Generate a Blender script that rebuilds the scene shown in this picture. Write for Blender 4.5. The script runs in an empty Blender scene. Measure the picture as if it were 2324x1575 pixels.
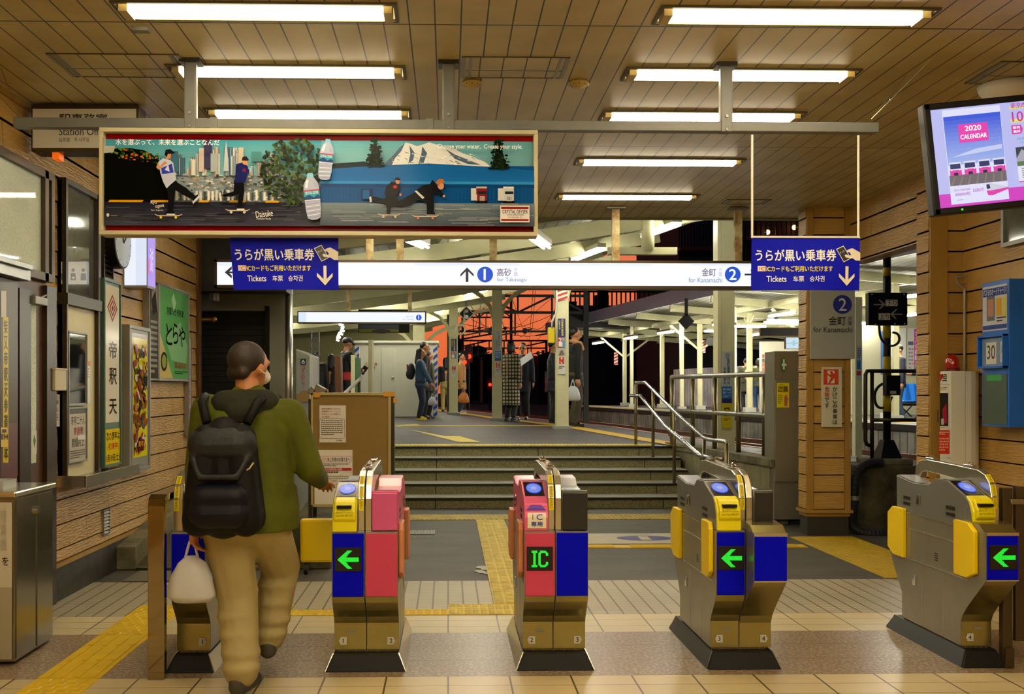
import bpy, math, random
from mathutils import Vector, Matrix
from mathutils.geometry import tessellate_polygon
random.seed(7)
PI = math.pi
sc = bpy.context.scene
COL = sc.collection

# ---------------------------------------------------------------- camera numbers
F, CX, HY, HC = 2259.0, 1069.0, 884.0, 1.403
TH = math.atan(52 / F)
cs, sn = math.cos(TH), math.sin(TH)
def xat(px, Y):                      # X of the ray through column px at distance Y
    k = (px - CX) / F
    return Y * (sn + k * cs) / (cs - k * sn)
def P(px, py, Y):                    # point on the plane y = Y
    x = xat(px, Y)
    return Vector((x, Y, HC - (py - HY) / F * (x * sn + Y * cs)))
def PX(X, px, py):                   # point on the plane x = X
    k = (px - CX) / F
    Y = X * (cs - k * sn) / (sn + k * cs)
    return Vector((X, Y, HC - (py - HY) / F * (X * sn + Y * cs)))
def G(px, py, z=0.0):                # point on the level z
    d = (HC - z) * F / (py - HY)
    k = (px - CX) / F * d
    return Vector((k * cs + d * sn, -k * sn + d * cs, z))

def hexc(h):
    h = h.lstrip('#'); o = []
    for i in (0, 2, 4):
        c = int(h[i:i + 2], 16) / 255
        o.append(c / 12.92 if c <= .04045 else ((c + .055) / 1.055) ** 2.4)
    return (o[0], o[1], o[2], 1.0)

# ---------------------------------------------------------------- materials
MATS = {}
def mat(name, col='888888', rough=.5, metal=0., em=0., emc=None, bump=0., bscale=20., var=0., vscale=6., spec=.5,
        alpha=1., trans=0., stretch=(1, 1, 1), bstretch=None, col2=None, coat=0., bdetail=4):
    if name in MATS: return MATS[name]
    m = bpy.data.materials.new(name); m.use_nodes = True
    nt = m.node_tree; N = nt.nodes; L = nt.links
    b = N['Principled BSDF']
    c = hexc(col) if isinstance(col, str) else col
    b.inputs['Base Color'].default_value = c
    b.inputs['Roughness'].default_value = rough
    b.inputs['Metallic'].default_value = metal
    b.inputs['Specular IOR Level'].default_value = spec
    b.inputs['Coat Weight'].default_value = coat
    if em:
        b.inputs['Emission Color'].default_value = hexc(emc) if emc else c
        b.inputs['Emission Strength'].default_value = em
    if trans: b.inputs['Transmission Weight'].default_value = trans
    if alpha < 1: b.inputs['Alpha'].default_value = alpha
    if var or bump or col2:
        tc = N.new('ShaderNodeTexCoord')
    if var or col2:
        mp = N.new('ShaderNodeMapping'); mp.inputs['Scale'].default_value = stretch
        L.new(tc.outputs['Object'], mp.inputs['Vector'])
        nz = N.new('ShaderNodeTexNoise'); nz.inputs['Scale'].default_value = vscale
        nz.inputs['Detail'].default_value = 5; nz.inputs['Roughness'].default_value = .6
        L.new(mp.outputs['Vector'], nz.inputs['Vector'])
        rp = N.new('ShaderNodeValToRGB')
        c2 = hexc(col2) if col2 else tuple(x * (1 - var) for x in c[:3]) + (1,)
        rp.color_ramp.elements[0].position = .35; rp.color_ramp.elements[1].position = .65
        rp.color_ramp.elements[0].color = c2; rp.color_ramp.elements[1].color = c
        L.new(nz.outputs['Fac'], rp.inputs['Fac'])
        L.new(rp.outputs['Color'], b.inputs['Base Color'])
    if bump:
        mp2 = N.new('ShaderNodeMapping'); mp2.inputs['Scale'].default_value = bstretch or (1, 1, 1)
        L.new(tc.outputs['Object'], mp2.inputs['Vector'])
        n2 = N.new('ShaderNodeTexNoise'); n2.inputs['Scale'].default_value = bscale; n2.inputs['Detail'].default_value = bdetail
        L.new(mp2.outputs['Vector'], n2.inputs['Vector'])
        bp = N.new('ShaderNodeBump'); bp.inputs['Strength'].default_value = bump; bp.inputs['Distance'].default_value = .02
        L.new(n2.outputs['Fac'], bp.inputs['Height']); L.new(bp.outputs['Normal'], b.inputs['Normal'])
    MATS[name] = m
    return m

def print_mat(name, rough=.4, em=0., spec=.5):
    if name in MATS: return MATS[name]
    m = bpy.data.materials.new(name); m.use_nodes = True
    nt = m.node_tree; b = nt.nodes['Principled BSDF']
    a = nt.nodes.new('ShaderNodeAttribute'); a.attribute_name = 'Col'
    nt.links.new(a.outputs['Color'], b.inputs['Base Color'])
    b.inputs['Roughness'].default_value = rough
    b.inputs['Specular IOR Level'].default_value = spec
    if em:
        b.inputs['Specular IOR Level'].default_value = .2; nt.links.remove(nt.links[0]) if len(nt.links) > 9 else None
        nt.links.new(a.outputs['Color'], b.inputs['Emission Color']); nt.links.remove([l for l in nt.links if l.to_socket == b.inputs['Base Color']][0]); b.inputs['Base Color'].default_value = (.02, .02, .02, 1)
        b.inputs['Emission Strength'].default_value = em
    MATS[name] = m
    return m

def grid_mat(name, col, line, lines, rough=.35, var=.12, vscale=3., col2=None, bump=.3, speck=None):
    """lines: list of (axis 0/1/2, period, offset, width)"""
    m = bpy.data.materials.new(name); m.use_nodes = True
    nt = m.node_tree; N = nt.nodes; L = nt.links; b = N['Principled BSDF']
    tc = N.new('ShaderNodeTexCoord'); sp = N.new('ShaderNodeSeparateXYZ'); L.new(tc.outputs['Object'], sp.inputs[0])
    def M(op, a, bb=None, clamp=False):
        n = N.new('ShaderNodeMath'); n.operation = op; n.use_clamp = clamp
        for i, q in enumerate((a, bb)):
            if q is None: continue
            if isinstance(q, (int, float)): n.inputs[i].default_value = q
            else: L.new(q, n.inputs[i])
        return n.outputs[0]
    mask = None
    for ax, per, off, w in lines:
        t = M('ADD', sp.outputs[ax], -off + per * 1000.5)
        t = M('DIVIDE', t, per); t = M('FRACT', t); t = M('SUBTRACT', t, .5); t = M('ABSOLUTE', t)
        t = M('LESS_THAN', t, w / per / 2)
        mask = t if mask is None else M('MAXIMUM', mask, t)
    nz = N.new('ShaderNodeTexNoise'); nz.inputs['Scale'].default_value = vscale; nz.inputs['Detail'].default_value = 6
    L.new(tc.outputs['Object'], nz.inputs['Vector'])
    rp = N.new('ShaderNodeValToRGB'); c = hexc(col)
    rp.color_ramp.elements[0].position = .38; rp.color_ramp.elements[1].position = .62
    rp.color_ramp.elements[0].color = hexc(col2) if col2 else tuple(x * (1 - var) for x in c[:3]) + (1,)
    rp.color_ramp.elements[1].color = c
    L.new(nz.outputs['Fac'], rp.inputs['Fac'])
    colout = rp.outputs['Color']
    if speck:
        n3 = N.new('ShaderNodeTexNoise'); n3.inputs['Scale'].default_value = speck[1]; n3.inputs['Detail'].default_value = 2
        L.new(tc.outputs['Object'], n3.inputs['Vector'])
        r3 = N.new('ShaderNodeValToRGB'); r3.color_ramp.elements[0].position = .45; r3.color_ramp.elements[1].position = .6
        L.new(n3.outputs['Fac'], r3.inputs['Fac'])
        mx3 = N.new('ShaderNodeMixRGB'); mx3.inputs['Color2'].default_value = hexc(speck[0])
        L.new(r3.outputs['Color'], mx3.inputs['Fac']); L.new(colout, mx3.inputs['Color1']); colout = mx3.outputs['Color']
    if mask is not None:
        mx = N.new('ShaderNodeMixRGB'); mx.inputs['Color2'].default_value = hexc(line)
        L.new(mask, mx.inputs['Fac']); L.new(colout, mx.inputs['Color1'])
        L.new(mx.outputs['Color'], b.inputs['Base Color'])
        inv = M('SUBTRACT', 1.0, mask)
        bp = N.new('ShaderNodeBump'); bp.inputs['Strength'].default_value = bump; bp.inputs['Distance'].default_value = .004
        L.new(inv, bp.inputs['Height']); L.new(bp.outputs['Normal'], b.inputs['Normal'])
    else: L.new(colout, b.inputs['Base Color'])
    b.inputs['Roughness'].default_value = rough
    MATS[name] = m
    return m

# ---------------------------------------------------------------- objects
def tag(o, label=None, cat=None, group=None, kind=None):
    if label: o['label'] = label
    if cat: o['category'] = cat
    if group: o['group'] = group
    if kind: o['kind'] = kind
    return o
def thing(name, label, cat, loc=(0, 0, 0), group=None):
    o = bpy.data.objects.new(name, None); COL.objects.link(o)
    o.location = loc; o.empty_display_size = .1
    return tag(o, label, cat, group)
def chain_off(p):
    v = Vector((0, 0, 0))
    while p is not None:
        v += Vector(p.location); p = p.parent
    return v
def copy_tree(o, parent=None):
    c = o.copy(); COL.objects.link(c)
    if parent: c.parent = parent
    for ch in list(o.children): copy_tree(ch, c)
    return c

FONTCACHE = {}
def text_mesh(s, bold=0.):
    key = (s, bold)
    if key in FONTCACHE: return FONTCACHE[key]
    cu = bpy.data.curves.new('t', 'FONT'); cu.body = s; cu.size = 1.; cu.offset = bold; cu.resolution_u = 3
    ob = bpy.data.objects.new('t', cu); COL.objects.link(ob)
    dg = bpy.context.evaluated_depsgraph_get()
    me = bpy.data.meshes.new_from_object(ob.evaluated_get(dg))
    vs = [tuple(v.co) for v in me.vertices]; fs = [tuple(p.vertices) for p in me.polygons]
    bpy.data.objects.remove(ob); bpy.data.curves.remove(cu); bpy.data.meshes.remove(me)
    if vs:
        x0 = min(v[0] for v in vs); x1 = max(v[0] for v in vs); y0 = min(v[1] for v in vs); y1 = max(v[1] for v in vs)
    else: x0 = y0 = 0; x1 = y1 = 1
    FONTCACHE[key] = (vs, fs, x0, x1, y0, y1)
    return FONTCACHE[key]

def soft(path, n=3):
    p = [Vector(q) for q in path]
    for _ in range(n):
        o = [p[0]]
        for a, c in zip(p[:-1], p[1:]): o += [a.lerp(c, .25), a.lerp(c, .75)]
        p = o + [p[-1]]
    return p
class MB:
    def __init__(s): s.v = []; s.f = []; s.m = []; s.c = []; s.M = None; s.mi = 0; s.col = None; s.tf = None
    def add(s, vs, fs):
        b = len(s.v)
        if s.M is not None: vs = [s.M @ Vector(v) for v in vs]
        s.v += [tuple(v) for v in vs]
        for f in fs: s.f.append(tuple(i + b for i in f)); s.m.append(s.mi); s.c.append(s.col)
        return s
    def box(s, x0, x1, y0, y1, z0, z1):
        if x0 > x1: x0, x1 = x1, x0
        if y0 > y1: y0, y1 = y1, y0
        if z0 > z1: z0, z1 = z1, z0
        return s.add([(x0, y0, z0), (x1, y0, z0), (x1, y1, z0), (x0, y1, z0), (x0, y0, z1), (x1, y0, z1), (x1, y1, z1), (x0, y1, z1)],
              [(0, 3, 2, 1), (4, 5, 6, 7), (0, 1, 5, 4), (1, 2, 6, 5), (2, 3, 7, 6), (3, 0, 4, 7)])
    def bar(s, a, b, w, h=None, up=(0, 0, 1)):
        h = h or w; a = Vector(a); b = Vector(b); d = (b - a).normalized(); u = Vector(up)
        if abs(d.dot(u)) > .95: u = Vector((0, 1, 0))
        r = d.cross(u).normalized() * w / 2; t = r.cross(d).normalized() * h / 2
        vs = [a - r - t, a + r - t, a + r + t, a - r + t, b - r - t, b + r - t, b + r + t, b - r + t]
        return s.add(vs, [(0, 1, 2, 3), (7, 6, 5, 4), (0, 4, 5, 1), (1, 5, 6, 2), (2, 6, 7, 3), (3, 7, 4, 0)])
    def cyl(s, a, b, r, r2=None, n=14):
        r2 = r if r2 is None else r2
        a = Vector(a); b = Vector(b); d = (b - a).normalized()
        u = Vector((1, 0, 0)) if abs(d.x) < .8 else Vector((0, 1, 0))
        p = d.cross(u).normalized(); q = d.cross(p)
        vs = []
        for c, rr in ((a, r), (b, r2)):
            for i in range(n):
                t = 2 * PI * i / n; vs.append(c + (p * math.cos(t) + q * math.sin(t)) * rr)
        fs = [(i, i + n, (i + 1) % n + n, (i + 1) % n) for i in range(n)]
        fs += [tuple(range(n)), tuple(range(2 * n - 1, n - 1, -1))]
        return s.add(vs, fs)
    def tube(s, path, r, n=8, closed=False):
        pts = [Vector(p) for p in path]; vs = []; m = len(pts); pr = None
        for i, p in enumerate(pts):
            if closed: d = pts[(i + 1) % m] - pts[i - 1]
            else: d = pts[min(i + 1, m - 1)] - pts[max(i - 1, 0)]
            d.normalize()
            if pr is None:
                u = Vector((0, 0, 1)) if abs(d.z) < .9 else Vector((1, 0, 0)); pr = d.cross(u).normalized()
            else:
                pr = (pr - d * pr.dot(d)).normalized()
            q = d.cross(pr)
            rr = r[i] if isinstance(r, (list, tuple)) else r
            for k in range(n):
                t = 2 * PI * k / n; vs.append(p + (pr * math.cos(t) + q * math.sin(t)) * rr)
        fs = []
        for i in range(m if closed else m - 1):
            j = (i + 1) % m
            for k in range(n): fs.append((i * n + k, i * n + (k + 1) % n, j * n + (k + 1) % n, j * n + k))
        if not closed: fs += [tuple(range(n - 1, -1, -1)), tuple((m - 1) * n + k for k in range(n))]
        return s.add(vs, fs)
    def ball(s, c, rx, ry=None, rz=None, nu=16, nv=10, R=None):
        ry = ry or rx; rz = rz or rx; c = Vector(c); vs = []
        for j in range(1, nv):
            for i in range(nu):
                a = 2 * PI * i / nu; b = PI * j / nv
                v = Vector((rx * math.sin(b) * math.cos(a), ry * math.sin(b) * math.sin(a), rz * math.cos(b)))
                if R: v = R @ v
                vs.append(c + v)
        t = Vector((0, 0, rz)); 
        if R: t = R @ t
        vs += [c + t, c - t]; T = len(vs) - 2; B = T + 1; fs = []
        for j in range(nv - 2):
            for i in range(nu):
                fs.append((j * nu + i, (j + 1) * nu + i, (j + 1) * nu + (i + 1) % nu, j * nu + (i + 1) % nu))
        for i in range(nu):
            fs.append((T, i, (i + 1) % nu)); fs.append((B, (nv - 2) * nu + (i + 1) % nu, (nv - 2) * nu + i))
        return s.add(vs, fs)
    def cap(s, a, b, r, r2=None, n=12):         # capsule
        r2 = r if r2 is None else r2
        a = Vector(a); b = Vector(b); d = b - a
        if d.length < 1e-5: return s.ball(a, r)
        d.normalize(); path = []; rr = []
        for t in (.02, .35, .7, 1.0): path.append(a - d * r * math.cos(t * PI / 2)); rr.append(max(.0008, r * math.sin(t * PI / 2)))
        for t in (1.0, .7, .35, .02): path.append(b + d * r2 * math.cos(t * PI / 2)); rr.append(max(.0008, r2 * math.sin(t * PI / 2)))
        return s.tube(path, rr, n)
    def prism(s, pts, ax, a, b):
        """pts 2D in the other two axes (order x,y,z without ax), extruded a..b along ax"""
        def mk(p, t):
            l = list(p); l.insert(ax, t); return tuple(l)
        n = len(pts); vs = [mk(p, a) for p in pts] + [mk(p, b) for p in pts]
        tr = tessellate_polygon([[Vector((p[0], p[1], 0)) for p in pts]])
        fs = [tuple(t) for t in tr] + [tuple(i + n for i in reversed(t)) for t in tr]
        fs += [(i, (i + 1) % n, (i + 1) % n + n, i + n) for i in range(n)]
        return s.add(vs, fs)
    def poly(s, pts):
        n = len(pts)
        return s.add(pts, [tuple(range(n))])
    def lathe(s, prof, c=(0, 0, 0), n=24):
        vs = []; c = Vector(c)
        for r, z in prof:
            for i in range(n): a = 2 * PI * i / n; vs.append(c + Vector((r * math.cos(a), r * math.sin(a), z)))
        m = len(prof); fs = []
        for j in range(m - 1):
            for i in range(n): fs.append((j * n + i, j * n + (i + 1) % n, (j + 1) * n + (i + 1) % n, (j + 1) * n + i))
        fs += [tuple(range(n - 1, -1, -1)), tuple((m - 1) * n + i for i in range(n))]
        return s.add(vs, fs)
    def build(s, name, mats, parent=None, smooth=False, bevel=0., remesh=0., sm=0, label=None, cat=None, group=None, kind=None, rec=True):
        off = chain_off(parent); orig = Vector((0, 0, 0))
        if parent is None and not kind:
            # origin at the base centre of a one-mesh thing
            xs = [v[0] for v in s.v]; ys = [v[1] for v in s.v]; zs = [v[2] for v in s.v]
            orig = Vector(((min(xs) + max(xs)) / 2, (min(ys) + max(ys)) / 2, min(zs))); off = orig
        me = bpy.data.meshes.new(name)
        me.from_pydata([(v[0] - off.x, v[1] - off.y, v[2] - off.z) for v in s.v], [], s.f)
        if not isinstance(mats, (list, tuple)): mats = [mats]
        for m in mats: me.materials.append(m)
        if len(mats) > 1: me.polygons.foreach_set('material_index', s.m)
        if any(c is not None for c in s.c):
            at = me.color_attributes.new('Col', 'FLOAT_COLOR', 'CORNER'); buf = []
            for p, c in zip(me.polygons, s.c):
                buf += list(c or (1, 1, 1, 1)) * len(p.vertices)
            at.data.foreach_set('color', buf)
        me.update(); me.validate()
        if rec and not any(c is not None for c in s.c):
            import bmesh
            bm = bmesh.new(); bm.from_mesh(me); bmesh.ops.recalc_face_normals(bm, faces=bm.faces); bm.to_mesh(me); bm.free()
        o = bpy.data.objects.new(name, me); COL.objects.link(o); o.location = orig
        if parent: o.parent = parent
        if smooth: me.polygons.foreach_set('use_smooth', [True] * len(me.polygons))
        if bevel:
            b = o.modifiers.new('b', 'BEVEL'); b.width = bevel; b.segments = 2; b.limit_method = 'ANGLE'; b.angle_limit = .6
        if remesh:
            r = o.modifiers.new('r', 'REMESH'); r.mode = 'VOXEL'; r.voxel_size = remesh; r.use_smooth_shade = True
            if sm: q = o.modifiers.new('s', 'SMOOTH'); q.factor = .5; q.iterations = sm
            dg = bpy.context.evaluated_depsgraph_get()
            nm = bpy.data.meshes.new_from_object(o.evaluated_get(dg)); o.modifiers.clear()
            o.data = nm; nm.polygons.foreach_set('use_smooth', [True] * len(nm.polygons))
            if not nm.materials:
                for m in mats: nm.materials.append(m)
        return tag(o, label, cat, group, kind)

class Art(MB):
    """flat printing on a surface; fn(u, v, lift) -> world point; u, v are photo pixels or any frame"""
    def __init__(s, fn, base=.001, step=.00025):
        super().__init__(); s.fn = fn; s.o = base; s.step = step
    def nxt(s): s.o += s.step
    def pg(s, pts, c):
        s.col = hexc(c); 
        tr = tessellate_polygon([[Vector((p[0], p[1], 0)) for p in pts]]) if len(pts) > 4 else [tuple(range(len(pts)))]
        s.add([s.fn(p[0], p[1], s.o) for p in pts], [tuple(t) for t in tr]); s.nxt(); return s
    def rc(s, x0, y0, x1, y1, c): return s.pg([(x0, y0), (x1, y0), (x1, y1), (x0, y1)], c)
    def grad(s, x0, y0, x1, y1, c0, c1, n=12):
        a = hexc(c0); b = hexc(c1)
        for i in range(n):
            t = (i + .5) / n; s.col = tuple(a[k] * (1 - t) + b[k] * t for k in range(3)) + (1,)
            ya = y0 + (y1 - y0) * i / n; yb = y0 + (y1 - y0) * (i + 1) / n
            s.add([s.fn(x0, ya, s.o), s.fn(x1, ya, s.o), s.fn(x1, yb, s.o), s.fn(x0, yb, s.o)], [(0, 1, 2, 3)])
        s.nxt(); return s
    def el(s, cx, cy, rx, ry, c, n=28, rot=0.):
        pts = []
        for i in range(n):
            a = 2 * PI * i / n; x = rx * math.cos(a); y = ry * math.sin(a)
            pts.append((cx + x * math.cos(rot) - y * math.sin(rot), cy + x * math.sin(rot) + y * math.cos(rot)))
        s.col = hexc(c); s.add([s.fn(p[0], p[1], s.o) for p in pts], [tuple(range(n))]); s.nxt(); return s
    def ln(s, pts, w, c):
        for (x0, y0), (x1, y1) in zip(pts[:-1], pts[1:]):
            dx, dy = x1 - x0, y1 - y0; l = math.hypot(dx, dy) or 1; nx, ny = -dy / l * w / 2, dx / l * w / 2
            s.col = hexc(c); s.add([s.fn(x0 + nx, y0 + ny, s.o), s.fn(x1 + nx, y1 + ny, s.o), s.fn(x1 - nx, y1 - ny, s.o), s.fn(x0 - nx, y0 - ny, s.o)], [(0, 1, 2, 3)])
        s.nxt(); return s
    def tx(s, t, x0, y0, x1, y1, c, bold=0., rot=0., fit=True):
        """text fitted into the box x0..x1, y0..y1 (v grows downward)"""
        if bold:
            d_ = bold * abs(y1 - y0) * .55
            for q, w in ((-d_, 0), (d_, 0), (0, -d_), (0, d_)): s.tx(t, x0 + q * (1 if x1 > x0 else -1), y0 + w, x1 + q, y1 + w, c, 0, rot, fit); s.o -= s.step * .7
            return s
        vs, fs, a0, a1, b0, b1 = text_mesh(t)
        if not vs: return s
        if t in ('1', 'I', '!', 'l') : fit = False
        if not fit:
            w_ = abs(y1 - y0) * (a1 - a0) / (b1 - b0); xm_ = (x0 + x1) / 2; x0, x1 = xm_ - w_ / 2, xm_ + w_ / 2; fit = True
        sx = (x1 - x0) / (a1 - a0); sy = (y1 - y0) / (b1 - b0)
        if not fit: sx = math.copysign(min(abs(sx), abs(sy)), sx); sy = math.copysign(abs(sx), sy)
        s.col = hexc(c); out = []; mx, my = (x0 + x1) / 2, (y0 + y1) / 2
        for v in vs:
            u = x0 + (v[0] - a0) * sx; w = y1 - (v[1] - b0) * sy
            if rot: du, dw = u - mx, w - my; u = mx + du * math.cos(rot) - dw * math.sin(rot); w = my + du * math.sin(rot) + dw * math.cos(rot)
            out.append(s.fn(u, w, s.o))
        s.add(out, fs); s.nxt(); return s
    def vt(s, t, xc, y0, y1, w, c, bold=0.):      # vertical text
        h = (y1 - y0) / len(t)
        for i, ch in enumerate(t):
            if ch == ' ': continue
            yy = y0 + i * h
            if ch == 'ー': s.rc(xc - w * .06, yy + h * .1, xc + w * .06, yy + h * .9, c); continue
            k = .5 if ch in 'っッゃャュ・' else .86
            s.tx(ch, xc - w / 2 * k, yy + h * (1 - k) / 2, xc + w / 2 * k, yy + h - h * (1 - k) / 2, c, bold)
        return s
    def fake(s, x0, y0, x1, y1, rows, c, h=.5):  # body copy too small to read
        rh = (y1 - y0) / rows
        for r in range(rows):
            x = x0; yy = y0 + r * rh
            end = x1 if r < rows - 1 else x0 + (x1 - x0) * .6
            while x < end:
                w = abs(rh) * random.uniform(.35, .8) * (1 if x1 > x0 else -1)
                s.col = hexc(c)
                s.add([s.fn(x, yy, s.o), s.fn(min(x + w, end), yy, s.o), s.fn(min(x + w, end), yy + rh * h, s.o), s.fn(x, yy + rh * h, s.o)], [(0, 1, 2, 3)])
                x += w * 1.35
        s.nxt(); return s
    def out(s, name='print', parent=None, m=None, **k):
        return s.build(name, m or PRINT, parent, **k)
def onY(Y): return lambda u, v, o: P(u, v, Y - o)
def onX(X, sgn=1): return lambda u, v, o: (lambda q: Vector((q.x + sgn * o, q.y, q.z)))(PX(X, u, v))
def onZ(z): return lambda u, v, o: (lambda q: Vector((q.x, q.y, z + o)))(G(u, v, z))

PRINT = print_mat('printed_ink', .35)
GLOW = print_mat('backlit_print', .4, 1.22)
SCREEN = print_mat('screen_picture', .3, 1.15)
LEDP = print_mat('led_print', .5, 2.2)
# colours
STEEL = mat('brushed_steel', '9a9890', .28, .9, bump=.03, bscale=60, bstretch=(1, 1, 30), var=.12, vscale=4)
STEELF = mat('polished_steel', 'd6d0bd', .2, .9, bump=.02, bscale=8)
CHROME = mat('chrome', 'd0d0d0', .08, 1.)
DKSTEEL = mat('dark_steel', '3a352c', .35, .7)
BRONZE = mat('bronze_frame', '4a3d2c', .4, .6)
BLACK = mat('black_plastic', '080808', .45, spec=.25)
RUBBER = mat('black_rubber', '101010', .7)
WHITE = mat('white_paint', 'e8e4da', .4)
CREAM = mat('cream_paint', 'cfcba2', .45, var=.08)
CREAMG = mat('cream_steel_paint', 'b9b68f', .5, var=.15, vscale=3)
GREYP = mat('grey_paint', '77786f', .45, var=.1)
YEL = mat('yellow_plastic', 'e8c800', .35)
YEL2 = mat('yellow_flap_pad', 'f2d200', .42)
PINKM = mat('pink_metal', 'd95f8c', .3, .2)
PINKP = mat('pink_panel', 'c03860', .35)
BLUEP = mat('blue_panel', '0003c8', .4, spec=.08)
CLAD = mat('tan_siding', 'b8934f', .42, bump=.4, bscale=4, bstretch=(3, 3, 20), bdetail=1, col2='a07c3c', vscale=2.)
CLADT = mat('tan_trim', 'a27d38', .4, var=.1)
WOOD = mat('brown_wood', '4a2c12', .45, var=.3, vscale=4, stretch=(1, 1, .1))
CONC = mat('concrete', '777058', .85, bump=.4, bscale=25, col2='4c4830', vscale=3.)
CONCD = mat('mossy_concrete', '5b5636', .9, bump=.5, bscale=14, col2='211f12', vscale=2.5)
ASPH = mat('asphalt', '4c4a42', .6, bump=.3, bscale=80, col2='3a3832', vscale=1.2, stretch=(1, 3, 1))
GLASSD = mat('dark_glass', '20251f', .05, 0, spec=.9, coat=.6)
FROST = mat('frosted_glass', 'c2c8b2', .3, bump=.7, bscale=60, coat=.4, em=.12, emc='c8d0b0')  # faint emission added so the panes look lit
TAC = mat('yellow_tactile', 'd9b60a', .55, var=.15, vscale=8)
TAC2 = mat('pale_tactile', 'd8c25a', .6, col2='b59f3e', vscale=9)
SKINM = mat('skin', 'c98f68', .5)
# ================================================================= HALL
WL, WR = -2.60, 4.14          # wall planes
CZ = 3.158                    # ceiling height
def floor_piece(name, m, x0, x1, y0, y1, z=0., th=.2):
    b = MB(); b.box(x0, x1, y0, y1, z - th, z); return b.build(name, m, kind='structure')
TILE = grid_mat('cream_floor_tile', 'cdbb90', '4b3d22', [(0, .3, 0., .009), (1, .155, 4.87, .005)], .3, .1, 2.)
TILE2 = grid_mat('cream_floor_tile_far', 'd0c29a', '55482c', [(0, .3, 0., .008), (1, .153, 5.74, .005)], .35, .1, 2.)
GROOV = grid_mat('grooved_floor_tile', 'b9b19a', '5d5540', [(0, .1, 0., .011), (1, .0275, 6.2, .006)], .45, .12, 2.)
GRAN = grid_mat('brown_granite_tile', '79654f', '3a2e20', [(1, .29, 4.87, .006)], .3, .15, 3., speck=('a18f78', 55.))
floor_piece('floor', TILE, -2.7, 6.2, -4.5, 4.87)
floor_piece('floor', GRAN, -2.7, 6.2, 4.87, 5.74)
floor_piece('floor', TILE2, -2.7, 4.2, 5.74, 6.2)
floor_piece('floor', GROOV, -2.7, 4.2, 6.2, 7.3)
floor_piece('floor', ASPH, -2.7, 4.9, 7.3, 13.0, -.003)

# siding: lapped boards
def siding(b, ax, plane, u0, u1, z0, z1, nrm, holes=(), course=.165, lap=.012, joint=None, zoff=0.):
    k0 = math.floor((z0 - zoff) / course); z = zoff + k0 * course
    while z < z1 - 1e-4:
        a, t = max(z, z0), min(z + course, z1)
        segs = [(u0, u1)]
        for h0, h1, hz0, hz1 in holes:
            if hz0 < t - .01 and hz1 > a + .01:
                ns = []
                for s0, s1 in segs:
                    if h1 <= s0 or h0 >= s1: ns.append((s0, s1)); continue
                    if h0 > s0: ns.append((s0, h0))
                    if h1 < s1: ns.append((h1, s1))
                segs = ns
        for s0, s1 in segs:
            def q(u, o, zz): return (plane + nrm * o, u, zz) if ax == 0 else (u, plane + nrm * o, zz)
            gp = .011
            b.add([q(s0, lap, a + gp), q(s1, lap, a + gp), q(s1, .003, t), q(s0, .003, t), q(s0, 0, a + gp), q(s1, 0, a + gp), q(s0, 0, a), q(s1, 0, a),
                   q(s0, -.002, t), q(s1, -.002, t)],
                  [(0, 1, 2, 3), (0, 1, 5, 4), (4, 5, 7, 6), (0, 3, 8, 4), (1, 2, 9, 5)]); b.m[-4] = b.m[-3] = 1  # lip underside and groove get the dark colour as painted shade
            if joint:
                u = math.ceil(s0 / joint) * joint + (.45 if int(round(z / course)) % 2 else 0)
                while u < s1:
                    b.add([q(u, lap + .0005, a + gp), q(u + .004, lap + .0005, a + gp), q(u + .004, .0035, t), q(u, .0035, t)], [(0, 1, 2, 3)])
                    b.m[-1] = 1; u += joint
        z += course
JOINT_SHADE = mat('joint_and_groove_shade', '3c2810', .8, spec=.1)  # dark vertical joints, and shade painted into the course grooves
# left wall
w = MB(); w.box(WL - .15, WL, -4.5, 10.35, -.05, 3.3); w.m = [2] * len(w.m)
siding(w, 0, WL, -4.5, 10.30, .25, 3.158, 1, joint=1.8)
w.build('wall_left', [CLAD, JOINT_SHADE, CLADT], kind='structure', rec=False)
b = MB(); b.box(WL, WL + .022, 5.0, 10.3, 0, .225); b.build('baseboard_left', mat('dark_plinth', '34322a', .5, bump=.2, bscale=10, col2='201f19'), kind='structure')
b = MB(); b.box(WL, WL + .03, 5.0, 10.3, .225, .252); b.build('trim_1', CLADT, kind='structure')
b = MB(); b.box(WL - .02, WL + .035, 10.3, 10.42, .0, 3.158); b.box(WL-.15, WL, 10.35, 10.42, 0, 3.158); b.build('trim_2', mat('brown_door_trim', '5e3a12', .4), kind='structure')
b = MB(); b.box(WL, WL + .02, -4.5, 10.3, 3.12, 3.158); b.build('trim_3', CLADT, kind='structure')
# right wall near the camera, its return, the beam over the opening
w = MB(); w.box(WR, WR + .15, -4.5, 7.9, -.05, 3.3); w.m = [2] * 6
siding(w, 0, WR, -4.5, 7.9, .0, 3.158, -1, zoff=.03)
w.build('wall_right', [CLAD, JOINT_SHADE, CLADT], kind='structure', rec=False)
w = MB(); w.box(3.92, WR + .15, 7.9, 8.1, -.05, 3.3); w.m = [2] * 6
siding(w, 1, 7.9, 3.97, WR, .0, 3.158, -1, zoff=.03)
w.build('wall_return', [CLAD, JOINT_SHADE, CLADT], kind='structure', rec=False)
w = MB(); w.box(3.86, 4.0, 7.88, 8.12, 0, 3.158); w.m = [2] * 6
siding(w, 0, 3.86, 7.9, 8.1, .0, 3.158, -1, zoff=.03)
w.build('wall_corner', [CLAD, JOINT_SHADE, CLADT], kind='structure', rec=False)
w = MB(); w.box(3.87, 4.02, 8.12, 9.5, 2.61, 3.158); w.m = [2] * 6
siding(w, 0, 3.87, 8.12, 9.5, 2.62, 3.158, -1, zoff=.1, course=.18, joint=.9)
w.build('wall_over_opening', [CLAD, JOINT_SHADE, CLADT], kind='structure', rec=False)
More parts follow.
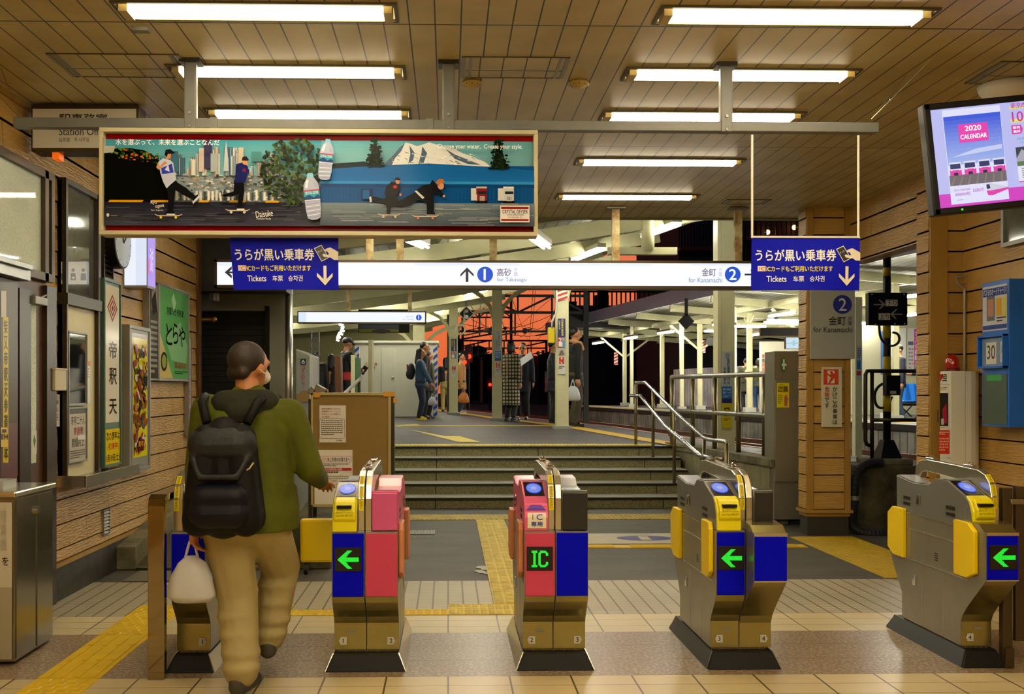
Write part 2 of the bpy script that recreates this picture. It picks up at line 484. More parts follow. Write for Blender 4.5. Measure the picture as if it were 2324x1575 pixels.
# pillar
w = MB(); w.box(3.45, 3.87, 9.5, 9.72, .18, 3.158); w.m = [2] * 6
siding(w, 0, 3.45, 9.51, 9.71, .24, 3.158, -1, zoff=.08, lap=.009)
siding(w, 1, 9.5, 3.515, 3.81, .24, 3.158, -1, zoff=.08, lap=.009)
w.box(3.45, 3.51, 9.488, 9.5, .24, 3.158); w.m[-6:] = [2] * 6
w.box(3.815, 3.872, 9.488, 9.5, .24, 3.158); w.m[-6:] = [2] * 6
w.box(3.43, 3.89, 9.47, 9.74, .215, .245); w.m[-6:] = [2] * 6
w.box(3.46, 3.86, 9.51, 9.71, -.02, .215); w.m[-6:] = [3] * 6
w.build('wall_pillar', [CLAD, JOINT_SHADE, CLADT, mat('pillar_plinth', '2b2921', .6)], kind='structure', rec=False)
# added wall behind the camera on the open street side, pale to bounce light
w = MB(); w.box(-2.7, 6.3, -4.6, -4.5, 0, 3.2); w.build('wall_back_bounce', mat('back_wall_bounce_paint', 'b8ac90', .7), kind='structure')
w = MB(); w.box(WR + .15, 6.3, -4.5, 7.9, 0, 3.2)

# ceiling with holes for the recessed lamps
PANEL = grid_mat('ceiling_panel', 'bfb083', '281f0e', [(0, .124, .062, .007), (1, 2.37, 4.79, .012)], .4, .1, 2.5, col2='ad9d6c', bump=.6)
LW, LD = 1.27, .20
fix = []      # centres
for Y, xl, xr in ((4.63, None, None), (5.50, None, None), (6.34, None, None), (7.62, None, None), (9.0, None, None)):
    fix.append((-.88, Y)); fix.append((1.62, Y))
extra = [(-.88, 3.2), (1.62, 3.2), (-.88, 1.6), (1.62, 1.6), (-.88, 0.), (1.62, 0.), (3.4, 2.4), (-.88, -2.), (1.62, -2.), (-.88, 2.4), (1.62, 2.4), (1.62, .8), (-.88, .8), (3.4, .0), (-.88, -1.), (1.62, -1.)]  # added unseen lamps that brighten camera-facing surfaces from the front
allfix = fix + extra
xs = sorted({-2.7, 4.3} | {round(x + s * LW / 2, 4) for x, y in allfix for s in (-1, 1)})
ys = sorted({-4.5, 10.12} | {round(y + s * LD / 2, 4) for x, y in allfix for s in (-1, 1)})
c = MB()
for i in range(len(xs) - 1):
    for j in range(len(ys) - 1):
        mx, my = (xs[i] + xs[i + 1]) / 2, (ys[j] + ys[j + 1]) / 2
        if any(abs(mx - x) < LW / 2 and abs(my - y) < LD / 2 for x, y in allfix): continue
        c.add([(xs[i], ys[j], CZ), (xs[i], ys[j + 1], CZ), (xs[i + 1], ys[j + 1], CZ), (xs[i + 1], ys[j], CZ)], [(0, 1, 2, 3)])
c.build('ceiling', PANEL, kind='structure', rec=False)
b = MB(); b.box(-2.7, 4.3, 10.12, 10.2, CZ - .012, CZ + .25); b.build('trim_4', mat('ceiling_edge_shade', '6f6a35', .5), kind='structure')  # olive tone paints the shaded last strip of ceiling panels
b = MB(); b.box(-2.75, 4.3, -4.6, 10.2, CZ + .24, CZ + .3); b.build('roof_slab', mat('roof_slab', '555555', .8), kind='structure')

HOUS = mat('lamp_housing', 'efe6c8', .5)
HOUSD = mat('lamp_rim', '4d4530', .5)
TUBE = mat('lit_tube', 'fff4dc', .4, em=38., emc='ffedc8')
def make_lamp(x, y, label, group):
    t = thing('ceiling_light', label, 'light', (x, y, CZ), group)
    b = MB(); X0, X1, Y0, Y1 = x - LW / 2, x + LW / 2, y - LD / 2, y + LD / 2; z0, z1 = CZ - .004, CZ + .085
    b.add([(X0, Y0, z0), (X1, Y0, z0), (X1, Y1, z0), (X0, Y1, z0), (X0 + .02, Y0 + .03, z1), (X1 - .02, Y0 + .03, z1), (X1 - .02, Y1 - .03, z1), (X0 + .02, Y1 - .03, z1)],
          [(0, 1, 5, 4), (1, 2, 6, 5), (2, 3, 7, 6), (3, 0, 4, 7), (4, 5, 6, 7)])
    b.build('housing', HOUS, t, rec=False)
    b = MB()
    for q in ((X0 - .012, X1 + .012, Y0 - .012, Y0 + .004), (X0 - .012, X1 + .012, Y1 - .004, Y1 + .012), (X0 - .012, X0 + .004, Y0, Y1), (X1 - .004, X1 + .012, Y0, Y1)):
        b.box(*q, CZ - .012, CZ + .002)
    b.build('rim', HOUSD, t)
    for q in (X0 + .012, X1 - .052): b = MB(); b.box(q, q + .04, y - .06, y + .06, CZ - .03, CZ + .06); b.build('socket', mat('lamp_socket', 'b7a878', .5), t)
    for q in (-.035, .035):
        b = MB(); b.cyl((X0 + .05, y + q, CZ - .012), (X1 - .05, y + q, CZ - .012), .0165, n=10); b.build('tube', TUBE, t, smooth=True)
    return t
names = ['first', 'second', 'third', 'fourth', 'fifth']
lab = {}
for i in range(5):
    for s, side in ((0, 'left'), (1, 'right')):
        lab[i * 2 + s] = 'recessed twin tube ceiling light, %s from the front in the %s row' % (names[i], side)
lamp0 = None
for i, (x, y) in enumerate(allfix):
    L = lab.get(i, 'added unseen twin tube ceiling light that brightens the gate fronts')
    gp = 'recessed ceiling lights' if i < 10 else 'added unseen ceiling lights over the entrance'
    if lamp0 is None: lamp0 = make_lamp(x, y, L, gp)
    else:
        c = copy_tree(lamp0); c.location = (x, y, CZ); c['label'] = L; c['group'] = gp

# ceiling hatches and detectors
ALU = mat('hatch_aluminium', '8c8b85', .4, .5)
def hatch(px0, px1, py0, py1, label):
    a = G(px0, py0, CZ); b2 = G(px1, py1, CZ); x0, x1 = sorted((a.x, b2.x)); y0, y1 = sorted((a.y, b2.y))
    t = thing('ceiling_hatch', label, 'hatch', ((x0 + x1) / 2, (y0 + y1) / 2, CZ), 'ceiling hatches')
    b = MB(); b.box(x0, x1, y0, y1, CZ - .003, CZ + .01); b.build('hatch_panel', PANEL, t)
    for q, w in ((x0, 1), (x1, -1)): b = MB(); b.box(q, q + w * .02, y0, y1, CZ - .008, CZ); b.box(q + w * .04, q + w * .055, y0, y1, CZ - .008, CZ); b.build('hatch_edge', ALU, t)
    b = MB()
    for q in ((x0, x1, y0 - .006, y0), (x0, x1, y1, y1 + .006)): b.box(*q, CZ - .006, CZ)
    b.build('hatch_joint', HOUSD, t)
hatch(165, 405, 172, 123, 'rectangular ceiling hatch at the left, beyond the grey plate')
hatch(1046, 1294, 174, 130, 'rectangular ceiling hatch in the middle between the two light rows')
hatch(1636, 1752, 462, 453, 'small ceiling hatch near the outer edge of the ceiling above the blue banner')
hatch(2190, 2420, 188, 140, 'rectangular ceiling hatch at the right above the hanging screen')
for px, l in ((1071, 'left'), (1313, 'right')):
    g = G(px, 185, CZ)
    t = thing('smoke_detector', 'round cream smoke detector at the %s corner of the middle ceiling hatch' % l, 'detector', g, 'smoke detectors')
    b = MB(); b.lathe([(.001, -.0005), (.055, -.001), (.062, -.018), (.035, -.02), (.03, -.034), (.001, -.038)][::-1], g, 24)
    b.build('detector_body', mat('aged_plastic', 'b39a4e', .5), t, smooth=True)
    b = MB()
    for q in range(8): a = q * PI / 4; b.box(g.x + .045 * math.cos(a) - .003, g.x + .045 * math.cos(a) + .003, g.y + .045 * math.sin(a) - .003, g.y + .045 * math.sin(a) + .003, g.z - .022, g.z - .017)
    b.build('detector_slot', DKSTEEL, t)
g = G(319, 62, CZ); b = MB(); b.box(g.x - .04, g.x + .04, g.y - .02, g.y + .03, CZ - .02, CZ)
b.build('junction_box', GREYP, label='small grey metal plate on the ceiling seam near the first left light', cat='plate')

# ---------------------------------------------------------------- grey hanging beam
YB = 5.34
BEAM = mat('grey_beam_paint', '6e706c', .45, bump=.1, bscale=30, var=.15)
t = thing('hanging_rail', 'long grey steel rail hung from the ceiling by three posts', 'rail', (0, YB, 2.8))
a, c = P(35, 270, YB), P(1990, 302, YB)
b = MB(); b.box(a.x, c.x, YB - .03, YB + .03, 2.790, 2.842); b.build('crossbar', BEAM, t, bevel=.004)
for px in (435, 1018, 1645):
    x = xat(px, YB)
    b = MB(); b.box(x - .028, x + .028, YB - .038, YB + .022, 2.786, CZ - .02)
    b.box(x - .033, x + .033, YB - .034, YB - .028, 2.84, CZ - .02)
    po = b.build('hanger_post', BEAM, t, bevel=.003)
    b = MB(); b.box(x - .055, x + .055, YB - .05, YB + .05, CZ - .022, CZ); b.build('ceiling_plate', DKSTEEL, po)
    b = MB(); b.cyl((x, YB - .046, 2.868), (x, YB - .036, 2.868), .008, n=8); b.cyl((x, YB - .046, 2.797), (x, YB - .036, 2.797), .006, n=8); b.build('bolt', ALU, po)
for px in (488, 975): x = xat(px, YB); b = MB(); b.box(x - .02, x + .02, YB - .036, YB + .036, 2.786, 2.846); b.build('joint_sleeve', BEAM, t)
WIRE = mat('steel_wire', 'a8a493', .4, .8)
a = P(1978, 270, YB); b = MB()
for q in (G(2125, 123, CZ), G(2056, 172, CZ)): b.tube([a, q], .0022, 5)
b.ball(a.lerp(G(2125, 123, CZ), .3), .007, nu=8, nv=6); b.build('brace_wire', WIRE, label='pair of thin brace wires from the ceiling to the right end of the grey rail', cat='wire')
a = P(46, 268, YB); b = MB()
for q in (G(2, 155, CZ), G(-10, 210, CZ)): b.tube([a, q], .0022, 5)
b.build('brace_wire', WIRE, label='thin brace wire from the ceiling to the left end of the grey rail', cat='wire')

# ---------------------------------------------------------------- advertising board
YA = 5.24
t = thing('advertising_board', 'long framed drinking water billboard with skateboarders hung from the grey rail', 'billboard', (xat(725, YA), YA, 2.2))
a, c = P(231, 294, YA), P(1219, 537, YA); ztop, zbot = a.z, c.z - .004
b = MB(); fw = .022
b.box(a.x, c.x, YA, YA + .07, zbot, ztop); b.build('board_box', CREAMG, t)
b = MB()
for q in ((a.x, c.x, ztop - fw, ztop), (a.x, c.x, zbot, zbot + fw), (a.x, a.x + fw, zbot + fw, ztop - fw), (c.x - fw, c.x, zbot + fw, ztop - fw)):
    b.box(q[0], q[1], YA - .045, YA, q[2], q[3])
b.build('frame', mat('cream_frame', 'c9c3a0', .4, var=.12, vscale=5), t, bevel=.003)
def adfn(u, v, o):      # poster plane squared up to the frame
    x0, x1 = xat(231, YA), xat(1219, YA)
    x = x0 + (u - 231) / 988 * (x1 - x0); z = ztop + (v - 295) / (537.5 - 295) * (zbot - ztop)
    return Vector((x, YA - o, z))
A = Art(adfn, .001, .00012)
A.rc(240, 303, 1211, 527, '8c0f12')
A.grad(240, 317, 727, 400, '3d93ab', '7fb8c2', 12)
A.grad(727, 317, 1211, 400, '5fa8ba', '8fc4cb', 10)
# city
A.rc(240, 400, 727, 462, '8d99a0')
rnd = random.Random(3)
for i in range(46):
    x = rnd.uniform(385, 628); h = rnd.uniform(8, 46); w_ = rnd.uniform(5, 12)
    if 440 < x < 540: h += 14
    cc = rnd.choice(['b9bfc2', '5f7486', 'd4d2c8', '8fa0ad', '40607a', 'a39a92', '6d8ea0', 'c4c8cc', '786a70'])
    A.rc(x, 392 - h, x + w_, 400, cc)
    for k in range(2): A.rc(x + 1 + k * w_ / 2, 394 - h, x + 2 + k * w_ / 2, 398, rnd.choice(['6b7884', 'dfe3e4', '4d5b68']))
A.rc(462, 322, 481, 384, '3a3a5e'); A.rc(466, 318, 478, 324, '34345a')
A.pg([(510, 345), (513, 322), (516, 345), (519, 390), (507, 390)], 'b9c5cc')
A.rc(478, 350, 493, 392, '9faeb5'); A.rc(452, 338, 463, 392, 'c5b7b0'); A.rc(390, 345, 405, 392, '3c6c86'); A.rc(541, 336, 552, 392, 'c2b9a8'); A.rc(570, 345, 592, 368, '3f7f86')
for i in range(330):
    x = rnd.uniform(388, 640); y = rnd.uniform(396, 458)
    A.o += 0; w_ = rnd.uniform(2, 9); h = rnd.uniform(1.5, 4)
    A.rc(x, y, x + w_, y + h, rnd.choice(['dfe2e0', '5d6e78', '8e9ca2', '2f4650', 'c8cbc4', 'a8b4b6', '405a60', 'b79a86'])); A.o -= A.step * .8
A.nxt()
for i in range(26): A.rc(400 + i * 9, 434 + rnd.uniform(0, 6), 405 + i * 9, 458, rnd.choice(['e6e6e0', 'cdd3d2', '3a4a50']))
# hedge left
A.pg([(240, 348), (252, 344), (270, 341), (300, 340), (330, 345), (345, 352), (362, 366), (378, 386), (392, 410), (396, 462), (240, 462)], '060806')
for i in range(90):
    x = rnd.uniform(255, 372); y = 338 + (x - 255) * .16 + rnd.uniform(-2, 22)
    A.el(x, y, rnd.uniform(1.5, 4), rnd.uniform(1.2, 3), rnd.choice(['2e5a1c', '4a7a22', '1c3812', 'd0521c', '5d8a2e', '16280e']), 6); A.o -= A.step * .8
A.nxt()
A.pg([(240, 336), (266, 336), (262, 350), (240, 352)], 'b7b9b4')
# road left
A.grad(240, 462, 727, 516, '1b1c2a', '3d3f4e', 8)
for i in range(60):
    x = rnd.uniform(242, 690); y = rnd.uniform(465, 514); A.rc(x, y, x + rnd.uniform(20, 70), y + 1.2, rnd.choice(['2a2c3a', '454756', '12131d', '555868'])); A.o -= A.step * .8
A.nxt()
for x0, x1 in ((250, 330), (345, 398), (452, 478), (520, 560), (602, 636)): A.pg([(x0 + 4, 458), (x1, 458), (x1 - 4, 463), (x0, 463)], 'd9a017')
# tree between halves
for i in range(420):
    a1 = rnd.uniform(0, 2 * PI); rr = math.sqrt(rnd.random())
    x = 668 + 78 * rr * math.cos(a1); y = 392 + 76 * rr * math.sin(a1)
    if y < 318 or x > 728: continue
    A.el(x, y, rnd.uniform(3, 7), rnd.uniform(2, 5), rnd.choice(['1f360d', '2c4711', '101f08', '35511a', '16290b', '0a1506', '4a5c1c']), 6, rot=rnd.uniform(0, 3)); A.o -= A.step * .8
A.nxt()
A.rc(240, 317, 241, 516, '111111')
# right half
A.rc(727, 378, 1211, 466, '0d4d92')
A.pg([(727, 384), (870, 378), (970, 373), (1090, 376), (1211, 389), (1211, 400), (727, 400)], '1560ad')
A.pg([(727, 384), (760, 374), (825, 369), (860, 378), (727, 388)], '1c2a34')
A.grad(727, 400, 1211, 420, '1560ad', '1a6cbb', 4)
A.rc(727, 414, 1211, 420, '2f86cf'); A.rc(727, 421, 1211, 428, '0d3f7c')
for i in range(60): A.rc(730 + i * 8, 428, 731 + i * 8, 464, '0e447f'); A.o -= A.step * .9
A.nxt()
# mountain
A.pg([(868, 378), (890, 356), (905, 338), (920, 326), (930, 328), (945, 334), (958, 330), (972, 325), (990, 330), (1010, 338), (1030, 340), (1050, 350), (1075, 358), (1100, 370), (1112, 380), (970, 373)], 'dfe5ea')
for pts in ([(868, 378), (890, 356), (905, 338), (918, 327), (910, 345), (895, 362), (888, 378)], [(928, 332), (940, 350), (936, 366), (925, 374), (930, 352)], [(957, 334), (968, 350), (960, 372), (948, 374), (955, 350)],
            [(1010, 340), (1030, 352), (1050, 360), (1090, 376), (1060, 374), (1030, 362)]):
    A.pg(pts, '4b6480')
for i in range(50):
    x = rnd.uniform(885, 1095); y = rnd.uniform(346, 374); A.pg([(x, y), (x + rnd.uniform(5, 16), y + rnd.uniform(3, 8)), (x + 2, y + 3)], rnd.choice(['5d7188', '8fa2b4', 'c8d2dc', 'ffffff'])); A.o -= A.step * .8
A.nxt()
# conifers
for cx_, top, w_, bot in ((850, 318, 34, 382), (1131, 318, 38, 386)):
    A.pg([(cx_, top), (cx_ + w_ * .5, bot), (cx_ - w_ * .5, bot)], '101c16')
    for i in range(110):
        tt = rnd.random(); y = top + (bot - top) * tt; x = cx_ + rnd.uniform(-1, 1) * w_ * (.25 + .65 * tt) * .75
        A.el(x, y, rnd.uniform(2, 5), rnd.uniform(1.5, 3), rnd.choice(['0e1a12', '16281a', '1e3322', '0a120c']), 6); A.o -= A.step * .8
    A.nxt()
# ground right
A.grad(727, 464, 1211, 516, '6d7f8e', '3f4a5a', 8)
for i in range(70):
    x = rnd.uniform(730, 1140); y = rnd.uniform(467, 514); A.rc(x, y, x + rnd.uniform(20, 90), y + 1, rnd.choice(['8796a2', '55636f', '3d4856', 'a3adb5'])); A.o -= A.step * .8
A.nxt()
# doors, trucks
A.rc(820, 432, 846, 457, '0a3264'); A.rc(823, 435, 838, 455, '1f5a9e')
for x0, c1, c2 in ((1067, '7c2024', 'b9b9bd'), (1128, 'c4ccd4', 'e6eaee')):
    A.rc(x0 + 0, 430, x0 + 16, 458, 'cfd4d8'); A.rc(x0 + 12, 427, x0 + 36, 444, c1); A.rc(x0 + 12, 426, x0 + 36, 430, c2)
    A.rc(x0 + 14, 441, x0 + 36, 462, c1); A.rc(x0 + 16, 437, x0 + 35, 443, '1c2630'); A.rc(x0 + 20, 448, x0 + 31, 458, 'c8ccd0')
    for k in range(4): A.rc(x0 + 21 + k * 2.6, 449, x0 + 22 + k * 2.6, 457, '3a4048')
    A.rc(x0 + 12, 459, x0 + 38, 464, '1a1c20'); A.el(x0 + 17, 461, 3, 3, '0d0d0f', 10); A.el(x0 + 34, 461, 3, 3, '0d0d0f', 10)
# skateboarders
def board_(x0, x1, y, wy):
    A.pg([(x0 - 5, y - 3), (x0 + 2, y), (x1 - 2, y), (x1 + 5, y - 3), (x1 + 4, y - 1), (x1 - 2, y + 2.4), (x0 + 2, y + 2.4), (x0 - 4, y - 1)], 'c9b6a6')
    for q in (.18, .82): A.el(x0 + (x1 - x0) * q, y + 5, 3, 3, wy, 10)
board_(362, 414, 494, 'd6d020')
A.pg([(383, 412), (400, 408), (408, 420), (430, 434), (450, 452), (444, 460), (420, 448), (404, 438), (400, 470), (397, 490), (385, 490), (388, 460), (384, 432)], '101216')
A.pg([(441, 458), (455, 448), (458, 452), (443, 469)], 'd8dadc'); A.pg([(440, 456), (453, 447), (455, 450), (443, 463)], '15161a'); A.rc(383, 486, 402, 492, '121317'); A.rc(384, 491, 403, 493.5, 'e4e4e4')
A.pg([(366, 374), (376, 366), (392, 370), (399, 376), (402, 398), (406, 414), (394, 424), (384, 434), (376, 418), (370, 398)], 'b9c2dc')
A.pg([(372, 388), (396, 378), (400, 398), (374, 402)], '2f3fae'); A.pg([(380, 392), (388, 380), (391, 396)], 'd0d4e4')
A.pg([(366, 374), (361, 386), (366, 392), (386, 376), (380, 372), (369, 384)], 'c58a64')
A.el(388, 360, 6, 8, 'c4885e', 16, rot=.2); A.pg([(380, 356), (382, 347), (392, 345), (399, 350), (404, 354), (396, 356)], '14161a'); A.pg([(379, 356), (388, 354), (384, 364)], '0c0c0e')
board_(520, 566, 482, 'd0d0c8')
A.pg([(535, 414), (556, 414), (558, 440), (552, 476), (542, 476), (545, 446), (530, 452), (512, 452), (506, 448), (534, 440)], '0e0f14'); A.rc(541, 474, 557, 481, '181a20'); A.rc(541, 479, 558, 482, 'e8e8e8'); A.pg([(501, 444), (505, 442), (508, 462), (503, 462)], 'd8d8d8')
A.pg([(540, 378), (556, 374), (566, 384), (566, 400), (560, 420), (537, 420), (538, 396)], '1a2060'); A.el(558, 392, 5, 4, '7a1f3a', 12); A.pg([(560, 384), (570, 392), (574, 396), (570, 402), (562, 396)], '1a2060')
A.el(559, 372, 6, 8, 'c98d66', 16); A.pg([(552, 370), (554, 362), (562, 360), (568, 368), (566, 371)], '17181c'); A.rc(569, 386, 574, 398, '9fc4e4'); A.el(571, 399, 2.4, 3, 'c98d66', 8)
board_(862, 904, 491, 'c8bdb0')
A.pg([(878, 446), (892, 438), (898, 446), (904, 460), (898, 470), (886, 476), (884, 490), (877, 490), (878, 470), (868, 466), (848, 462), (842, 452), (850, 450), (872, 456)], '0e0f13')
A.pg([(876, 428), (888, 416), (902, 418), (908, 432), (900, 446), (880, 452), (872, 444)], '14151b'); A.el(896, 428, 5, 4, 'b8282c', 10); A.el(902, 416, 5, 6, 'c08a66', 12); A.pg([(894, 412), (900, 406), (908, 410), (906, 414)], '101114'); A.pg([(838, 452), (842, 450), (844, 462), (839, 464)], 'd0d0d0'); A.el(908, 446, 2.5, 3, 'c98d66', 8)
board_(938, 990, 494, 'c87848')
A.pg([(940, 440), (960, 430), (984, 436), (982, 452), (984, 476), (982, 490), (968, 490), (967, 466), (950, 458), (930, 470), (908, 474), (882, 470), (880, 462), (900, 462), (920, 452)], '0d0e12')
A.pg([(942, 436), (960, 424), (985, 420), (996, 434), (1006, 444), (1002, 450), (988, 442), (982, 450), (962, 446)], '101116'); A.pg([(940, 438), (944, 436), (962, 452), (958, 456)], 'cfd3dc')
A.el(999, 426, 7, 8, 'c98d66', 16); A.pg([(988, 418), (994, 410), (1004, 410), (1008, 418), (1000, 418), (994, 426)], 'b06a30'); A.pg([(974, 422), (980, 412), (988, 420), (984, 430)], '0f1014'); A.rc(967, 486, 986, 492, '15161a'); A.rc(967, 491, 987, 493, 'b0b0b0'); A.pg([(876, 460), (884, 468), (882, 482), (876, 476)], '15161a'); A.el(1006, 449, 3, 3, 'd09a74', 8)
# bottles
def bottle(cx_, cy_, rot, s=1.):
    def q(pts, cc):
        A.pg([(cx_ + (x * math.cos(rot) - y * math.sin(rot)) * s, cy_ + (x * math.sin(rot) + y * math.cos(rot)) * s) for x, y in pts], cc)
    q([(-6, -54), (6, -54), (7, -44), (-7, -44)], '7fc4e8')
    q([(-7, -45), (7, -45), (15, -32), (18, -18), (17, 30), (14, 48), (6, 52), (-6, 52), (-14, 48), (-17, 30), (-18, -18), (-15, -32)], 'aab6d8')
    q([(-10, -38), (-4, -40), (-9, -20), (-14, -22)], 'f4f6ff'); q([(6, -36), (12, -28), (13, -20), (8, -22)], '9fa8cc')
    for k in range(7): q([(-15, 16 + k * 5), (15, 14 + k * 5), (15, 15.4 + k * 5), (-15, 17.4 + k * 5)], ['8f9ac4', 'f0f2fa'][k % 2])
    q([(-18, -16), (18, -16), (18, -13.5), (-18, -13.5)], 'c02838'); q([(-18, -13.5), (18, -13.5), (17.5, 6), (-17.5, 6)], '2b93b8')
    q([(-17.5, 0), (-6, -5), (4, 2), (12, -4), (17.5, 0), (17.5, 6), (-17.5, 6)], '123f7c'); q([(-17.5, 6), (17.5, 6), (17.5, 8.4), (-17.5, 8.4)], 'e8e8f0')
    x0, y0 = cx_ + (-9 * math.sin(rot) * -1) * s, cy_ - 9 * s
    A.tx('CRYSTAL GEYSER', cx_ + 8 * math.sin(rot) * s - 15 * s, cy_ - 12 * s, cx_ + 8 * math.sin(rot) * s + 15 * s, cy_ - 6 * s, 'dff2f6', .02, rot)
bottle(741, 368, .1, .88); bottle(710, 452, -.1, 1.0)
A.tx('水を選ぶって、未来を選ぶことなんだ', 272, 324, 503, 337, 'ffffff', .02)
A.tx('Choose your water,  Create your style.', 991, 331, 1183, 344, 'ffffff', .02)
A.tx('Ryo', 350, 462, 364, 472, 'f0f0f0'); A.tx('sagawa', 360, 472, 380, 480, 'f0f0f0', rot=-.15); A.tx('Ryo Sagawa', 351, 482, 378, 486, 'dddddd', .02)
A.tx('Daisuke', 584, 484, 622, 498, 'f0f0f0', rot=-.1); A.tx('Daisuke Ikeda', 586, 500, 618, 504, 'dddddd', .02)
A.el(255, 495, 3, 4, 'dddddd'); A.fake(262, 496, 285, 498, 1, 'bbbbbb')
A.rc(1133, 470, 1199, 508, 'e8e4e4'); A.rc(1135, 473, 1197, 478, '8c1418'); A.rc(1135, 501, 1197, 505, '8c1418')
A.tx('CRYSTAL GEYSER', 1138, 480, 1195, 488, '14161c', .03); A.tx('ALPINE SPRING WATER', 1148, 490, 1186, 493, '14161c', .02); A.tx('クリスタルガイザー', 1150, 495, 1184, 499, '14161c', .02); A.fake(1134, 466, 1199, 468.4, 1, 'e8e8e8')
A.out('poster', t, print_mat('glossy_poster', .14, spec=.06))

# ---------------------------------------------------------------- blue banners
def banner(pts, Y, label, rods=None, tilt=0.):
    (x0, y0), (x1, y1) = pts
    a, c = P(x0, y0, Y), P(x1, y1, Y)
    t = thing('ticket_banner', label, 'banner', ((a.x + c.x) / 2, Y, c.z), 'blue ticket banners')
    b = MB(); n = 14; vs = []
    def wob(u, v): return .008 * math.sin(u * 5 + v * 2) * (.3 + v)
    for i in range(n + 1):
        for j in range(5):
            u, v = i / n, j / 4; vs.append((a.x + (c.x - a.x) * u + tilt * v * (1 - u), Y + wob(u, v), a.z + (c.z - a.z) * v))
    fs = [(i * 5 + j, (i + 1) * 5 + j, (i + 1) * 5 + j + 1, i * 5 + j + 1) for i in range(n) for j in range(4)]
    k = len(vs); vs += [(v[0], v[1] + .004, v[2]) for v in vs]; fs += [tuple(q + k for q in reversed(f)) for f in fs]
    b.add(vs, fs); b.build('sheet', mat('blue_banner_cloth', '0f16c2', .45, spec=.1, var=.12, vscale=3.), t, smooth=True)
    def fn(u, v, o):       # u 0..245, v 0..120
        x = a.x + tilt * (v / 120) * (1 - u / 245) + (c.x - a.x) * u / 245; return Vector((x, Y + wob(u / 245, v / 120) - .002 - o, a.z + (c.z - a.z) * v / 120))
    A = Art(fn, .001, .0002)
    A.tx('うらが黒い乗車券', 9, 28, 190, 54, 'ffffff', .035)
    A.rc(14, 65, 32, 77, 'f4e9e6'); A.tx('I', 17, 68, 20, 75, '888888', .04); A.tx('C', 21, 68, 30, 75, 'd03018', .06)
    A.tx('ICカードもご利用いただけます', 34, 65, 182, 78, 'f2e21c', .03)
    A.tx('Tickets', 34, 88, 78, 101, 'ffffff', .02); A.tx('车票', 93, 88, 117, 101, 'ffffff', .01); A.tx('승차권', 130, 88, 163, 101, 'ffffff', .01)
    A.pg([(190, 27), (207, 19), (224, 48), (207, 57)], 'f0ead8'); A.pg([(192, 28), (206.5, 21), (222, 47.5), (207.5, 55)], '141414'); A.tx('きっぷ', 198, 31, 209, 36, 'e8e8e8', rot=-.5)
    A.pg([(212, 46), (209, 42), (212, 39), (220, 42), (224, 40), (220, 34), (214, 34), (213, 31), (220, 27), (227, 25), (236, 30), (245, 35), (245, 53), (235, 53), (228, 48), (218, 47)], 'efe8d4')
    A.pg([(211, 66), (218, 66), (218, 96), (232, 82), (232, 90), (214.5, 110), (196, 90), (196, 82), (211, 96)], 'efe8d4')
    A.out('lettering', t)
    if rods:
        for px in rods:
            x = xat(px, Y); b = MB(); b.cyl((x, Y, a.z - .005), (x, Y, 2.778), .0065, n=8); b.build('hanging_rod', WHITE, t)
    b = MB(); b.box(a.x, c.x, Y - .006, Y + .008, a.z - .004, a.z + .006); b.build('top_rail', WHITE, t)
banner(((521, 536), (768, 658)), 5.29, 'blue ticket banner hanging under the left part of the billboard', tilt=.02)
banner(((1706, 538), (1951, 659)), 5.34, 'blue ticket banner hung by two white rods from the right end of the grey rail', rods=(1707, 1948))

# ---------------------------------------------------------------- station office sign
YS = 6.13
t = thing('office_sign', 'black framed Station Office sign box under the ceiling at the left wall', 'sign', (xat(190, YS), YS, 2.86))
a, c = P(66, 237, YS), P(315, 345, YS)
b = MB(); b.box(a.x + .012, c.x, YS, YS + .15, c.z, a.z); b.build('sign_box', BRONZE, t, bevel=.004)
a2, c2 = P(74, 247, YS), P(309, 335, YS)
A = Art(onY(YS), .002)
A.rc(74, 247, 309, 336, 'cfcabd'); A.tx('駅事務室', 134, 258, 243, 281, '1c1a16', .03); A.tx('Station Office', 134, 290, 246, 307, '2a2824', .01); A.tx('站务室', 133, 312, 159, 322, '333333'); A.tx('역 사무실', 168, 312, 202, 322, '333333')
A.out('sign_face', t)
b = MB(); q = P(123, 357, YS); b.box(q.x - .02, q.x + .02, YS + .02, YS + .1, c.z - .04, c.z); b.build('orange_lamp', mat('orange_lamp', 'e06010', .4, em=.8), t)
# ================================================================= TICKET GATES
YELHEAD = mat('yellow_head', 'e6d90a', .3)
HEADG = mat('grey_head', '777879', .35, .4, bump=.02, bscale=40)
HEADD = mat('dark_head_edge', '2c2d2e', .35, .3)
HEADW = mat('light_top_plate', 'a9aebb', .25, .4)
LEGM = mat('brass_toned_steel', 'a09660', .24, .85, bump=.02, bscale=5, var=.1)
SIDEM = mat('side_steel', '9a968b', .36, .7, bump=.03, bscale=50, bstretch=(1, 1, 25), var=.1)
LEDB = mat('led_board', '050505', .35)
YM = 5.36
SKD = mat('dark_skirt', '4a4d52', .35, .5)
def mir(pts): return [(2 * YM - y, z) for y, z in pts]
HEADP = [(5.77, .70), (5.775, .902), (5.57, .877), (5.38, .884), (5.32, .921), (5.18, .926), (5.0, .863)]
FRONT = [(4.965, .835), (4.94, .78), (4.93, .70)]
def arrow_pts(cx_, cy_, s):
    return [(cx_ - s, cy_), (cx_ - .05 * s, cy_ - s * .95), (cx_ + .42 * s, cy_ - s * .95), (cx_ - .18 * s, cy_ - .27 * s), (cx_ + s, cy_ - .27 * s), (cx_ + s, cy_ + .27 * s), (cx_ - .18 * s, cy_ + .27 * s), (cx_ + .42 * s, cy_ + s * .95), (cx_ - .05 * s, cy_ + s * .95)]
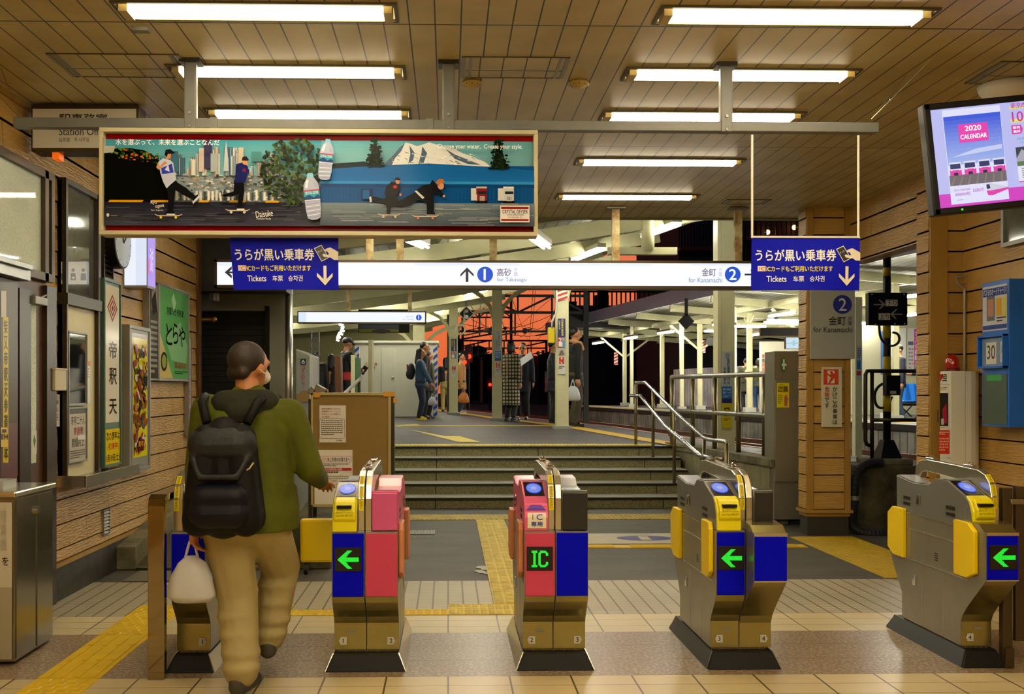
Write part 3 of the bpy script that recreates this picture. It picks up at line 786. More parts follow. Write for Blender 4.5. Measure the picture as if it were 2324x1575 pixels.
def inside(pt, poly):
    x, y = pt; r = False; j = len(poly) - 1
    for i in range(len(poly)):
        xi, yi = poly[i]; xj, yj = poly[j]
        if (yi > y) != (yj > y) and x < (xj - xi) * (y - yi) / (yj - yi) + xi: r = not r
        j = i
    return r
def led(parent, x0, x1, z0, z1, Y, kind):
    b = MB(); b.box(x0, x1, Y - .004, Y, z0, z1); bd = b.build('led_display', LEDB, parent)
    b = MB(); w = x1 - x0; h = z1 - z0
    A = Art(lambda u, v, o: Vector((x0 + u * w, Y - .004 - o, z1 - v * h)), .001, 0)
    n = 30
    if kind == 'arrow': polys = [arrow_pts(.5, .5, .42)]
    else:
        polys = [[(.17, .14), (.40, .14), (.40, .22), (.335, .22), (.335, .78), (.40, .78), (.40, .86), (.17, .86), (.17, .78), (.235, .78), (.235, .22), (.17, .22)],
                 [(.52, .14), (.72, .14), (.82, .25), (.82, .38), (.73, .38), (.73, .28), (.68, .23), (.57, .23), (.54, .28), (.54, .72), (.57, .77), (.68, .77), (.73, .72), (.73, .62), (.82, .62), (.82, .75), (.72, .86), (.52, .86), (.44, .75), (.44, .25)]]
    A.col = hexc('18d830')
    for i in range(n):
        for j in range(n):
            u, v = (i + .5) / n, (j + .5) / n
            if any(inside((u, v), p) for p in polys):
                d = .38 / n
                A.add([A.fn(u - d, v - d, A.o), A.fn(u + d, v - d, A.o), A.fn(u + d, v + d, A.o), A.fn(u - d, v + d, A.o)], [(0, 1, 2, 3)])
    A.out('lit_dots', bd, LEDP)
def reader(t, x0, x1, near=True):
    """card reader plate with glowing ellipse on the sloping face"""
    (ya, za), (yb, zb) = (5.0, .863), (5.18, .926)
    def fn(u, v, o):
        y = yb + (ya - yb) * v; z = zb + (za - zb) * v
        n = Vector((0, -(zb - za), (yb - ya))).normalized()
        if not near: y = 2 * YM - y; n.y = -n.y
        return Vector((x0 + (x1 - x0) * u, y, z)) + n * o
    A = Art(fn, .0015, .0006)
    A.rc(.06, .08, .94, .96, '0a0a10')
    A.out('reader_plate', t, print_mat('black_reader_glass', .15))
    A2 = Art(fn, .0035, .0006)
    A2.el(.5, .5, .36, .33, '2f3fe0'); A2.el(.5, .5, .32, .28, '6f94f0'); A2.el(.5, .5, .13, .1, 'c79be0'); A2.el(.5, .5, .10, .06, '8fb4f6')
    for k in range(6): a = k * PI / 3 + .5; A2.el(.5 + .24 * math.cos(a), .5 + .2 * math.sin(a), .025, .02, '4a60d8', 8)
    A2.out('lit_target', t, print_mat('lit_reader', .3, 1.0))
def head(t, x0, x1, near, style, rearstyle=None):
    pts = HEADP + FRONT if near else mir(HEADP) + mir([(4.965, .835), (4.94, .78), (4.93, .70)])
    main = {'silver': HEADG, 'pink': PINKM, 'black': HEADG}[style[0]]
    b = MB(); b.prism(pts, 0, x0 + .001, x1); hd = b.build('sensor_head', main, t, bevel=.004)
    # top plate
    b = MB(); tp = HEADP[1:6]; tq = tp if near else mir(tp)
    for (ya, za), (yb, zb) in zip(tq[:-1], tq[1:]):
        b.add([(x0 + .008, ya, za + .0025), (x1 - .004, ya, za + .0025), (x1 - .004, yb, zb + .0025), (x0 + .008, yb, zb + .0025)], [(0, 1, 2, 3)])
    b.build('top_plate', HEADW if style[0] != 'pink' else mat('pale_pink_plate', 'e6a9bd', .25, .3), t)
    if near: reader(t, x0 + .004, x1 - .004)
    if near and style[1] == 'insert':
        b = MB(); b.prism([(4.995, .866), (4.955, .842), (4.925, .79), (4.918, .70), (5.0, .70)], 0, x0 + .003, x1 - .001); ins = b.build('ticket_insert', YELHEAD, t, bevel=.006)
        b = MB(); b.prism([(4.99, .868), (4.94, .852), (4.905, .80), (4.905, .765), (4.925, .745), (4.99, .745)], 0, x0 + .012, x1 - .006); b.build('insert_cover', YELHEAD, ins, bevel=.008)
        xc = (x0 + x1) / 2
        b = MB(); b.box(xc - .036, xc + .036, 4.9, 4.935, .818, .832); b.build('ticket_slot', BLACK, ins)
        A = Art(lambda u, v, o: Vector((x0 + (x1 - x0) * u, 4.904 - o, .81 - v * .04)), .0012)
        A.tx('投入口 きっぷ入口', .2, .05, .84, .38, '4d4a10'); A.tx('Insert Ticket 车票 승차권', .2, .52, .84, .8, '4d4a10')
        A.out('insert_lettering', ins)
    if near and style[1] == 'ic':
        def fn(u, v, o): 
            z = .855 - v * .15; y = 4.985 - .0535 * min(1, v / .3) if v < .3 else 4.9315
            y = 4.995 - .065 * math.sin(min(1, v * 1.6) * PI / 2)
            return Vector((x0 + (x1 - x0) * u, y - o - .003, z))
        b = MB(); n = 12
        for i in range(n):
            b.add([fn(0.02, i / n, 0), fn(.98, i / n, 0), fn(.98, (i + 1) / n, 0), fn(.02, (i + 1) / n, 0)], [(0, 1, 2, 3)])
        b.build('pink_front', PINKM, t, smooth=True)
        A = Art(fn, .0015)
        for k in range(7): w_ = .07 + k * .055; A.rc(.5 - w_, .05 + k * .045, .5 + w_, .075 + k * .045, '3a2fae')
        for k in range(12): A.rc(.13, .42 + k * .0425, .9, .42 + (k + 1) * .0425, 'e6dfca'); A.o -= A.step
        A.nxt(); A.o += .002
        A.tx('I', .32, .47, .37, .65, '1d2f9a'); A.tx('C', .5, .47, .75, .65, '1d2f9a', .02); A.tx('専用', .28, .71, .74, .87, '1d2f9a', .04)
        A.out('ic_sticker', t)
    if not near:
        reader(t, x0 + .004, x1 - .004, False)
        b = MB(); b.box(x0 + .002, x1 - .002, 4.935, 4.952, .703, .893)
        b.build('front_cover', {'pink': mat('pink_cover', 'c9558f', .3, .1), 'black': mat('black_cover', '1e1f22', .3)}[style[0]], t, bevel=.006)
HOOPO = [(4.965, .70), (4.965, .86), (4.985, .925), (5.03, .968), (5.1, .988), (5.25, .994), (5.64, 1.004), (5.73, .992), (5.78, .95), (5.79, .89)]
HOOPI = [(5.725, .89), (5.71, .922), (5.65, .935), (5.3, .920), (5.18, .90), (5.10, .85), (5.075, .70)]
def hoop(t, x0, x1, double=True):
    hs = ((x0, (x0 + x1) / 2 - .002), ((x0 + x1) / 2 + .002, x1)) if double else ((x0, x1),)
    b = MB()
    for a, c in hs: b.prism(HOOPO + HOOPI, 0, a, c)
    h = b.build('guide_arch', STEELF, t, bevel=.004)
    b = MB()
    for q in (5.2, 5.62):
        zt = .996 if q < 5.5 else 1.004
        b.box((x0 + x1) / 2 - .018, (x0 + x1) / 2 + .018, q - .045, q + .045, zt, zt + .012); b.cyl(((x0 + x1) / 2, q, zt + .01), ((x0 + x1) / 2, q, zt + .024), .014, .008, n=12)
    b.build('sensor_lamp', CHROME, h, bevel=.004)
    # yellow label follows the front curve
    fp = HOOPO[1:4]
    path = [(4.965, .80), (4.965, .86), (4.985, .925), (5.03, .968)]
    L = [0]
    for p, q in zip(path[:-1], path[1:]): L.append(L[-1] + math.dist(p, q))
    def fn(u, v, o):
        s = (1 - v) * L[-1]
        for i in range(3):
            if s <= L[i + 1] + 1e-6:
                k = (s - L[i]) / (L[i + 1] - L[i]); (ya, za), (yb, zb) = path[i], path[i + 1]; break
        n = Vector((0, -(zb - za), yb - ya)).normalized()
        return Vector((x0 + .006 + .024 * u, ya + (yb - ya) * k, za + (zb - za) * k)) + n * o
    A = Art(fn, .0012)
    for k in range(8): A.rc(0, k / 8, 1, (k + 1) / 8, 'e8d400'); A.o -= A.step
    A.nxt(); A.o += .0015
    A.vt('ゲート内はかけこみはおやめください'[3:], .5, .04, .96, .62, '2a2600', .02)
    A.out('warning_label', h)
def sticker(t, x, z, Y, n, left):
    A = Art(lambda u, v, o: Vector((x + u, Y - o, z - v)), .0015)
    A.pg([(-.018, -.02), (.012, -.02), (.022, 0), (.012, .02), (-.018, .02)] if not left else [(.018, -.02), (-.012, -.02), (-.022, 0), (-.012, .02), (.018, .02)], 'b9b9b2')
    A.tx(n, -.006, -.011, .006, .011, '111111', .05, fit=False); A.out('number_sticker', t)
LEGF = [(4.93, .378), (4.95, .345), (4.985, .30), (5.02, .26), (5.04, .225), (5.04, .09)]
REAR = [(5.70, .09), (5.70, .23), (5.80, .36), (5.86, .45), (5.86, .69), (5.77, .70)]
def half(t, x0, x1, kind, panel, ledk=None, num=None, numleft=True, side=None, slot=True):
    """lower body half.  kind 'flat' or 'box'"""
    if kind == 'flat':
        prof = [(4.93, .70)] + LEGF + REAR
        b = MB(); b.prism(prof, 0, x0, x1); bd = b.build('cabinet', SIDEM, t)
        b = MB(); n = len(LEGF)
        for i in range(n - 1):
            (ya, za), (yb, zb) = LEGF[i], LEGF[i + 1]
            b.add([(x0 + .001, ya - .002, za), (x1 - .001, ya - .002, za), (x1 - .001, yb - .002, zb), (x0 + .001, yb - .002, zb)], [(0, 1, 2, 3)])
        b.build('curved_front_plate', LEGM, t, smooth=True)
        b = MB(); b.box(x0 + .004, x1 - .003, 4.922, 4.93, .38, .692); b.build('front_panel', panel, t, bevel=.002)
        yf = 4.922
    else:
        BX = [(5.0, .699), (5.0, .745), (4.86, .735), (4.815, .705), (4.80, .70), (4.80, .47), (4.83, .44), (4.90, .375), (4.97, .31), (5.02, .255), (5.04, .215), (5.04, .09)]
        b = MB(); b.prism(BX + REAR, 0, x0, x1); b.build('cabinet', SIDEM, t)
        b = MB()
        for rg in (range(1, 4), range(5, len(BX) - 1)):
            b = MB()
            for i in rg:
                (ya, za), (yb, zb) = BX[i], BX[i + 1]
                b.add([(x0 + .001, ya - .003, za + .002), (x1 - .001, ya - .003, za + .002), (x1 - .001, yb - .003, zb), (x0 + .001, yb - .003, zb)], [(0, 1, 2, 3)])
            b.build('curved_front_plate', LEGM, t, smooth=True)
        b = MB(); b.box(x0, x1, 4.79, 4.80, .468, .474); b.box(x0, x1, 4.79, 4.80, .69, .705); b.build('front_edge', STEELF, t)
        b = MB(); b.box(x0 + .003, x1 - .003, 4.79, 4.80, .474, .69); b.build('front_panel', panel, t, bevel=.002)
        yf = 4.79
    if ledk:
        xc = (x0 + x1) / 2; w_ = .062 if kind == 'flat' else .066
        zc = .565 if kind == 'flat' else .585
        b = MB(); b.box(xc - w_ - .003, xc + w_ + .003, yf - .003, yf, zc - .059, zc + .059); b.build('display_frame', DKSTEEL, t)
        led(t, xc - w_, xc + w_, zc - .056, zc + .056, yf - .003, ledk)
    if num: sticker(t, x0 + .045 if numleft else x1 - .04, .135, 5.036, num, numleft)
    if slot:
        b = MB(); xc = (x0 + x1) / 2; b.box(xc - .012, xc + .03, 5.034, 5.04, .178, .188); b.build('handle_slot', GREYP, t)
def side_details(t, X, s, flapm):
    b = MB()
    for (y0, z0, y1, z1) in ((5.05, .70, 5.78, .70), (5.1, .612, 5.6, .612), (4.97, .44, 5.86, .44)):
        b.box(X, X + s * .003, y0, y1, z0 - .002, z0 + .003)
    for y in (5.1, 5.6, 5.63): b.box(X, X + s * .002, y - .002, y + .002, .44, .70)
    for y in (5.22, 5.45): b.box(X, X + s * .0015, y - .001, y + .001, .09, .44)
    b.build('side_trim', STEELF, t)
    b = MB()
    for q in range(4): b.box(X, X + s * .002, 5.28, 5.315, .482 + q * .012, .487 + q * .012)
    for y0, y1 in ((5.60, 5.68), (5.1, 5.19)):
        for z in (.742, .775): b.box(X, X + s * .002, y0, y1, z, z + .018)
    b.build('vent_slot', DKSTEEL, t)
    b = MB()
    for y, z in ((5.5, .79), (5.55, .33)):
        b.box(X, X + s * .005, y - .018, y + .018, z - .03, z + .03)
    b.build('lock_plate', CHROME, t, bevel=.003)
def flap(t, X, s, front=True, m=None):
    pts = [(4.87, .70), (4.93, .735), (5.07, .735), (5.07, .455), (4.95, .455), (4.87, .49)] if front else [(5.84, .68), (5.78, .72), (5.64, .72), (5.64, .44), (5.76, .44), (5.84, .48)]
    if front == 'b': pts = [(y + .10 if y < 4.9 else y + .06, z - .0) for y, z in pts]
    b = MB(); b.prism(pts, 0, X, X + s * .025); b.build('folding_flap', m or YEL2, t, bevel=.006)
def openflap(t, X, s, w, Y, m):
    b = MB(); b.box(X, X + s * w, Y, Y + .035, .515, .74); b.build('folding_flap', m, t, bevel=.014)
def base(t, x0, x1, skm=STEELF):
    b = MB(); z0, z1 = 0., .078; a, c = .035, .0
    b.add([(x0 - a, 4.95, z0), (x1 + a, 4.95, z0), (x1 + a, 5.84, z0), (x0 - a, 5.84, z0), (x0, 4.99, z1), (x1, 4.99, z1), (x1, 5.80, z1), (x0, 5.80, z1)],
          [(0, 3, 2, 1), (4, 5, 6, 7), (0, 1, 5, 4), (1, 2, 6, 5), (2, 3, 7, 6), (3, 0, 4, 7)])
    b.build('plinth', mat('plinth_black', '07070a', .5, spec=.2), t, bevel=.003)
    b = MB()
    for q, w in ((x0, -1), (x1, 1)): b.add([(q + w * (a + .003), 4.97, 0), (q + w * (a + .003), 5.82, 0), (q + w * .004, 5.79, z1 + .004), (q + w * .004, 5.0, z1 + .004), (q + w * (a - .002), 4.97, 0), (q + w * (a - .002), 5.82, 0), (q - w * .002, 5.79, z1 + .004), (q - w * .002, 5.0, z1 + .004)], [(0, 1, 2, 3), (4, 5, 6, 7), (0, 3, 7, 4), (3, 2, 6, 7), (1, 5, 6, 2)])
    b.build('side_skirt', skm, t)
    b = MB(); b.box(x0 + .01, x1 - .01, 5.05, 5.69, .07, .095)
    for k in range(5): xx = x0 + (x1 - x0) * (k + 1) / 6; b.cyl((xx, 5.043, .082), (xx, 5.05, .082), .005, n=6)
    b.build('foot_rail', mat('foot_rail', '8a7f60', .4, .6), t)
def xg(px, Y=4.93): return xat(px, Y)
# gate between lanes 1 and 2
x0, x1 = xg(753), xg(903)
t = thing('ticket_gate', 'ticket gate with green arrow, yellow ticket inlet on the left half and pink right half', 'ticket gate', ((x0 + x1) / 2, YM, 0), 'ticket gates')
m1, m2 = x0 + .125, x0 + .195
base(t, x0, x1); xm = (x0 + x1) / 2
half(t, x0, xm - .002, 'flat', BLUEP, 'arrow', '1', True); half(t, xm + .002, x1, 'flat', PINKP, None, '2', False, slot=False)
head(t, x0, m1, True, ('silver', 'insert')); head(t, m2, x1, False, ('pink', ''))
hoop(t, m1, m2); side_details(t, x0, -1, None); side_details(t, x1, 1, None)
openflap(t, x0, -1, .185, 5.12, YEL2); flap(t, x1, 1, 'b', mat('orange_flap', 'c98258', .4)); flap(t, x1, 1, False, MATS['orange_flap'])
# gate between lanes 2 and 3
x0, x1 = xg(1190), xg(1335)
t = thing('ticket_gate', 'card only ticket gate showing lit letters IC on its pink left half', 'ticket gate', ((x0 + x1) / 2, YM, 0), 'ticket gates')
m1, m2 = x0 + .12, x0 + .19
base(t, x0, x1); xm = x0 + .154
half(t, x0, xm - .002, 'flat', PINKP, 'ic', '2', True); half(t, xm + .002, x1, 'flat', BLUEP, None, '3', False, slot=False)
head(t, x0, m1, True, ('pink', 'ic')); head(t, m2, x1, False, ('black', ''))
hoop(t, m1, m2); side_details(t, x0, -1, None); side_details(t, x1, 1, None)
flap(t, x0, -1, 'b', MATS['orange_flap']); flap(t, x0, -1, False, MATS['orange_flap']); flap(t, x1, 1, False)
# gate between lanes 3 and 4
x0, x1 = xat(1625, 4.93), xat(1786, 4.80)
t = thing('ticket_gate', 'ticket gate with green arrow whose blue right half juts out further', 'ticket gate', ((x0 + x1) / 2, YM, 0), 'ticket gates')
xm = xat(1703, 4.80); m1, m2 = x0 + .125, x0 + .195
base(t, x0, x1 - .01, SKD)
half(t, x0, xm + .012, 'flat', BLUEP, 'arrow', '3', True); half(t, xm + .016, x1, 'box', BLUEP, None, '4', False, slot=False)
head(t, x0, m1, True, ('silver', 'insert')); head(t, m2, x1 - .02, False, ('black', ''))
hoop(t, m1, m2); side_details(t, x0, -1, None); flap(t, x0, -1, 'b'); flap(t, x0, -1, False); side_details(t, x1, 1, None)
# gate right of lane 4
x0, x1 = xat(2238, 4.80), xat(2310, 4.80)
t = thing('ticket_gate', 'ticket gate at the far right with grey side and two folded yellow flaps', 'ticket gate', ((x0 + x1) / 2, YM, 0), 'ticket gates')
base(t, x0, x1, SKD)
half(t, x0, x1, 'box', BLUEP, 'arrow', '4', True)
head(t, x0, x0 + .115, True, ('silver', 'insert')); hoop(t, x0 + .117, x1 - .002, False)
side_details(t, x0, -1, None); flap(t, x0, -1, True); flap(t, x0, -1, False)
# gate left of lane 1
x0, x1 = xg(388), xg(466)
t = thing('ticket_gate', 'ticket gate partly hidden behind the walking man, blue front', 'ticket gate', ((x0 + x1) / 2, YM, 0), 'ticket gates')
base(t, x0, x1)
half(t, x0, x1, 'flat', BLUEP, None, '1', False, slot=False)
hoop(t, x0, x0 + .05, False); head(t, x0 + .055, x1, False, ('black', '')); side_details(t, x1, 1, None); openflap(t, x1, 1, .33, 5.12, YEL2)

# stainless barrier left of the first gate
t = thing('steel_barrier', 'polished steel barrier post with curved top left of the first gate', 'barrier', (xat(352, 4.84), 5.2, 0))
x0, x1 = xat(335, 4.84), xat(373, 4.84)
b = MB(); b.prism([(4.84, 0), (4.84, .84), (4.853, .875), (4.885, .893), (5.7, .893), (5.735, .88), (5.745, .85), (5.745, 0), (5.70, 0), (5.70, .84), (5.68, .853), (4.90, .853), (4.882, .84), (4.882, 0)], 0, x0, x1)
b.build('bent_band', mat('mirror_band', '9a9078', .07, 1.), t, bevel=.003)
# fence at the right edge
t = thing('steel_fence', 'dark bronze steel fence panel right of the last gate', 'fence', (2.88, 4.9, 0))
b = MB(); b.box(2.80, 2.85, 4.96, 5.0, 0, .905); b.box(2.802, 2.848, 4.94, 4.97, 0, .1); b.build('fence_post', BRONZE, t, bevel=.003)
b = MB(); b.box(2.87, 3.6, 4.97, 4.995, .13, .91); b.build('fence_panel', BRONZE, t)
b = MB(); b.cyl((3.2, 4.94, 0), (3.2, 4.94, .14), .02); b.build('fence_foot', BRONZE, t)
b = MB(); b.box(2.83, 2.90, 4.945, 4.96, .825, .85); b.ball((2.835, 4.943, .838), .006, nu=8, nv=6); b.build('hinge', STEEL, t, bevel=.003)

# ================================================================= LEFT WALL
def frame_rect(b, X, y0, y1, z0, z1, w, d, s=1):
    for q in ((y0, y1, z0, z0 + w), (y0, y1, z1 - w, z1), (y0, y0 + w, z0 + w, z1 - w), (y1 - w, y1, z0 + w, z1 - w)): b.box(X, X + s * d, q[0], q[1], q[2], q[3])
X = WL + .012
def wy(px): return PX(WL + .02, px, 884).y
def wz(px, py): return PX(WL + .02, px, py).z
# frosted transom window with door below
y0, y1 = 4.9, wy(110)
zt = wz(110, 397)
t = thing('window_1', None, None, (WL, 5.5, 2.0)); t['kind'] = 'structure'
b = MB(); frame_rect(b, X, y0, y1, 2.09, zt, .05, .05); b.box(X, X + .05, wy(88), wy(96), 2.09, zt); b.build('window_frame', BRONZE, t)
b = MB(); b.box(X, X + .02, y0, y1, 2.12, zt - .04); b.build('pane', FROST, t)
t = thing('door_1', None, None, (WL, 5.5, 0)); t['kind'] = 'structure'
b = MB(); b.box(X, X + .03, y0, y1, 0.02, 2.06); b.build('door_leaf', WOOD, t)
b = MB(); b.box(X + .03, X + .075, 5.9, 6.06, 0.02, 2.0); b.box(X + .03, X + .06, wy(88), wy(110), 0.02, 2.06); b.build('door_stile', mat('dark_brown_frame', '2a1a0c', .35), t)
b = MB(); b.box(X + .03, X + .035, wy(54), wy(72), .95, 1.95); b.build('door_glass', FROST, t)
b = MB(); b.box(X + .03, X + .09, 4.9, 6.02, 2.05, 2.13); b.box(X + .03, X + .12, 4.9, 5.98, 2.11, 2.145); b.build('door_hood', STEEL, t, bevel=.004)
b = MB(); q = PX(WL + .08, 84, 683); b.box(q.x - .03, q.x + .03, q.y - .09, q.y + .09, q.z - .025, q.z + .025); b.bar(q + Vector((.02, 0, .02)), q + Vector((.0, .14, .05)), .012); b.build('door_closer', ALU, t, bevel=.004)
A = Art(onX(WL + .11), .002)
A.rc(1, 640, 40, 1080, '3a2410'); A.rc(2, 960, 38, 1100, '57343c'); A.rc(6, 720, 18, 1050, 'c8b418'); A.vt('柴又帝釈天参道日本', 12, 724, 1046, 9, '2a2410', .02)
A.rc(0, 660, 12, 720, 'b8b0a0'); A.rc(0, 970, 16, 985, 'cdb04a'); A.rc(0, 998, 16, 1015, 'cdb04a'); A.rc(2, 974, 12, 982, '333333')
A.out('door_notice', t)
A = Art(onX(WL + .045), .002)
A.rc(53, 971, 70, 1078, 'd8dcdc'); A.rc(54, 975, 69, 1030, '2d74b4'); A.pg([(54, 985), (66, 975), (68, 1004), (60, 1020), (54, 1010)], 'e8c818'); A.rc(55, 1034, 68, 1074, '1d4468'); A.fake(56, 1036, 67, 1072, 6, 'e8e8e8')
A.rc(72, 977, 82, 1030, 'd6d4c8'); A.pg([(77, 985), (80, 1000), (77, 1018), (74, 1000)], '2d6a40')
A.out('door_sticker', t)
# second window with service hatch
y0, y1 = wy(134), wy(213)
t = thing('window_2', None, None, (WL, 7.0, .7)); t['kind'] = 'structure'
zt = wz(213, 432) - .0
b = MB(); frame_rect(b, X, y0, y1, wz(134, 682), wz(134, 402), .035, .055); b.build('window_frame', DKSTEEL, t)
b = MB(); b.box(X, X + .025, y0, y1, wz(134, 684) + .02, wz(134, 402) - .02); b.build('pane', mat('grey_glass', '6f716a', .08, coat=.6, col2='3b3c38', vscale=1.5), t)
A = Art(onX(X + .027), .002); A.rc(138, 594, 196, 645, 'c7ccd2')
for px in (143, 165, 188): A.el(px, 613, 4, 4, '4a4a4c', 12); A.pg([(px - 6, 636), (px - 5, 620), (px + 5, 620), (px + 7, 636)], '4a4a4c'); 
A.rc(162, 628, 168, 632, 'dddddd'); A.out('priority_sticker', t)
b = MB(); b.box(X, X + .07, y0 - .01, y1 + .02, wz(134, 690), wz(134, 664)); b.build('window_sill', DKSTEEL, t)
b = MB(); b.box(X, X + .03, y0, y1, wz(134, 1088), wz(134, 690)); b.build('shutter_panel', mat('cream_panel', 'cfc69a', .45, bump=.1, bscale=3, bstretch=(1, 12, .3)), t)
b = MB(); b.box(X, X + .06, y1 - .05, y1, wz(134, 1088), wz(134, 402)); b.box(X, X + .06, y0, y0 + .02, wz(134, 1088), wz(134, 690)); b.build('window_post', mat('dark_brown_frame', '2a1a0c', .35), t)
# mirror and poster on the hatch
def plate(name, label, cat, px0, px1, pyt, pyb, fm, th=.025, fw=.012, X=None, face=None, group=None):
    """framed flat item on the left wall; vertical extent given at px0"""
    X = X if X is not None else WL + .03
    q0, q1 = PX(X, px0, pyt), PX(X, px0, pyb); Y0, Y1 = q0.y, PX(X, px1, 884).y
    t = thing(name, label, cat, (X, (Y0 + Y1) / 2, q1.z), group)
    b = MB(); b.box(X - .02, X + th - .006, Y0, Y1, q1.z, q0.z); b.build('backing', fm, t)
    b = MB(); frame_rect(b, X + th - .008, Y0, Y1, q1.z, q0.z, fw, .012); b.build('frame', fm, t, bevel=.002)
    def fn(u, v, o): return Vector((X + th - .006 + o, Y0 + (Y1 - Y0) * u, q0.z + (q1.z - q0.z) * v))
    return t, fn
t, fn = plate('mirror', 'narrow steel framed mirror on the cream service hatch', 'mirror', 147, 190, 750, 922, ALU, X=WL + .045)
b = MB(); b.add([fn(.06, .04, .002), fn(.94, .04, .002), fn(.94, .96, .002), fn(.06, .96, .002)], [(0, 1, 2, 3)]); b.build('mirror_glass', mat('mirror_glass', 'c8ccc4', .03, 1.), t)
t, fn = plate('poster', 'small steel framed event poster with brush lettering below the mirror', 'poster', 147, 190, 925, 1053, ALU, X=WL + .045)
A = Art(fn, .002); A.rc(.06, .03, .94, .97, 'b9b4a8'); A.rc(.06, .03, .94, .12, '3a3a38'); A.tx('寿亭二十人', .15, .16, .9, .32, '2a2a28', .03); A.tx('寄席歌', .3, .36, .8, .5, '9a2a4a', .03); A.tx('開催村上', .2, .56, .85, .72, '3a3a38', .02); A.fake(.12, .78, .9, .94, 4, '55554f')
A.rc(.5, .52, .92, .60, 'dedede'); A.out('sheet', t)
A = Art(onX(WL + .05), .003); A.rc(190, 820, 204, 914, 'd3d6d8'); A.rc(190, 820, 204, 830, 'd05a1c'); A.rc(191, 870, 195, 912, '2f66b8'); A.fake(192, 836, 202, 866, 5, '556688')
A.out('narrow_sticker', None, label='narrow white, orange and blue sticker right of the mirror', cat='sticker')
# counter shelf
t = thing('counter_shelf', 'stainless steel counter shelf under the service hatch', 'shelf', (WL + .1, 7.1, .6))
q = PX(WL + .23, 130, 884); ya, yb = wy(128), wy(266)
b = MB(); b.box(X, X + .20, wy(128) + .02, yb - .05, wz(134, 1108) + .015, wz(134, 1108) + .06); b.build('shelf_tray', STEEL, t, bevel=.004)
b = MB(); b.box(X + .19, X + .205, wy(128), yb - .1, wz(134, 1108) + .01, wz(134, 1108) + .085); b.box(X, X + .2, wy(128), wy(128) + .015, wz(134, 1108) + .01, wz(134, 1108) + .085); b.build('shelf_lip', STEELF, t, bevel=.003)
# louvre
q0, q1 = PX(WL + .03, 233, 480), PX(WL + .03, 233, 632); Y1 = wy(252)
t = thing('wall_vent', 'tall dark louvred vent above the temple sign', 'vent', (WL, q0.y, q1.z)); b = MB(); frame_rect(b, WL + .012, q0.y, Y1, q1.z, 2.95, .015, .03); b.build('vent_frame', DKSTEEL, t)
b = MB(); z = q1.z + .02
while z < 2.93: b.add([(WL + .04, q0.y + .01, z), (WL + .04, Y1 - .01, z), (WL + .012, Y1 - .01, z + .03), (WL + .012, q0.y + .01, z + .03)], [(0, 1, 2, 3)]); z += .038
b.build('vent_slats', BRONZE, t); b = MB(); b.box(WL + .008, WL + .013, q0.y, Y1, q1.z, 2.95); b.build('vent_back', BLACK, t)
# temple sign
t, fn = plate('temple_sign', 'tall narrow white sign with red diamond emblem and brush characters in a green frame', 'sign', 218, 257, 630, 1062, mat('green_frame', '3e5f4c', .4), th=.06, fw=.02)
A = Art(fn, .002); A.rc(.1, .03, .9, .765, 'd9d4c4')
for k, cc in ((1., '8c2018'), (.8, 'd9d4c4'), (.62, '8c2018'), (.42, 'd9d4c4'), (.24, '8c2018')): A.pg([(.5, .15 - .075 * k), (.5 + .3 * k, .15), (.5, .15 + .075 * k), (.5 - .3 * k, .15)], cc)
A.tx('帝', .3, .33, .75, .42, '14120e', .03); A.tx('釈', .3, .47, .75, .56, '14120e', .03); A.tx('天', .3, .64, .75, .72, '14120e', .03)
A.rc(.08, .80, .92, .99, 'd8c010'); A.tx('次の庚申は', .12, .815, .9, .86, '22200a', .04); A.tx('(初庚申)', .2, .875, .85, .915, 'b03010', .04); A.tx('1月18日(土)', .12, .935, .9, .98, '22200a', .04)
A.out('sign_face', t, print_mat('glossy_poster', .14, spec=.06))
# clock and light box
YC = 8.0; XF = WL
t = thing('light_box', 'white and lilac illuminated sign box jutting out of the left wall', 'light box', (WL + .12, YC, 2.2))
a = P(265, 655, YC); c = P(334, 655, YC); d_ = .22; zt = 2.78; zb = a.z + .01
b = MB(); b.box(WL, c.x, YC, YC + d_, zb, zt); b.build('box_body', mat('box_edge', '8d8a86', .4), t)
A = Art(lambda u, v, o: Vector((WL + .02 + (c.x - WL - .02) * u, YC - o, zt + (zb - zt) * v)), .003); A.rc(0, .02, .98, .97, 'd8e0f0'); A.rc(.02, .0, .5, .97, 'e8ecf6'); A.out('lit_front', t, GLOW)
A = Art(lambda u, v, o: Vector((c.x + o, YC + d_ * u, zt + (zb - zt) * v)), .003); A.rc(0.03, .02, .97, .97, 'a88ae0'); A.tx('うなぎ', .3, .4, .7, .75, 'e8e0f8', .02); A.rc(.04, .6, .2, .8, 'e85aa0'); A.out('lit_side', t, GLOW)
t = thing('wall_clock', 'round wall clock with black rim fixed to the lit sign box', 'clock', (WL + .1, 7.6, 2.3))
cz = P(283, 560, 7.72); r_ = .2
xc = WL + .10
b = MB(); b.cyl((WL, 7.72, cz.z + .03), (xc, 7.72, cz.z + .03), r_, n=40); b.build('clock_case', BLACK, t, bevel=.006)
b = MB(); b.cyl((xc - .001, 7.72, cz.z + .03), (xc + .003, 7.72, cz.z + .03), r_ * .92, n=40); fc = b.build('clock_face', mat('clock_face', 'b9c6d8', .2), t)
b = MB(); b.bar((xc + .006, 7.72, cz.z + .03), (xc + .006, 7.80, cz.z + .10), .008); b.bar((xc + .006, 7.72, cz.z + .03), (xc + .006, 7.66, cz.z + .16), .006)
for k in range(12): a_ = k * PI / 6; b.box(xc + .003, xc + .005, 7.72 + .165 * math.cos(a_) - .004, 7.72 + .165 * math.cos(a_) + .004, cz.z + .03 + .165 * math.sin(a_) - .004, cz.z + .03 + .165 * math.sin(a_) + .004)
b.build('clock_hand', BLACK, t)
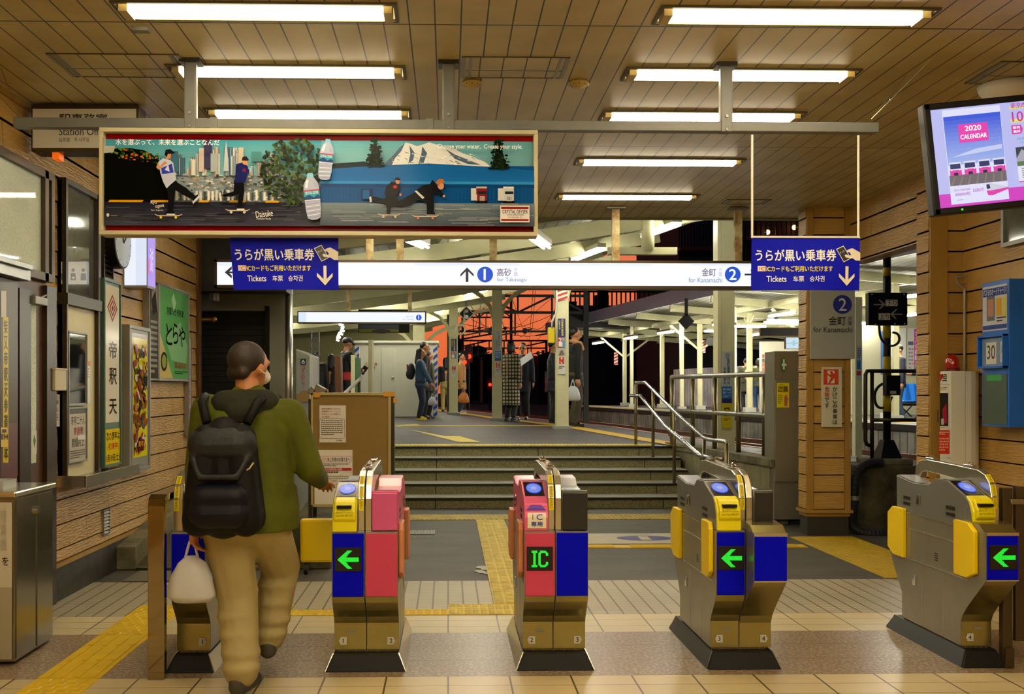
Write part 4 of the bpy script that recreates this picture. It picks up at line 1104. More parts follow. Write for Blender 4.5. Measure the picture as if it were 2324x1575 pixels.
# green poster, dark poster
t, fn = plate('poster', 'large green advertising poster with brush lettering in a silver frame', 'poster', 352, 421, 640, 864, ALU, th=.035, fw=.018)
A = Art(fn, .002); A.rc(.03, .03, .98, .97, '5ca062'); A.pg([(.03, .5), (.45, .97), (.03, .97)], 'c9b878'); A.pg([(.4, .13), (.47, .06), (.56, .16), (.48, .26)], 'a9cfae'); A.tx('京都八代 老時津', .25, .22, .8, .3, '12301a', .02)
A.pg([(.2, .55), (.7, .35), (.95, .6), (.9, .8), (.4, .78)], '86bc8c')
A.tx('と', .22, .4, .42, .62, '0c1a10', .02); A.tx('ら', .44, .38, .62, .6, '0c1a10', .02); A.tx('や', .64, .4, .86, .62, '0c1a10', .02)
A.el(.16, .8, .1, .1, '3a3018'); A.el(.16, .8, .07, .07, '8a9a50'); A.tx('03-3659-8111', .5, .8, .95, .86, 'b03020', .03); A.fake(.5, .89, .95, .93, 2, '204828'); A.out('sheet', t, print_mat('glossy_poster', .14, spec=.06))
t, fn = plate('poster', 'narrow dark grey poster left of the large green poster', 'poster', 329, 351, 632, 863, ALU, th=.035, fw=.012)
A = Art(fn, .002); A.rc(.05, .02, .97, .98, '3d3a38'); A.rc(.3, .04, .95, .3, '8c8684'); A.pg([(.3, .2), (.7, .1), (.9, .3), (.4, .35)], '241c1c'); A.fake(.2, .4, .9, .95, 10, 'a8a49c'); A.out('sheet', t, print_mat('glossy_poster', .14, spec=.06))
# yellow poster
t, fn = plate('poster', 'tall yellow and brown festival poster in a wide silver frame', 'poster', 276, 325, 736, 1076, ALU, th=.06, fw=.03)
A = Art(fn, .002); A.rc(.12, .05, .88, .95, '8d8c88'); A.rc(.2, .08, .86, .9, 'd8cf10'); rr = random.Random(9)
for k in range(150):
    u, v = rr.uniform(.24, .8), rr.uniform(.12, .86)
    A.el(u, v, rr.uniform(.03, .1), rr.uniform(.01, .035), rr.choice(['6a4418', '8a3a1c', '3b2a20', 'c98a4a', 'd8d0c0', '2a2018', 'a8601c', '4a5064', '9a1c14']), 7, rot=rr.uniform(-.5, .5)); A.o -= A.step * .7
A.nxt(); A.o += .001
A.tx('大', .6, .2, .8, .3, 'd8cf10', .05); A.tx('祭', .6, .34, .8, .44, '201808', .05); A.rc(.35, .78, .62, .86, '5a1810'); A.tx('寅年', .36, .79, .6, .83, 'd89a30', .04); A.out('sheet', t, print_mat('glossy_poster', .14, spec=.06))
# narrow vertical banner
t, fn = plate('poster', 'very narrow white poster column beside the wall corner', 'poster', 423, 430, 765, 990, ALU, th=.02, fw=.006)
A = Art(fn, .002); A.rc(.1, .01, .9, .99, 'b9b6c0'); A.vt('京成電鉄駅案内図', .5, .1, .9, .5, 'a03050', .03); A.out('sheet', t)
# paper notice, box
A = Art(onX(WL + .03), .002); A.rc(109, 895, 135, 968, 'cfcbbf'); A.tx('お知らせ ご案内', 112, 908, 132, 918, '26241e', .03); A.tx('やっ 行政人', 112, 924, 132, 934, '26241e', .03); A.fake(112, 940, 132, 962, 4, '4a463c')
A.out('paper_notice', None, label='white paper notice taped left of the service hatch', cat='notice')
q = PX(WL + .05, 124, 862); b = MB(); b.box(WL + .01, WL + .09, q.y - .09, q.y + .10, q.z - .07, q.z + .07); b.box(WL + .01, WL + .095, q.y - .095, q.y + .105, q.z + .062, q.z + .075)
b.build('wall_box', mat('beige_box', 'bfb592', .45), label='small beige box on the wall above the white paper notice', cat='box', bevel=.004)
q0, q1 = PX(WL + .02, 235, 1158), PX(WL + .02, 235, 1217); t = thing('floor_vent', 'small aluminium louvre low on the left wall', 'vent', (WL, q0.y, q1.z)); b = MB(); frame_rect(b, WL + .012, q0.y, wy(249), q1.z, q0.z, .008, .012); b.build('vent_frame', ALU, t)
b = MB()
for k in range(7): z = q1.z + .015 + k * .025; b.add([(WL + .025, q0.y + .006, z), (WL + .025, wy(249) - .006, z), (WL + .012, wy(249) - .006, z + .016), (WL + .012, q0.y + .006, z + .016)], [(0, 1, 2, 3)])
b.build('vent_slats', ALU, t)
# steel counter box bottom left
t = thing('steel_cabinet', 'stainless steel fare adjustment cabinet at the left edge', 'cabinet', (-2.4, 5.3, 0))
b = MB(); b.box(-2.58, -2.205, 5.11, 5.60, .02, .855); b.build('cabinet_body', mat('mirror_steel', '8f8b7c', .16, .9), t)
b = MB(); b.box(-2.59, -2.19, 5.09, 5.62, .855, .885); b.build('cabinet_top', STEELF, t, bevel=.008)
b = MB(); b.box(-2.206, -2.2, 5.13, 5.36, .03, .84); b.box(-2.206, -2.2, 5.385, 5.59, .03, .84); b.build('side_door', mat('mirror_steel', '8f8b7c', .16, .9), t)
b = MB(); b.cyl((-2.2, 5.372, .76), (-2.185, 5.372, .76), .022, n=16); b.build('lock', CHROME, t)
A = Art(lambda u, v, o: Vector((-2.58 + .37 * u, 5.108 - o, .855 - .83 * v)), .002); A.rc(.2, .03, .99, .55, 'c9c5b6'); A.rc(.02, .55, .99, .99, 'a39d88'); A.vt('を', .9, .36, .42, .1, '1a1812', .03); A.vt('ご利用下さい。', .62, .15, .53, .1, '1a1812', .03); A.vt('きっぷの精算', .35, .06, .4, .1, '1a1812', .03)
A.vt('精算機', .88, .07, .33, .1, 'b0aa98', .0); A.rc(.45, .83, .7, .93, '16140f'); A.out('front_notice', t)
b = MB(); b.box(-2.5, -2.3, 5.2, 5.36, .885, .90); b.box(-2.5, -2.3, 5.2, 5.21, .9, .93); b.box(-2.5, -2.3, 5.35, 5.36, .9, .93); b.box(-2.31, -2.30, 5.21, 5.35, .9, .93)
b.build('coin_tray', mat('clear_tray', 'b9bdb8', .1, coat=.5), label='small clear tray on top of the stainless cabinet', cat='tray')
# concrete kerb along the left wall
b = MB(); b.prism([(7.8, 0), (7.8, .18), (11.8, .72), (11.8, 0)], 0, WL + .02, WL + .17); b.build('concrete_kerb', CONC, label='low sloping concrete kerb along the left wall foot', cat='kerb', bevel=.008)

# ================================================================= RIGHT SIDE
# hanging screen
D = 5.0; t = thing('display_screen', 'flat screen with calendar advert hanging tilted at the upper right', 'screen', (2.7, D, 2.4))
Rm = Matrix.Translation(P(2094, 238, D)) @ Matrix.Rotation(R_ := math.radians(-5.2), 4, 'Y') @ Matrix.Shear('XZ', 4, (0, 0)) if False else Matrix.Translation(P(2094, 238, D)) @ Matrix.Rotation(math.radians(-6.), 4, 'Y')
Ws, Hs = .98, .565
def sf(u, v, o): return Rm @ Vector((u * Ws, -o, -v * Hs))
b = MB(); b.M = Rm; b.box(0, Ws, 0, .06, -Hs, 0); b.build('screen_body', BLACK, t, bevel=.004)
b = MB(); b.M = Rm
for q in ((0, Ws, -.032, 0), (0, Ws, -Hs, -Hs + .032), (0, .032, -Hs, 0), (Ws - .032, Ws, -Hs, 0)): b.box(q[0], q[1], -.012, 0, q[2], q[3])
b.build('bezel', BLACK, t, bevel=.005)
b = MB(); b.M = Rm; b.ball((.14, -.013, -Hs + .015), .005, nu=8, nv=6); b.build('power_light', mat('green_led', '20e030', .4, em=3.), t)
A = Art(sf, .002, .0003); sx = lambda u: u
A.rc(.033, .056, .967, .944, 'b9bcf0'); A.rc(.033, .82, .967, .944, 'd23fc0')
A.rc(.095, .07, .40, .92, 'dfe0fa'); A.grad(.098, .13, .398, .57, '2c50d8', '9fb4ec', 12)
A.rc(.17, .21, .325, .375, 'e63fae'); A.tx('2020', .205, .228, .29, .275, 'ffffff', .04); A.tx('CALENDAR', .178, .305, .317, .345, 'ffffff', .04)
A.pg([(.12, .5), (.25, .44), (.39, .42), (.39, .46), (.25, .48)], 'c4cdf2')
A.rc(.098, .66, .398, .755, '6d6670')
for k in range(7): A.pg([(.10 + k * .044, .755), (.13 + k * .04, .66), (.135 + k * .04, .66), (.11 + k * .044, .755)], '8a7a6c')
for k in range(4):
    x = .102 + k * .0755; A.rc(x, .545, x + .062, .655, 'dcdcf0'); A.rc(x + .004, .56, x + .058, .605, '28326a'); A.rc(x, .615, x + .062, .665, 'e03fa8'); A.rc(x + .02, .64, x + .042, .665, '22202c'); A.rc(x + .006, .612, x + .013, .62, 'ffffff'); A.rc(x + .049, .612, x + .056, .62, 'ffffff')
A.tx('2019 WINTER', .11, .79, .195, .808, 'b05ac8', .01); A.tx('80000形', .115, .822, .195, .852, 'b85ac8', .02); A.tx('DEBUT!', .21, .80, .265, .828, 'b85ac8', .02)
A.pg([(.278, .77), (.30, .765), (.395, .81), (.395, .83), (.31, .87), (.285, .87)], 'cfcfe0'); A.pg([(.28, .775), (.296, .772), (.30, .81), (.281, .815)], '28305c'); A.pg([(.278, .83), (.305, .83), (.395, .815), (.395, .83), (.31, .875), (.285, .872)], 'e03fa8')
A.fake(.12, .885, .17, .895, 1, '666688')
A.rc(.44, .105, .66, .125, 'e8e060'); A.tx('新京成カレンダー', .45, .07, .66, .12, 'c03aa0', .02); A.rc(.44, .215, .66, .245, 'e8e060'); A.tx('10/15', .45, .15, .60, .24, 'c8389c', .02)
A.pg([(.44, .27), (.49, .27), (.50, .31), (.49, .35), (.44, .35)], 'd83fa8'); A.tx('販売', .448, .28, .485, .305, 'ffffff', .03); A.tx('箇所', .448, .315, .485, .34, 'ffffff', .03); A.fake(.51, .28, .66, .34, 3, '666688')
A.tx('月曜日は全', .46, .385, .6, .41, '58a0d8', .01); A.tx('カレンダー', .475, .42, .6, .44, '58a0d8', .01)
A.rc(.45, .47, .7, .60, '39404c'); A.pg([(.45, .57), (.48, .49), (.51, .53), (.55, .48), (.6, .55), (.6, .6), (.45, .6)], 'a8a8b4'); A.rc(.45, .6, .7, .64, '5a7a50'); A.rc(.45, .64, .7, .78, 'e4e4f4'); A.fake(.47, .66, .68, .76, 5, '9090b0'); A.rc(.45, .775, .7, .785, 'd83fa8')
A.tx('販売中', .5, .85, .6, .89, 'ffffff', .02)
A.out('screen_picture', t, SCREEN)
b = MB(); b.cyl((3.15, D + .1, 2.6), (3.15, D + .1, CZ), .03); b.build('ceiling_mount', WHITE, t)
g = G(2282, 207, CZ - .04); t = thing('ceiling_speaker', 'white dome on the ceiling behind the hanging screen', 'ceiling dome', g)
b = MB(); b.lathe([(.0, -.06), (.10, -.045), (.14, 0), (.15, .035), (.001, .04)], g, 24); b.build('dome', WHITE, t, smooth=True)
# wall window upper right
def ry(px, X=WR - .012): return PX(X, px, 884).y
t = thing('window_3', None, None, (WR, 7.0, 2.2)); t['kind'] = 'structure'
q0, q1 = PX(WR - .02, 2281, 484), PX(WR - .02, 2281, 562); b = MB(); frame_rect(b, WR - .012, 6.0, q0.y, q1.z, q0.z + .12, .03, .04, -1); b.build('window_frame', ALU, t)
b = MB(); b.box(WR - .03, WR - .012, 6.0, q0.y, q1.z + .02, q0.z + .1); b.build('pane', MATS['grey_glass'], t)
# blue calendar cabinet
X0 = 4.0; y0, y1 = PX(X0, 2290, 884).y, PX(X0, 2229, 884).y
zt, zb = PX(X0, 2290, 632).z, PX(X0, 2290, 970).z
t = thing('blue_cabinet', 'bright blue wall cabinet holding leaflets and a date card', 'cabinet', (4.07, (y0 + y1) / 2, zb))
BLU = mat('bright_blue_paint', '0d5fc8', .35)
b = MB(); b.box(X0, WR - .01, y0, y1, zb, zt); b.build('cabinet_body', BLU, t, bevel=.004)
def bf(u, v, o): return Vector((X0 - o, y1 + (y0 - y1) * u, zt + (zb - zt) * v))
A = Art(bf, .003, .0004); A.rc(.04, .03, .95, .34, 'c9cdd8'); A.rc(.05, .045, .94, .1, '3a4f9a'); A.rc(.05, .3, .94, .33, '3a4f9a'); A.rc(.2, .1, .5, .27, '6d6f7c'); A.rc(.24, .12, .46, .24, 'b98a78'); A.rc(.56, .12, .74, .24, 'd8a830'); A.rc(.78, .12, .92, .26, 'd6cf60'); A.fake(.58, .25, .92, .29, 2, '33363c'); A.tx('パスモのオートチャージ', .08, .05, .92, .095, 'dde0f0', .02)
A.out('leaflet_poster', t, print_mat('glossy_poster', .14, spec=.06))
b = MB()
for z0_, z1_, a_, c_ in ((.37, .385, 0, 1), (.585, .6, 0, 1)): b.box(X0 - .04, X0, y0 + .01, y1, zt + (zb - zt) * z1_, zt + (zb - zt) * z0_)
for ya in (y0 + .01, y1 - .012): b.box(X0 - .04, X0, ya, ya + .012, zt + (zb - zt) * .6, zt + (zb - zt) * .37)
b.build('date_case', BLU, t, bevel=.002)
A = Art(bf, .012, .0006); A.rc(.06, .39, .94, .585, '6d86b0'); A.rc(.22, .42, .60, .57, 'd6d2c6'); A.tx('30', .26, .44, .56, .535, '1c2430', .02); A.rc(.76, .42, .92, .56, 'd6d2c6'); A.tx('月', .78, .44, .9, .5, '1c2430'); A.out('date_card', t)
A = Art(bf, .003, .0004); A.rc(.05, .64, .94, .985, '42564c'); A.rc(.2, .645, .75, .685, '2a9a4a'); A.out('green_board', t)
# AED cylinder
cx_, cy_ = 3.99, 7.68; r_ = .135
zt = P(2165, 843, cy_).z
t = thing('aed_cabinet', 'white rounded AED cabinet column by the right wall corner', 'AED cabinet', (cx_, cy_, 0))
b = MB(); pts = []
for k in range(40):
    a_ = 2 * PI * k / 40; rr_ = r_ * (1 + (.012 if k % 2 else 0)); pts.append((cx_ + rr_ * math.cos(a_), cy_ + rr_ * math.sin(a_)))
b.prism(pts, 2, 0, zt); b.build('cabinet_column', mat('white_enamel', 'd9d6c8', .35), t)
b = MB(); b.box(cx_ - .145, cx_ - .02, cy_ - .14, cy_ + .02, .0, zt + .002); b.build('front_door', MATS['white_enamel'], t, bevel=.01)
A = Art(onY(cy_ - .14), .002, .0004)
A.pg([(2131, 848), (2135, 850), (2139, 848), (2139, 856), (2135, 866), (2131, 856)], 'c8301c'); A.tx('AED', 2138, 849, 2149, 860, '1c1c1c', .05); A.rc(2138, 862, 2149, 865, '3a3a3a'); A.rc(2126, 872, 2156, 873, '8a8a86'); A.tx('AED', 2132, 878, 2140, 886, 'a8b83a', .03); A.fake(2141, 878, 2150, 886, 2, '666666')
A.rc(2133, 892, 2152, 967, '201c20'); A.pg([(2138, 930), (2148, 915), (2150, 960), (2140, 962)], 'a8243a'); A.rc(2136, 950, 2142, 964, 'cccccc'); A.rc(2128, 930, 2130, 958, '2a2a2a'); A.fake(2133, 970, 2152, 973, 1, '555555')
A.rc(2130, 976, 2155, 1030, 'c9301c'); A.fake(2132, 980, 2153, 988, 2, 'f0d8d0'); A.fake(2132, 994, 2153, 1026, 5, 'e8b8a8'); A.tx('アクサ損保', 2147, 1038, 2158, 1042, '3a4a8a'); A.out('door_print', t)
t = thing('warning_beacon', 'red dome warning beacon on top of the AED cabinet', 'beacon', (cx_ - .0, cy_, zt))
bx = xat(2161, cy_); RED = mat('red_dome', '9a0e0a', .12, 0, coat=.8)
b = MB(); b.lathe([(.058, 0), (.058, .018), (.05, .02)], (bx, cy_, zt), 24); b.build('beacon_base', mat('red_base', '5a0a08', .4), t)
b = MB(); b.lathe([(.05, .018), (.052, .04), (.05, .085), (.042, .11), (.026, .128), (.001, .136)], (bx, cy_, zt), 24); b.build('beacon_dome', RED, t, smooth=True)
# shovel
t = thing('snow_shovel', 'snow shovel with grey handle standing behind the AED cabinet', 'shovel', (xat(2189, 7.84), 7.84, 0))
hx = xat(2189, 7.84); zt2 = P(2189, 627, 7.84).z; zn = P(2189, 655, 7.84).z
b = MB(); b.cyl((hx, 7.84, .4), (hx, 7.84, zn), .011); b.build('shaft', mat('shovel_shaft', 'a39a84', .4, .4), t)
b = MB(); b.tube([(hx - .07, 7.84, zt2), (hx + .07, 7.84, zt2), (hx + .055, 7.84, zt2 - .06), (hx + .01, 7.84, zn), (hx - .01, 7.84, zn), (hx - .055, 7.84, zt2 - .06)], .009, 8, closed=True); b.tube([(hx - .045, 7.84, zt2 - .055), (hx + .045, 7.84, zt2 - .055)], .004); b.build('grip', MATS['shovel_shaft'], t)
b = MB(); b.box(hx - .03, hx + .12, 7.83, 7.85, 0.0, .42); b.build('blade', ALU, t)
# pillar signs
A = Art(onY(9.485), .002, .0006)
t = thing('platform_sign', 'grey panel sign for platform 2 for Kanamachi on the tan pillar', 'sign', (3.65, 9.48, 1.7))
a, c = P(1838, 545, 9.48), P(1938, 815, 9.48); b = MB(); b.box(a.x, c.x, 9.455, 9.487, c.z, a.z); b.build('sign_panel', mat('sign_grey', '9ea29c', .4), t, bevel=.002)
A = Art(onY(9.455), .002, .0006); A.pg([(1908, 655), (1918, 643), (1922, 646), (1911, 660)], '111111'); A.el(1912, 691, 21.5, 21.5, '1c2a8c', 36); A.tx('2', 1904, 677, 1921, 705, 'c9ccc6', .01); A.tx('金町', 1881, 718, 1919, 738, '1a1a1a', .02); A.tx('方', 1924, 718, 1934, 727, '1a1a1a'); A.tx('面', 1924, 729, 1934, 738, '1a1a1a'); A.tx('for Kanamachi', 1846, 742, 1934, 754, '2a2a2a', .01); A.out('lettering', t)
t = thing('danger_sign', 'white danger sign with red running figure on the pillar below the platform sign', 'sign', (3.7, 9.48, 1.0))
a, c = P(1864, 833, 9.48), P(1909, 969, 9.48); b = MB(); b.box(a.x, c.x, 9.458, 9.487, c.z, a.z); b.build('sign_panel', mat('sign_white', 'cfcdb4', .4), t, bevel=.002)
A = Art(onY(9.458), .002, .0006); A.rc(1869, 838, 1903, 873, 'c8401c'); A.rc(1878, 841, 1894, 870, 'dcd8c0'); A.pg([(1876, 846), (1884, 850), (1890, 846), (1898, 852), (1892, 860), (1884, 870), (1880, 869), (1886, 857), (1877, 850)], 'c8401c'); A.el(1887, 845, 3, 3, 'c8401c')
A.vt('危険', 1877, 877, 902, 12, 'c8401c', .03); A.vt('です', 1877, 902, 926, 12, '1c1c1c', .02); A.vt('かけこみ乗車は', 1895, 877, 964, 12, '1c1c1c', .02); A.out('lettering', t)
# stainless cabinet with cross
YC = 10.2; a, c = P(1756, 797, YC), P(1822, 1195, YC)
t = thing('first_aid_cabinet', 'tall stainless cabinet with green cross emblem beside the tan pillar', 'cabinet', ((a.x + c.x) / 2, YC, 0))
b = MB(); b.box(a.x, c.x + .08, YC, YC + .3, 0.06, a.z); b.build('cabinet_body', mat('stainless_dark', '8a8677', .3, .5, bump=.03, bscale=3), t, bevel=.006)
b = MB(); b.box(a.x + .01, c.x, YC - .02, YC, .45, a.z - .3); b.build('cabinet_door', MATS['stainless_dark'], t, bevel=.004)
A = Art(onY(YC - .02), .003, .0006); A.el(1779, 827, 6, 15, '1d7a3a'); A.rc(1777, 815, 1781, 839, 'dfe8df'); A.rc(1774, 825, 1785, 831, 'dfe8df')
A.rc(1763, 869, 1791, 925, 'e8d818'); A.tx('広告主募集', 1766, 876, 1788, 890, '3a3608', .04); A.fake(1766, 896, 1776, 918, 5, '6a6410'); A.pg([(1780, 900), (1784, 894), (1789, 904), (1787, 922), (1780, 922)], 'b8606a'); A.tx('広告募集中', 1765, 872, 1780, 875, '5a5608'); A.out('cabinet_print', t)
# ================================================================= TACTILE PAVING AND FLOOR ITEMS
def tactile(label, x0, x1, y0, y1, z=0., kind='dots', along='y', m=None, tile=.3, n=6, group='tactile paving'):
    b = MB(); b.box(x0, x1, y0, y1, z - .002, z + .004)
    zz = z + .004; pitch = tile / n
    if kind == 'dots':
        i = 0; y = y0 + pitch / 2
        while y < y1 - .01:
            x = x0 + pitch / 2 + (pitch / 2 if (i % 2 and n < 6) else 0)
            while x < x1 - .01:
                w = pitch * .34
                b.add([(x - w, y - w, zz), (x + w, y - w, zz), (x + w, y + w, zz), (x - w, y + w, zz), (x - w * .7, y - w * .7, zz + .004), (x + w * .7, y - w * .7, zz + .004), (x + w * .7, y + w * .7, zz + .004), (x - w * .7, y + w * .7, zz + .004)],
                      [(4, 5, 6, 7), (0, 1, 5, 4), (1, 2, 6, 5), (2, 3, 7, 6), (3, 0, 4, 7)])
                x += pitch
            y += pitch; i += 1
    else:
        if along == 'y':
            k = 4; w = (x1 - x0) / k
            y = y0
            while y < y1 - .01:
                ye = min(y + (tile if kind == 'bars' else .045), y1)
                for i in range(k):
                    xc = x0 + w * (i + .5); ww = w * (.16 if kind == 'bars' else .36)
                    b.box(xc - ww, xc + ww, y + .006, ye - .006, zz, zz + .005)
                y = ye
        else:
            x = x0
            while x < x1 - .02: b.box(x + .012, x + .035, y0 + .01, y1 - .01, zz, zz + .004); x += .05
    return b.build('tactile_paving', m or TAC, label=label, cat='tactile paving', group=group)
tactile('yellow studded paving at the bottom left edge in front of the brown floor band', -1.99, -1.69, 3.9, 4.86, n=5)
tactile('yellow ribbed paving strip crossing the brown floor band left of the gates', -1.99, -1.69, 4.87, 5.72, kind='bars')
tactile('yellow studded paving corner beyond the brown floor band at the left', -1.99, -1.69, 5.73, 6.49, n=5)
tactile('yellow studded paving running right from the left corner behind the first gate', -1.69, -1.0, 6.19, 6.49)
tactile('thin half width yellow paving row behind lanes one and two', -1.0, 0., 6.19, 6.345)
tactile('pale yellow studded paving at the foot of the central guide path behind lane two', 0., .62, 6.19, 6.49, m=TAC2)
tactile('pale yellow guide path leading from lane two to the stairs', .30, .60, 6.50, 10.68, kind='rungs', m=TAC2)
tactile('worn yellow paving row along the foot of the stairs', -1.2, 3.0, 10.7, 11.15, kind='rows', along='x', m=mat('worn_tactile', 'b59a3a', .6, col2='8f7b30', vscale=6))
tactile('thin yellow floor line in front of the white floor sign', 1.0, 3.2, 8.78, 8.93, kind='rungs')
tactile('broad yellow paving field near the tan pillar', 3.25, 3.85, 7.33, 9.4, m=mat('dull_tactile', 'b89b12', .6, var=.15))
# floor sign sticker
b = MB(); b.box(1.2, 2.75, 9.02, 9.66, -.002, .002); b.build('floor_sign', mat('floor_sticker', 'b9b4a0', .6, var=.1), label='white floor sign with a blue number one oval on the asphalt', cat='floor sign')
A = Art(lambda u, v, o: Vector((1.2 + 1.55 * u, 9.66 - .64 * v, .002 + o)), .001)
A.el(.42, .5, .17, .24, '4a5590'); A.tx('1', .40, .33, .44, .66, 'cfccb8', .04); A.tx('高砂', .66, .2, .82, .5, '3a3830', .02); A.tx('for Takasago', .64, .6, .95, .78, '3a3830'); A.out('floor_lettering', bpy.data.objects['floor_sign']) if False else None
fs_ = bpy.data.objects['floor_sign']; A.out('floor_lettering', fs_)
g0, g1 = G(919, 1213), G(988, 1204)
t = thing('drain_grate', 'small slotted drain grate in the asphalt left of the guide path', 'drain', ((g0.x + g1.x) / 2, (g0.y + g1.y) / 2, 0))
b = MB(); b.box(g0.x, g1.x, g0.y, g1.y, -.003, .001); b.build('drain_pit', BLACK, t)
b = MB()
for k in range(20): x = g0.x + (g1.x - g0.x) * (k + .5) / 20; b.box(x - .005, x + .005, g0.y, g1.y, 0, .005)
b.build('grate_bars', mat('grate_metal', '9c988a', .5, .5), t)
g0, g1 = G(250, 1318), G(345, 1288)
t = thing('drain_grate', 'long slotted drain grate in the asphalt beside the left concrete kerb', 'drain', (-2.1, 7.6, 0))
b = MB(); b.box(-2.38, -1.55, 7.32, 7.75, -.003, .001); b.build('drain_pit', BLACK, t)
b = MB()
for k in range(12): y = 7.33 + k * .035; b.box(-2.38, -1.55, y, y + .016, 0, .006)
b.build('grate_bars', MATS['grate_metal'], t)
g = G(1113, 1297); b = MB(); rr = random.Random(4)
for dx, dy, r_ in ((-.02, 0, .05), (.03, .1, .045), (.0, .18, .06), (.02, -.07, .03)): b.add([(g.x + dx + r_ * math.cos(a_) * rr.uniform(.6, 1.2) - .06, g.y + dy + r_ * 1.3 * math.sin(a_) * rr.uniform(.6, 1.2), .002 + dy * .003) for a_ in [k * PI / 5 for k in range(10)]], [tuple(range(10))])
b.build('paint_splash', mat('splash_white', 'a8a69a', .6), label='white paint splash on the asphalt beside the guide path', cat='stain')

# ================================================================= NOTICE BOARD
YN = 7.8
a, c = P(706, 891, YN), P(891, 1150, YN)
t = thing('notice_board', 'brown notice board on castors with taped notices behind the first gates', 'notice board', ((a.x + c.x) / 2, YN, 0))
b = MB(); b.box(a.x + .01, c.x - .015, YN, YN + .03, c.z, a.z - .01); b.build('board_panel', mat('brown_board', '7c6228', .5, var=.15, vscale=2.), t)
b = MB(); frame = mat('board_frame', 'a59868', .4, .4)
for q in ((a.x, c.x, a.z - .022, a.z), (a.x, c.x, c.z, c.z + .02), (a.x, a.x + .016, c.z, a.z), (c.x - .035, c.x - .012, c.z, a.z)): b.box(q[0], q[1], YN - .012, YN + .04, q[2], q[3])
b.build('board_frame', frame, t, bevel=.002)
b = MB(); b.box(c.x - .012, c.x + .015, YN - .01, YN + .06, c.z - .3, a.z - .03); b.box(a.x - .02, a.x, YN - .01, YN + .06, c.z - .3, a.z - .05); b.box(a.x - .02, c.x + .015, YN + .02, YN + .05, .35, .40); b.build('stand_post', DKSTEEL, t)
for x in (a.x, c.x): b = MB(); b.box(x - .02, x + .01, YN - .22, YN + .26, .085, .12); b.box(x - .02, x + .01, YN, YN + .04, .1, c.z); b.build('stand_foot', DKSTEEL, t)
for x in (a.x, c.x):
    for y in (YN - .2, YN + .24): b = MB(); b.cyl((x - .025, y, .04), (x + .005, y, .04), .04, n=16); b.box(x - .02, x, y - .02, y + .02, .04, .09); b.build('castor', RUBBER, t)
b = MB()
for px, py, w_ in ((712, 893, .05), (870, 891, .09), (893, 905, .03)): q = P(px, py, YN); b.box(q.x, q.x + w_, YN - .014, YN - .011, q.z - .03, q.z + .008)
b.build('tape', mat('brown_tape', 'c08a30', .3), t)
def paper(label, x0, y0, x1, y1, draw, Y=YN):
    t = thing('paper_notice', label, 'notice', P((x0 + x1) / 2, y1, Y - .002)); a_, c_ = P(x0, y0, Y), P(x1, y1, Y)
    b = MB(); b.box(a_.x, c_.x, Y - .004, Y - .001, c_.z, a_.z); b.build('sheet', mat('white_paper', 'd3cec6', .6), t)
    A = Art(onY(Y - .004), .001); draw(A); A.out('lettering', t)
def d1(A):
    for k, s in enumerate(('磁気定期券からPASMO', '定期券(ICカード)への', '「のせかえ」をご希望され', 'るお客様へ')): A.tx(s, 730, 926 + k * 6, 773 if k < 3 else 750, 930 + k * 6, '9a4a3a', .02)
    A.ln([(728, 950), (779, 950), (782, 953), (782, 992), (779, 995), (728, 995), (725, 992), (725, 953), (728, 950)], .8, '55504a'); A.fake(729, 953, 778, 990, 8, '55504a', .4); A.tx('京成電鉄', 763, 998, 777, 1001, '2a2622', .03)
def d2(A):
    A.rc(719, 1035, 797, 1049, 'b8686a'); A.rc(720, 1036, 796, 1048, 'd8d3cb'); A.tx('PASMO', 722, 1038, 744, 1046, 'c87a80', .02); A.tx('をご利用のお客さまへ', 744, 1038, 794, 1047, '2a2622', .03)
    A.fake(724, 1052, 792, 1060, 2, '4a4640'); A.rc(718, 1062, 798, 1068, 'a8202c'); A.tx('主な特別限定の概要', 738, 1063, 776, 1067, 'f0e8e4', .02); A.fake(735, 1070, 790, 1076, 1, '35302c'); A.fake(722, 1080, 792, 1096, 3, '6a645c', .3)
    A.rc(720, 1100, 792, 1101, '8a8680'); A.rc(720, 1106, 792, 1107, '8a8680')
paper('upper white paper notice taped on the brown notice board', 725, 920, 785, 1004, d1)
paper('lower white paper notice with red heading taped on the brown notice board', 714, 1021, 800, 1144, d2)
# ribbed wheelchair ramp and its side block
b = MB(); b.prism([(7.78, .0), (7.82, .03), (12.3, .66), (12.3, .0)], 0, WL + .17, -1.22)
b.build('access_ramp', grid_mat('ribbed_steel_plate', '5d5740', '1b190f', [(1, .05, 0, .02)], .35, .2, 2., bump=1.), label='ribbed steel access ramp rising beside the left wall', cat='ramp', bevel=0)
b = MB(); b.prism([(7.8, 0), (7.8, .36), (8.2, .40), (12.4, .75), (12.4, 0)], 0, -1.22, -.92); b.build('ramp_block', CONCD, label='weathered concrete side block between the ramp and the notice board', cat='block', bevel=.01)
t = thing('ramp_rail', 'dark handrail along the ribbed ramp behind the notice board', 'handrail', (-1.1, 8, .3))
b = MB(); b.tube([(-1.07, 8.0, .38), (-1.07, 8.0, 1.1), (-1.07, 8.1, 1.15), (-1.07, 12.3, 1.55)], .02, 8); b.build('rail_pipe', STEEL, t, smooth=True)
b = MB(); b.cyl((-1.07, 10, .5), (-1.07, 10, 1.33), .017); b.build('rail_post', BRONZE, t); b = MB(); b.cyl((-1.07, 12, .7), (-1.07, 12, 1.5), .017); b.build('rail_post', BRONZE, t)

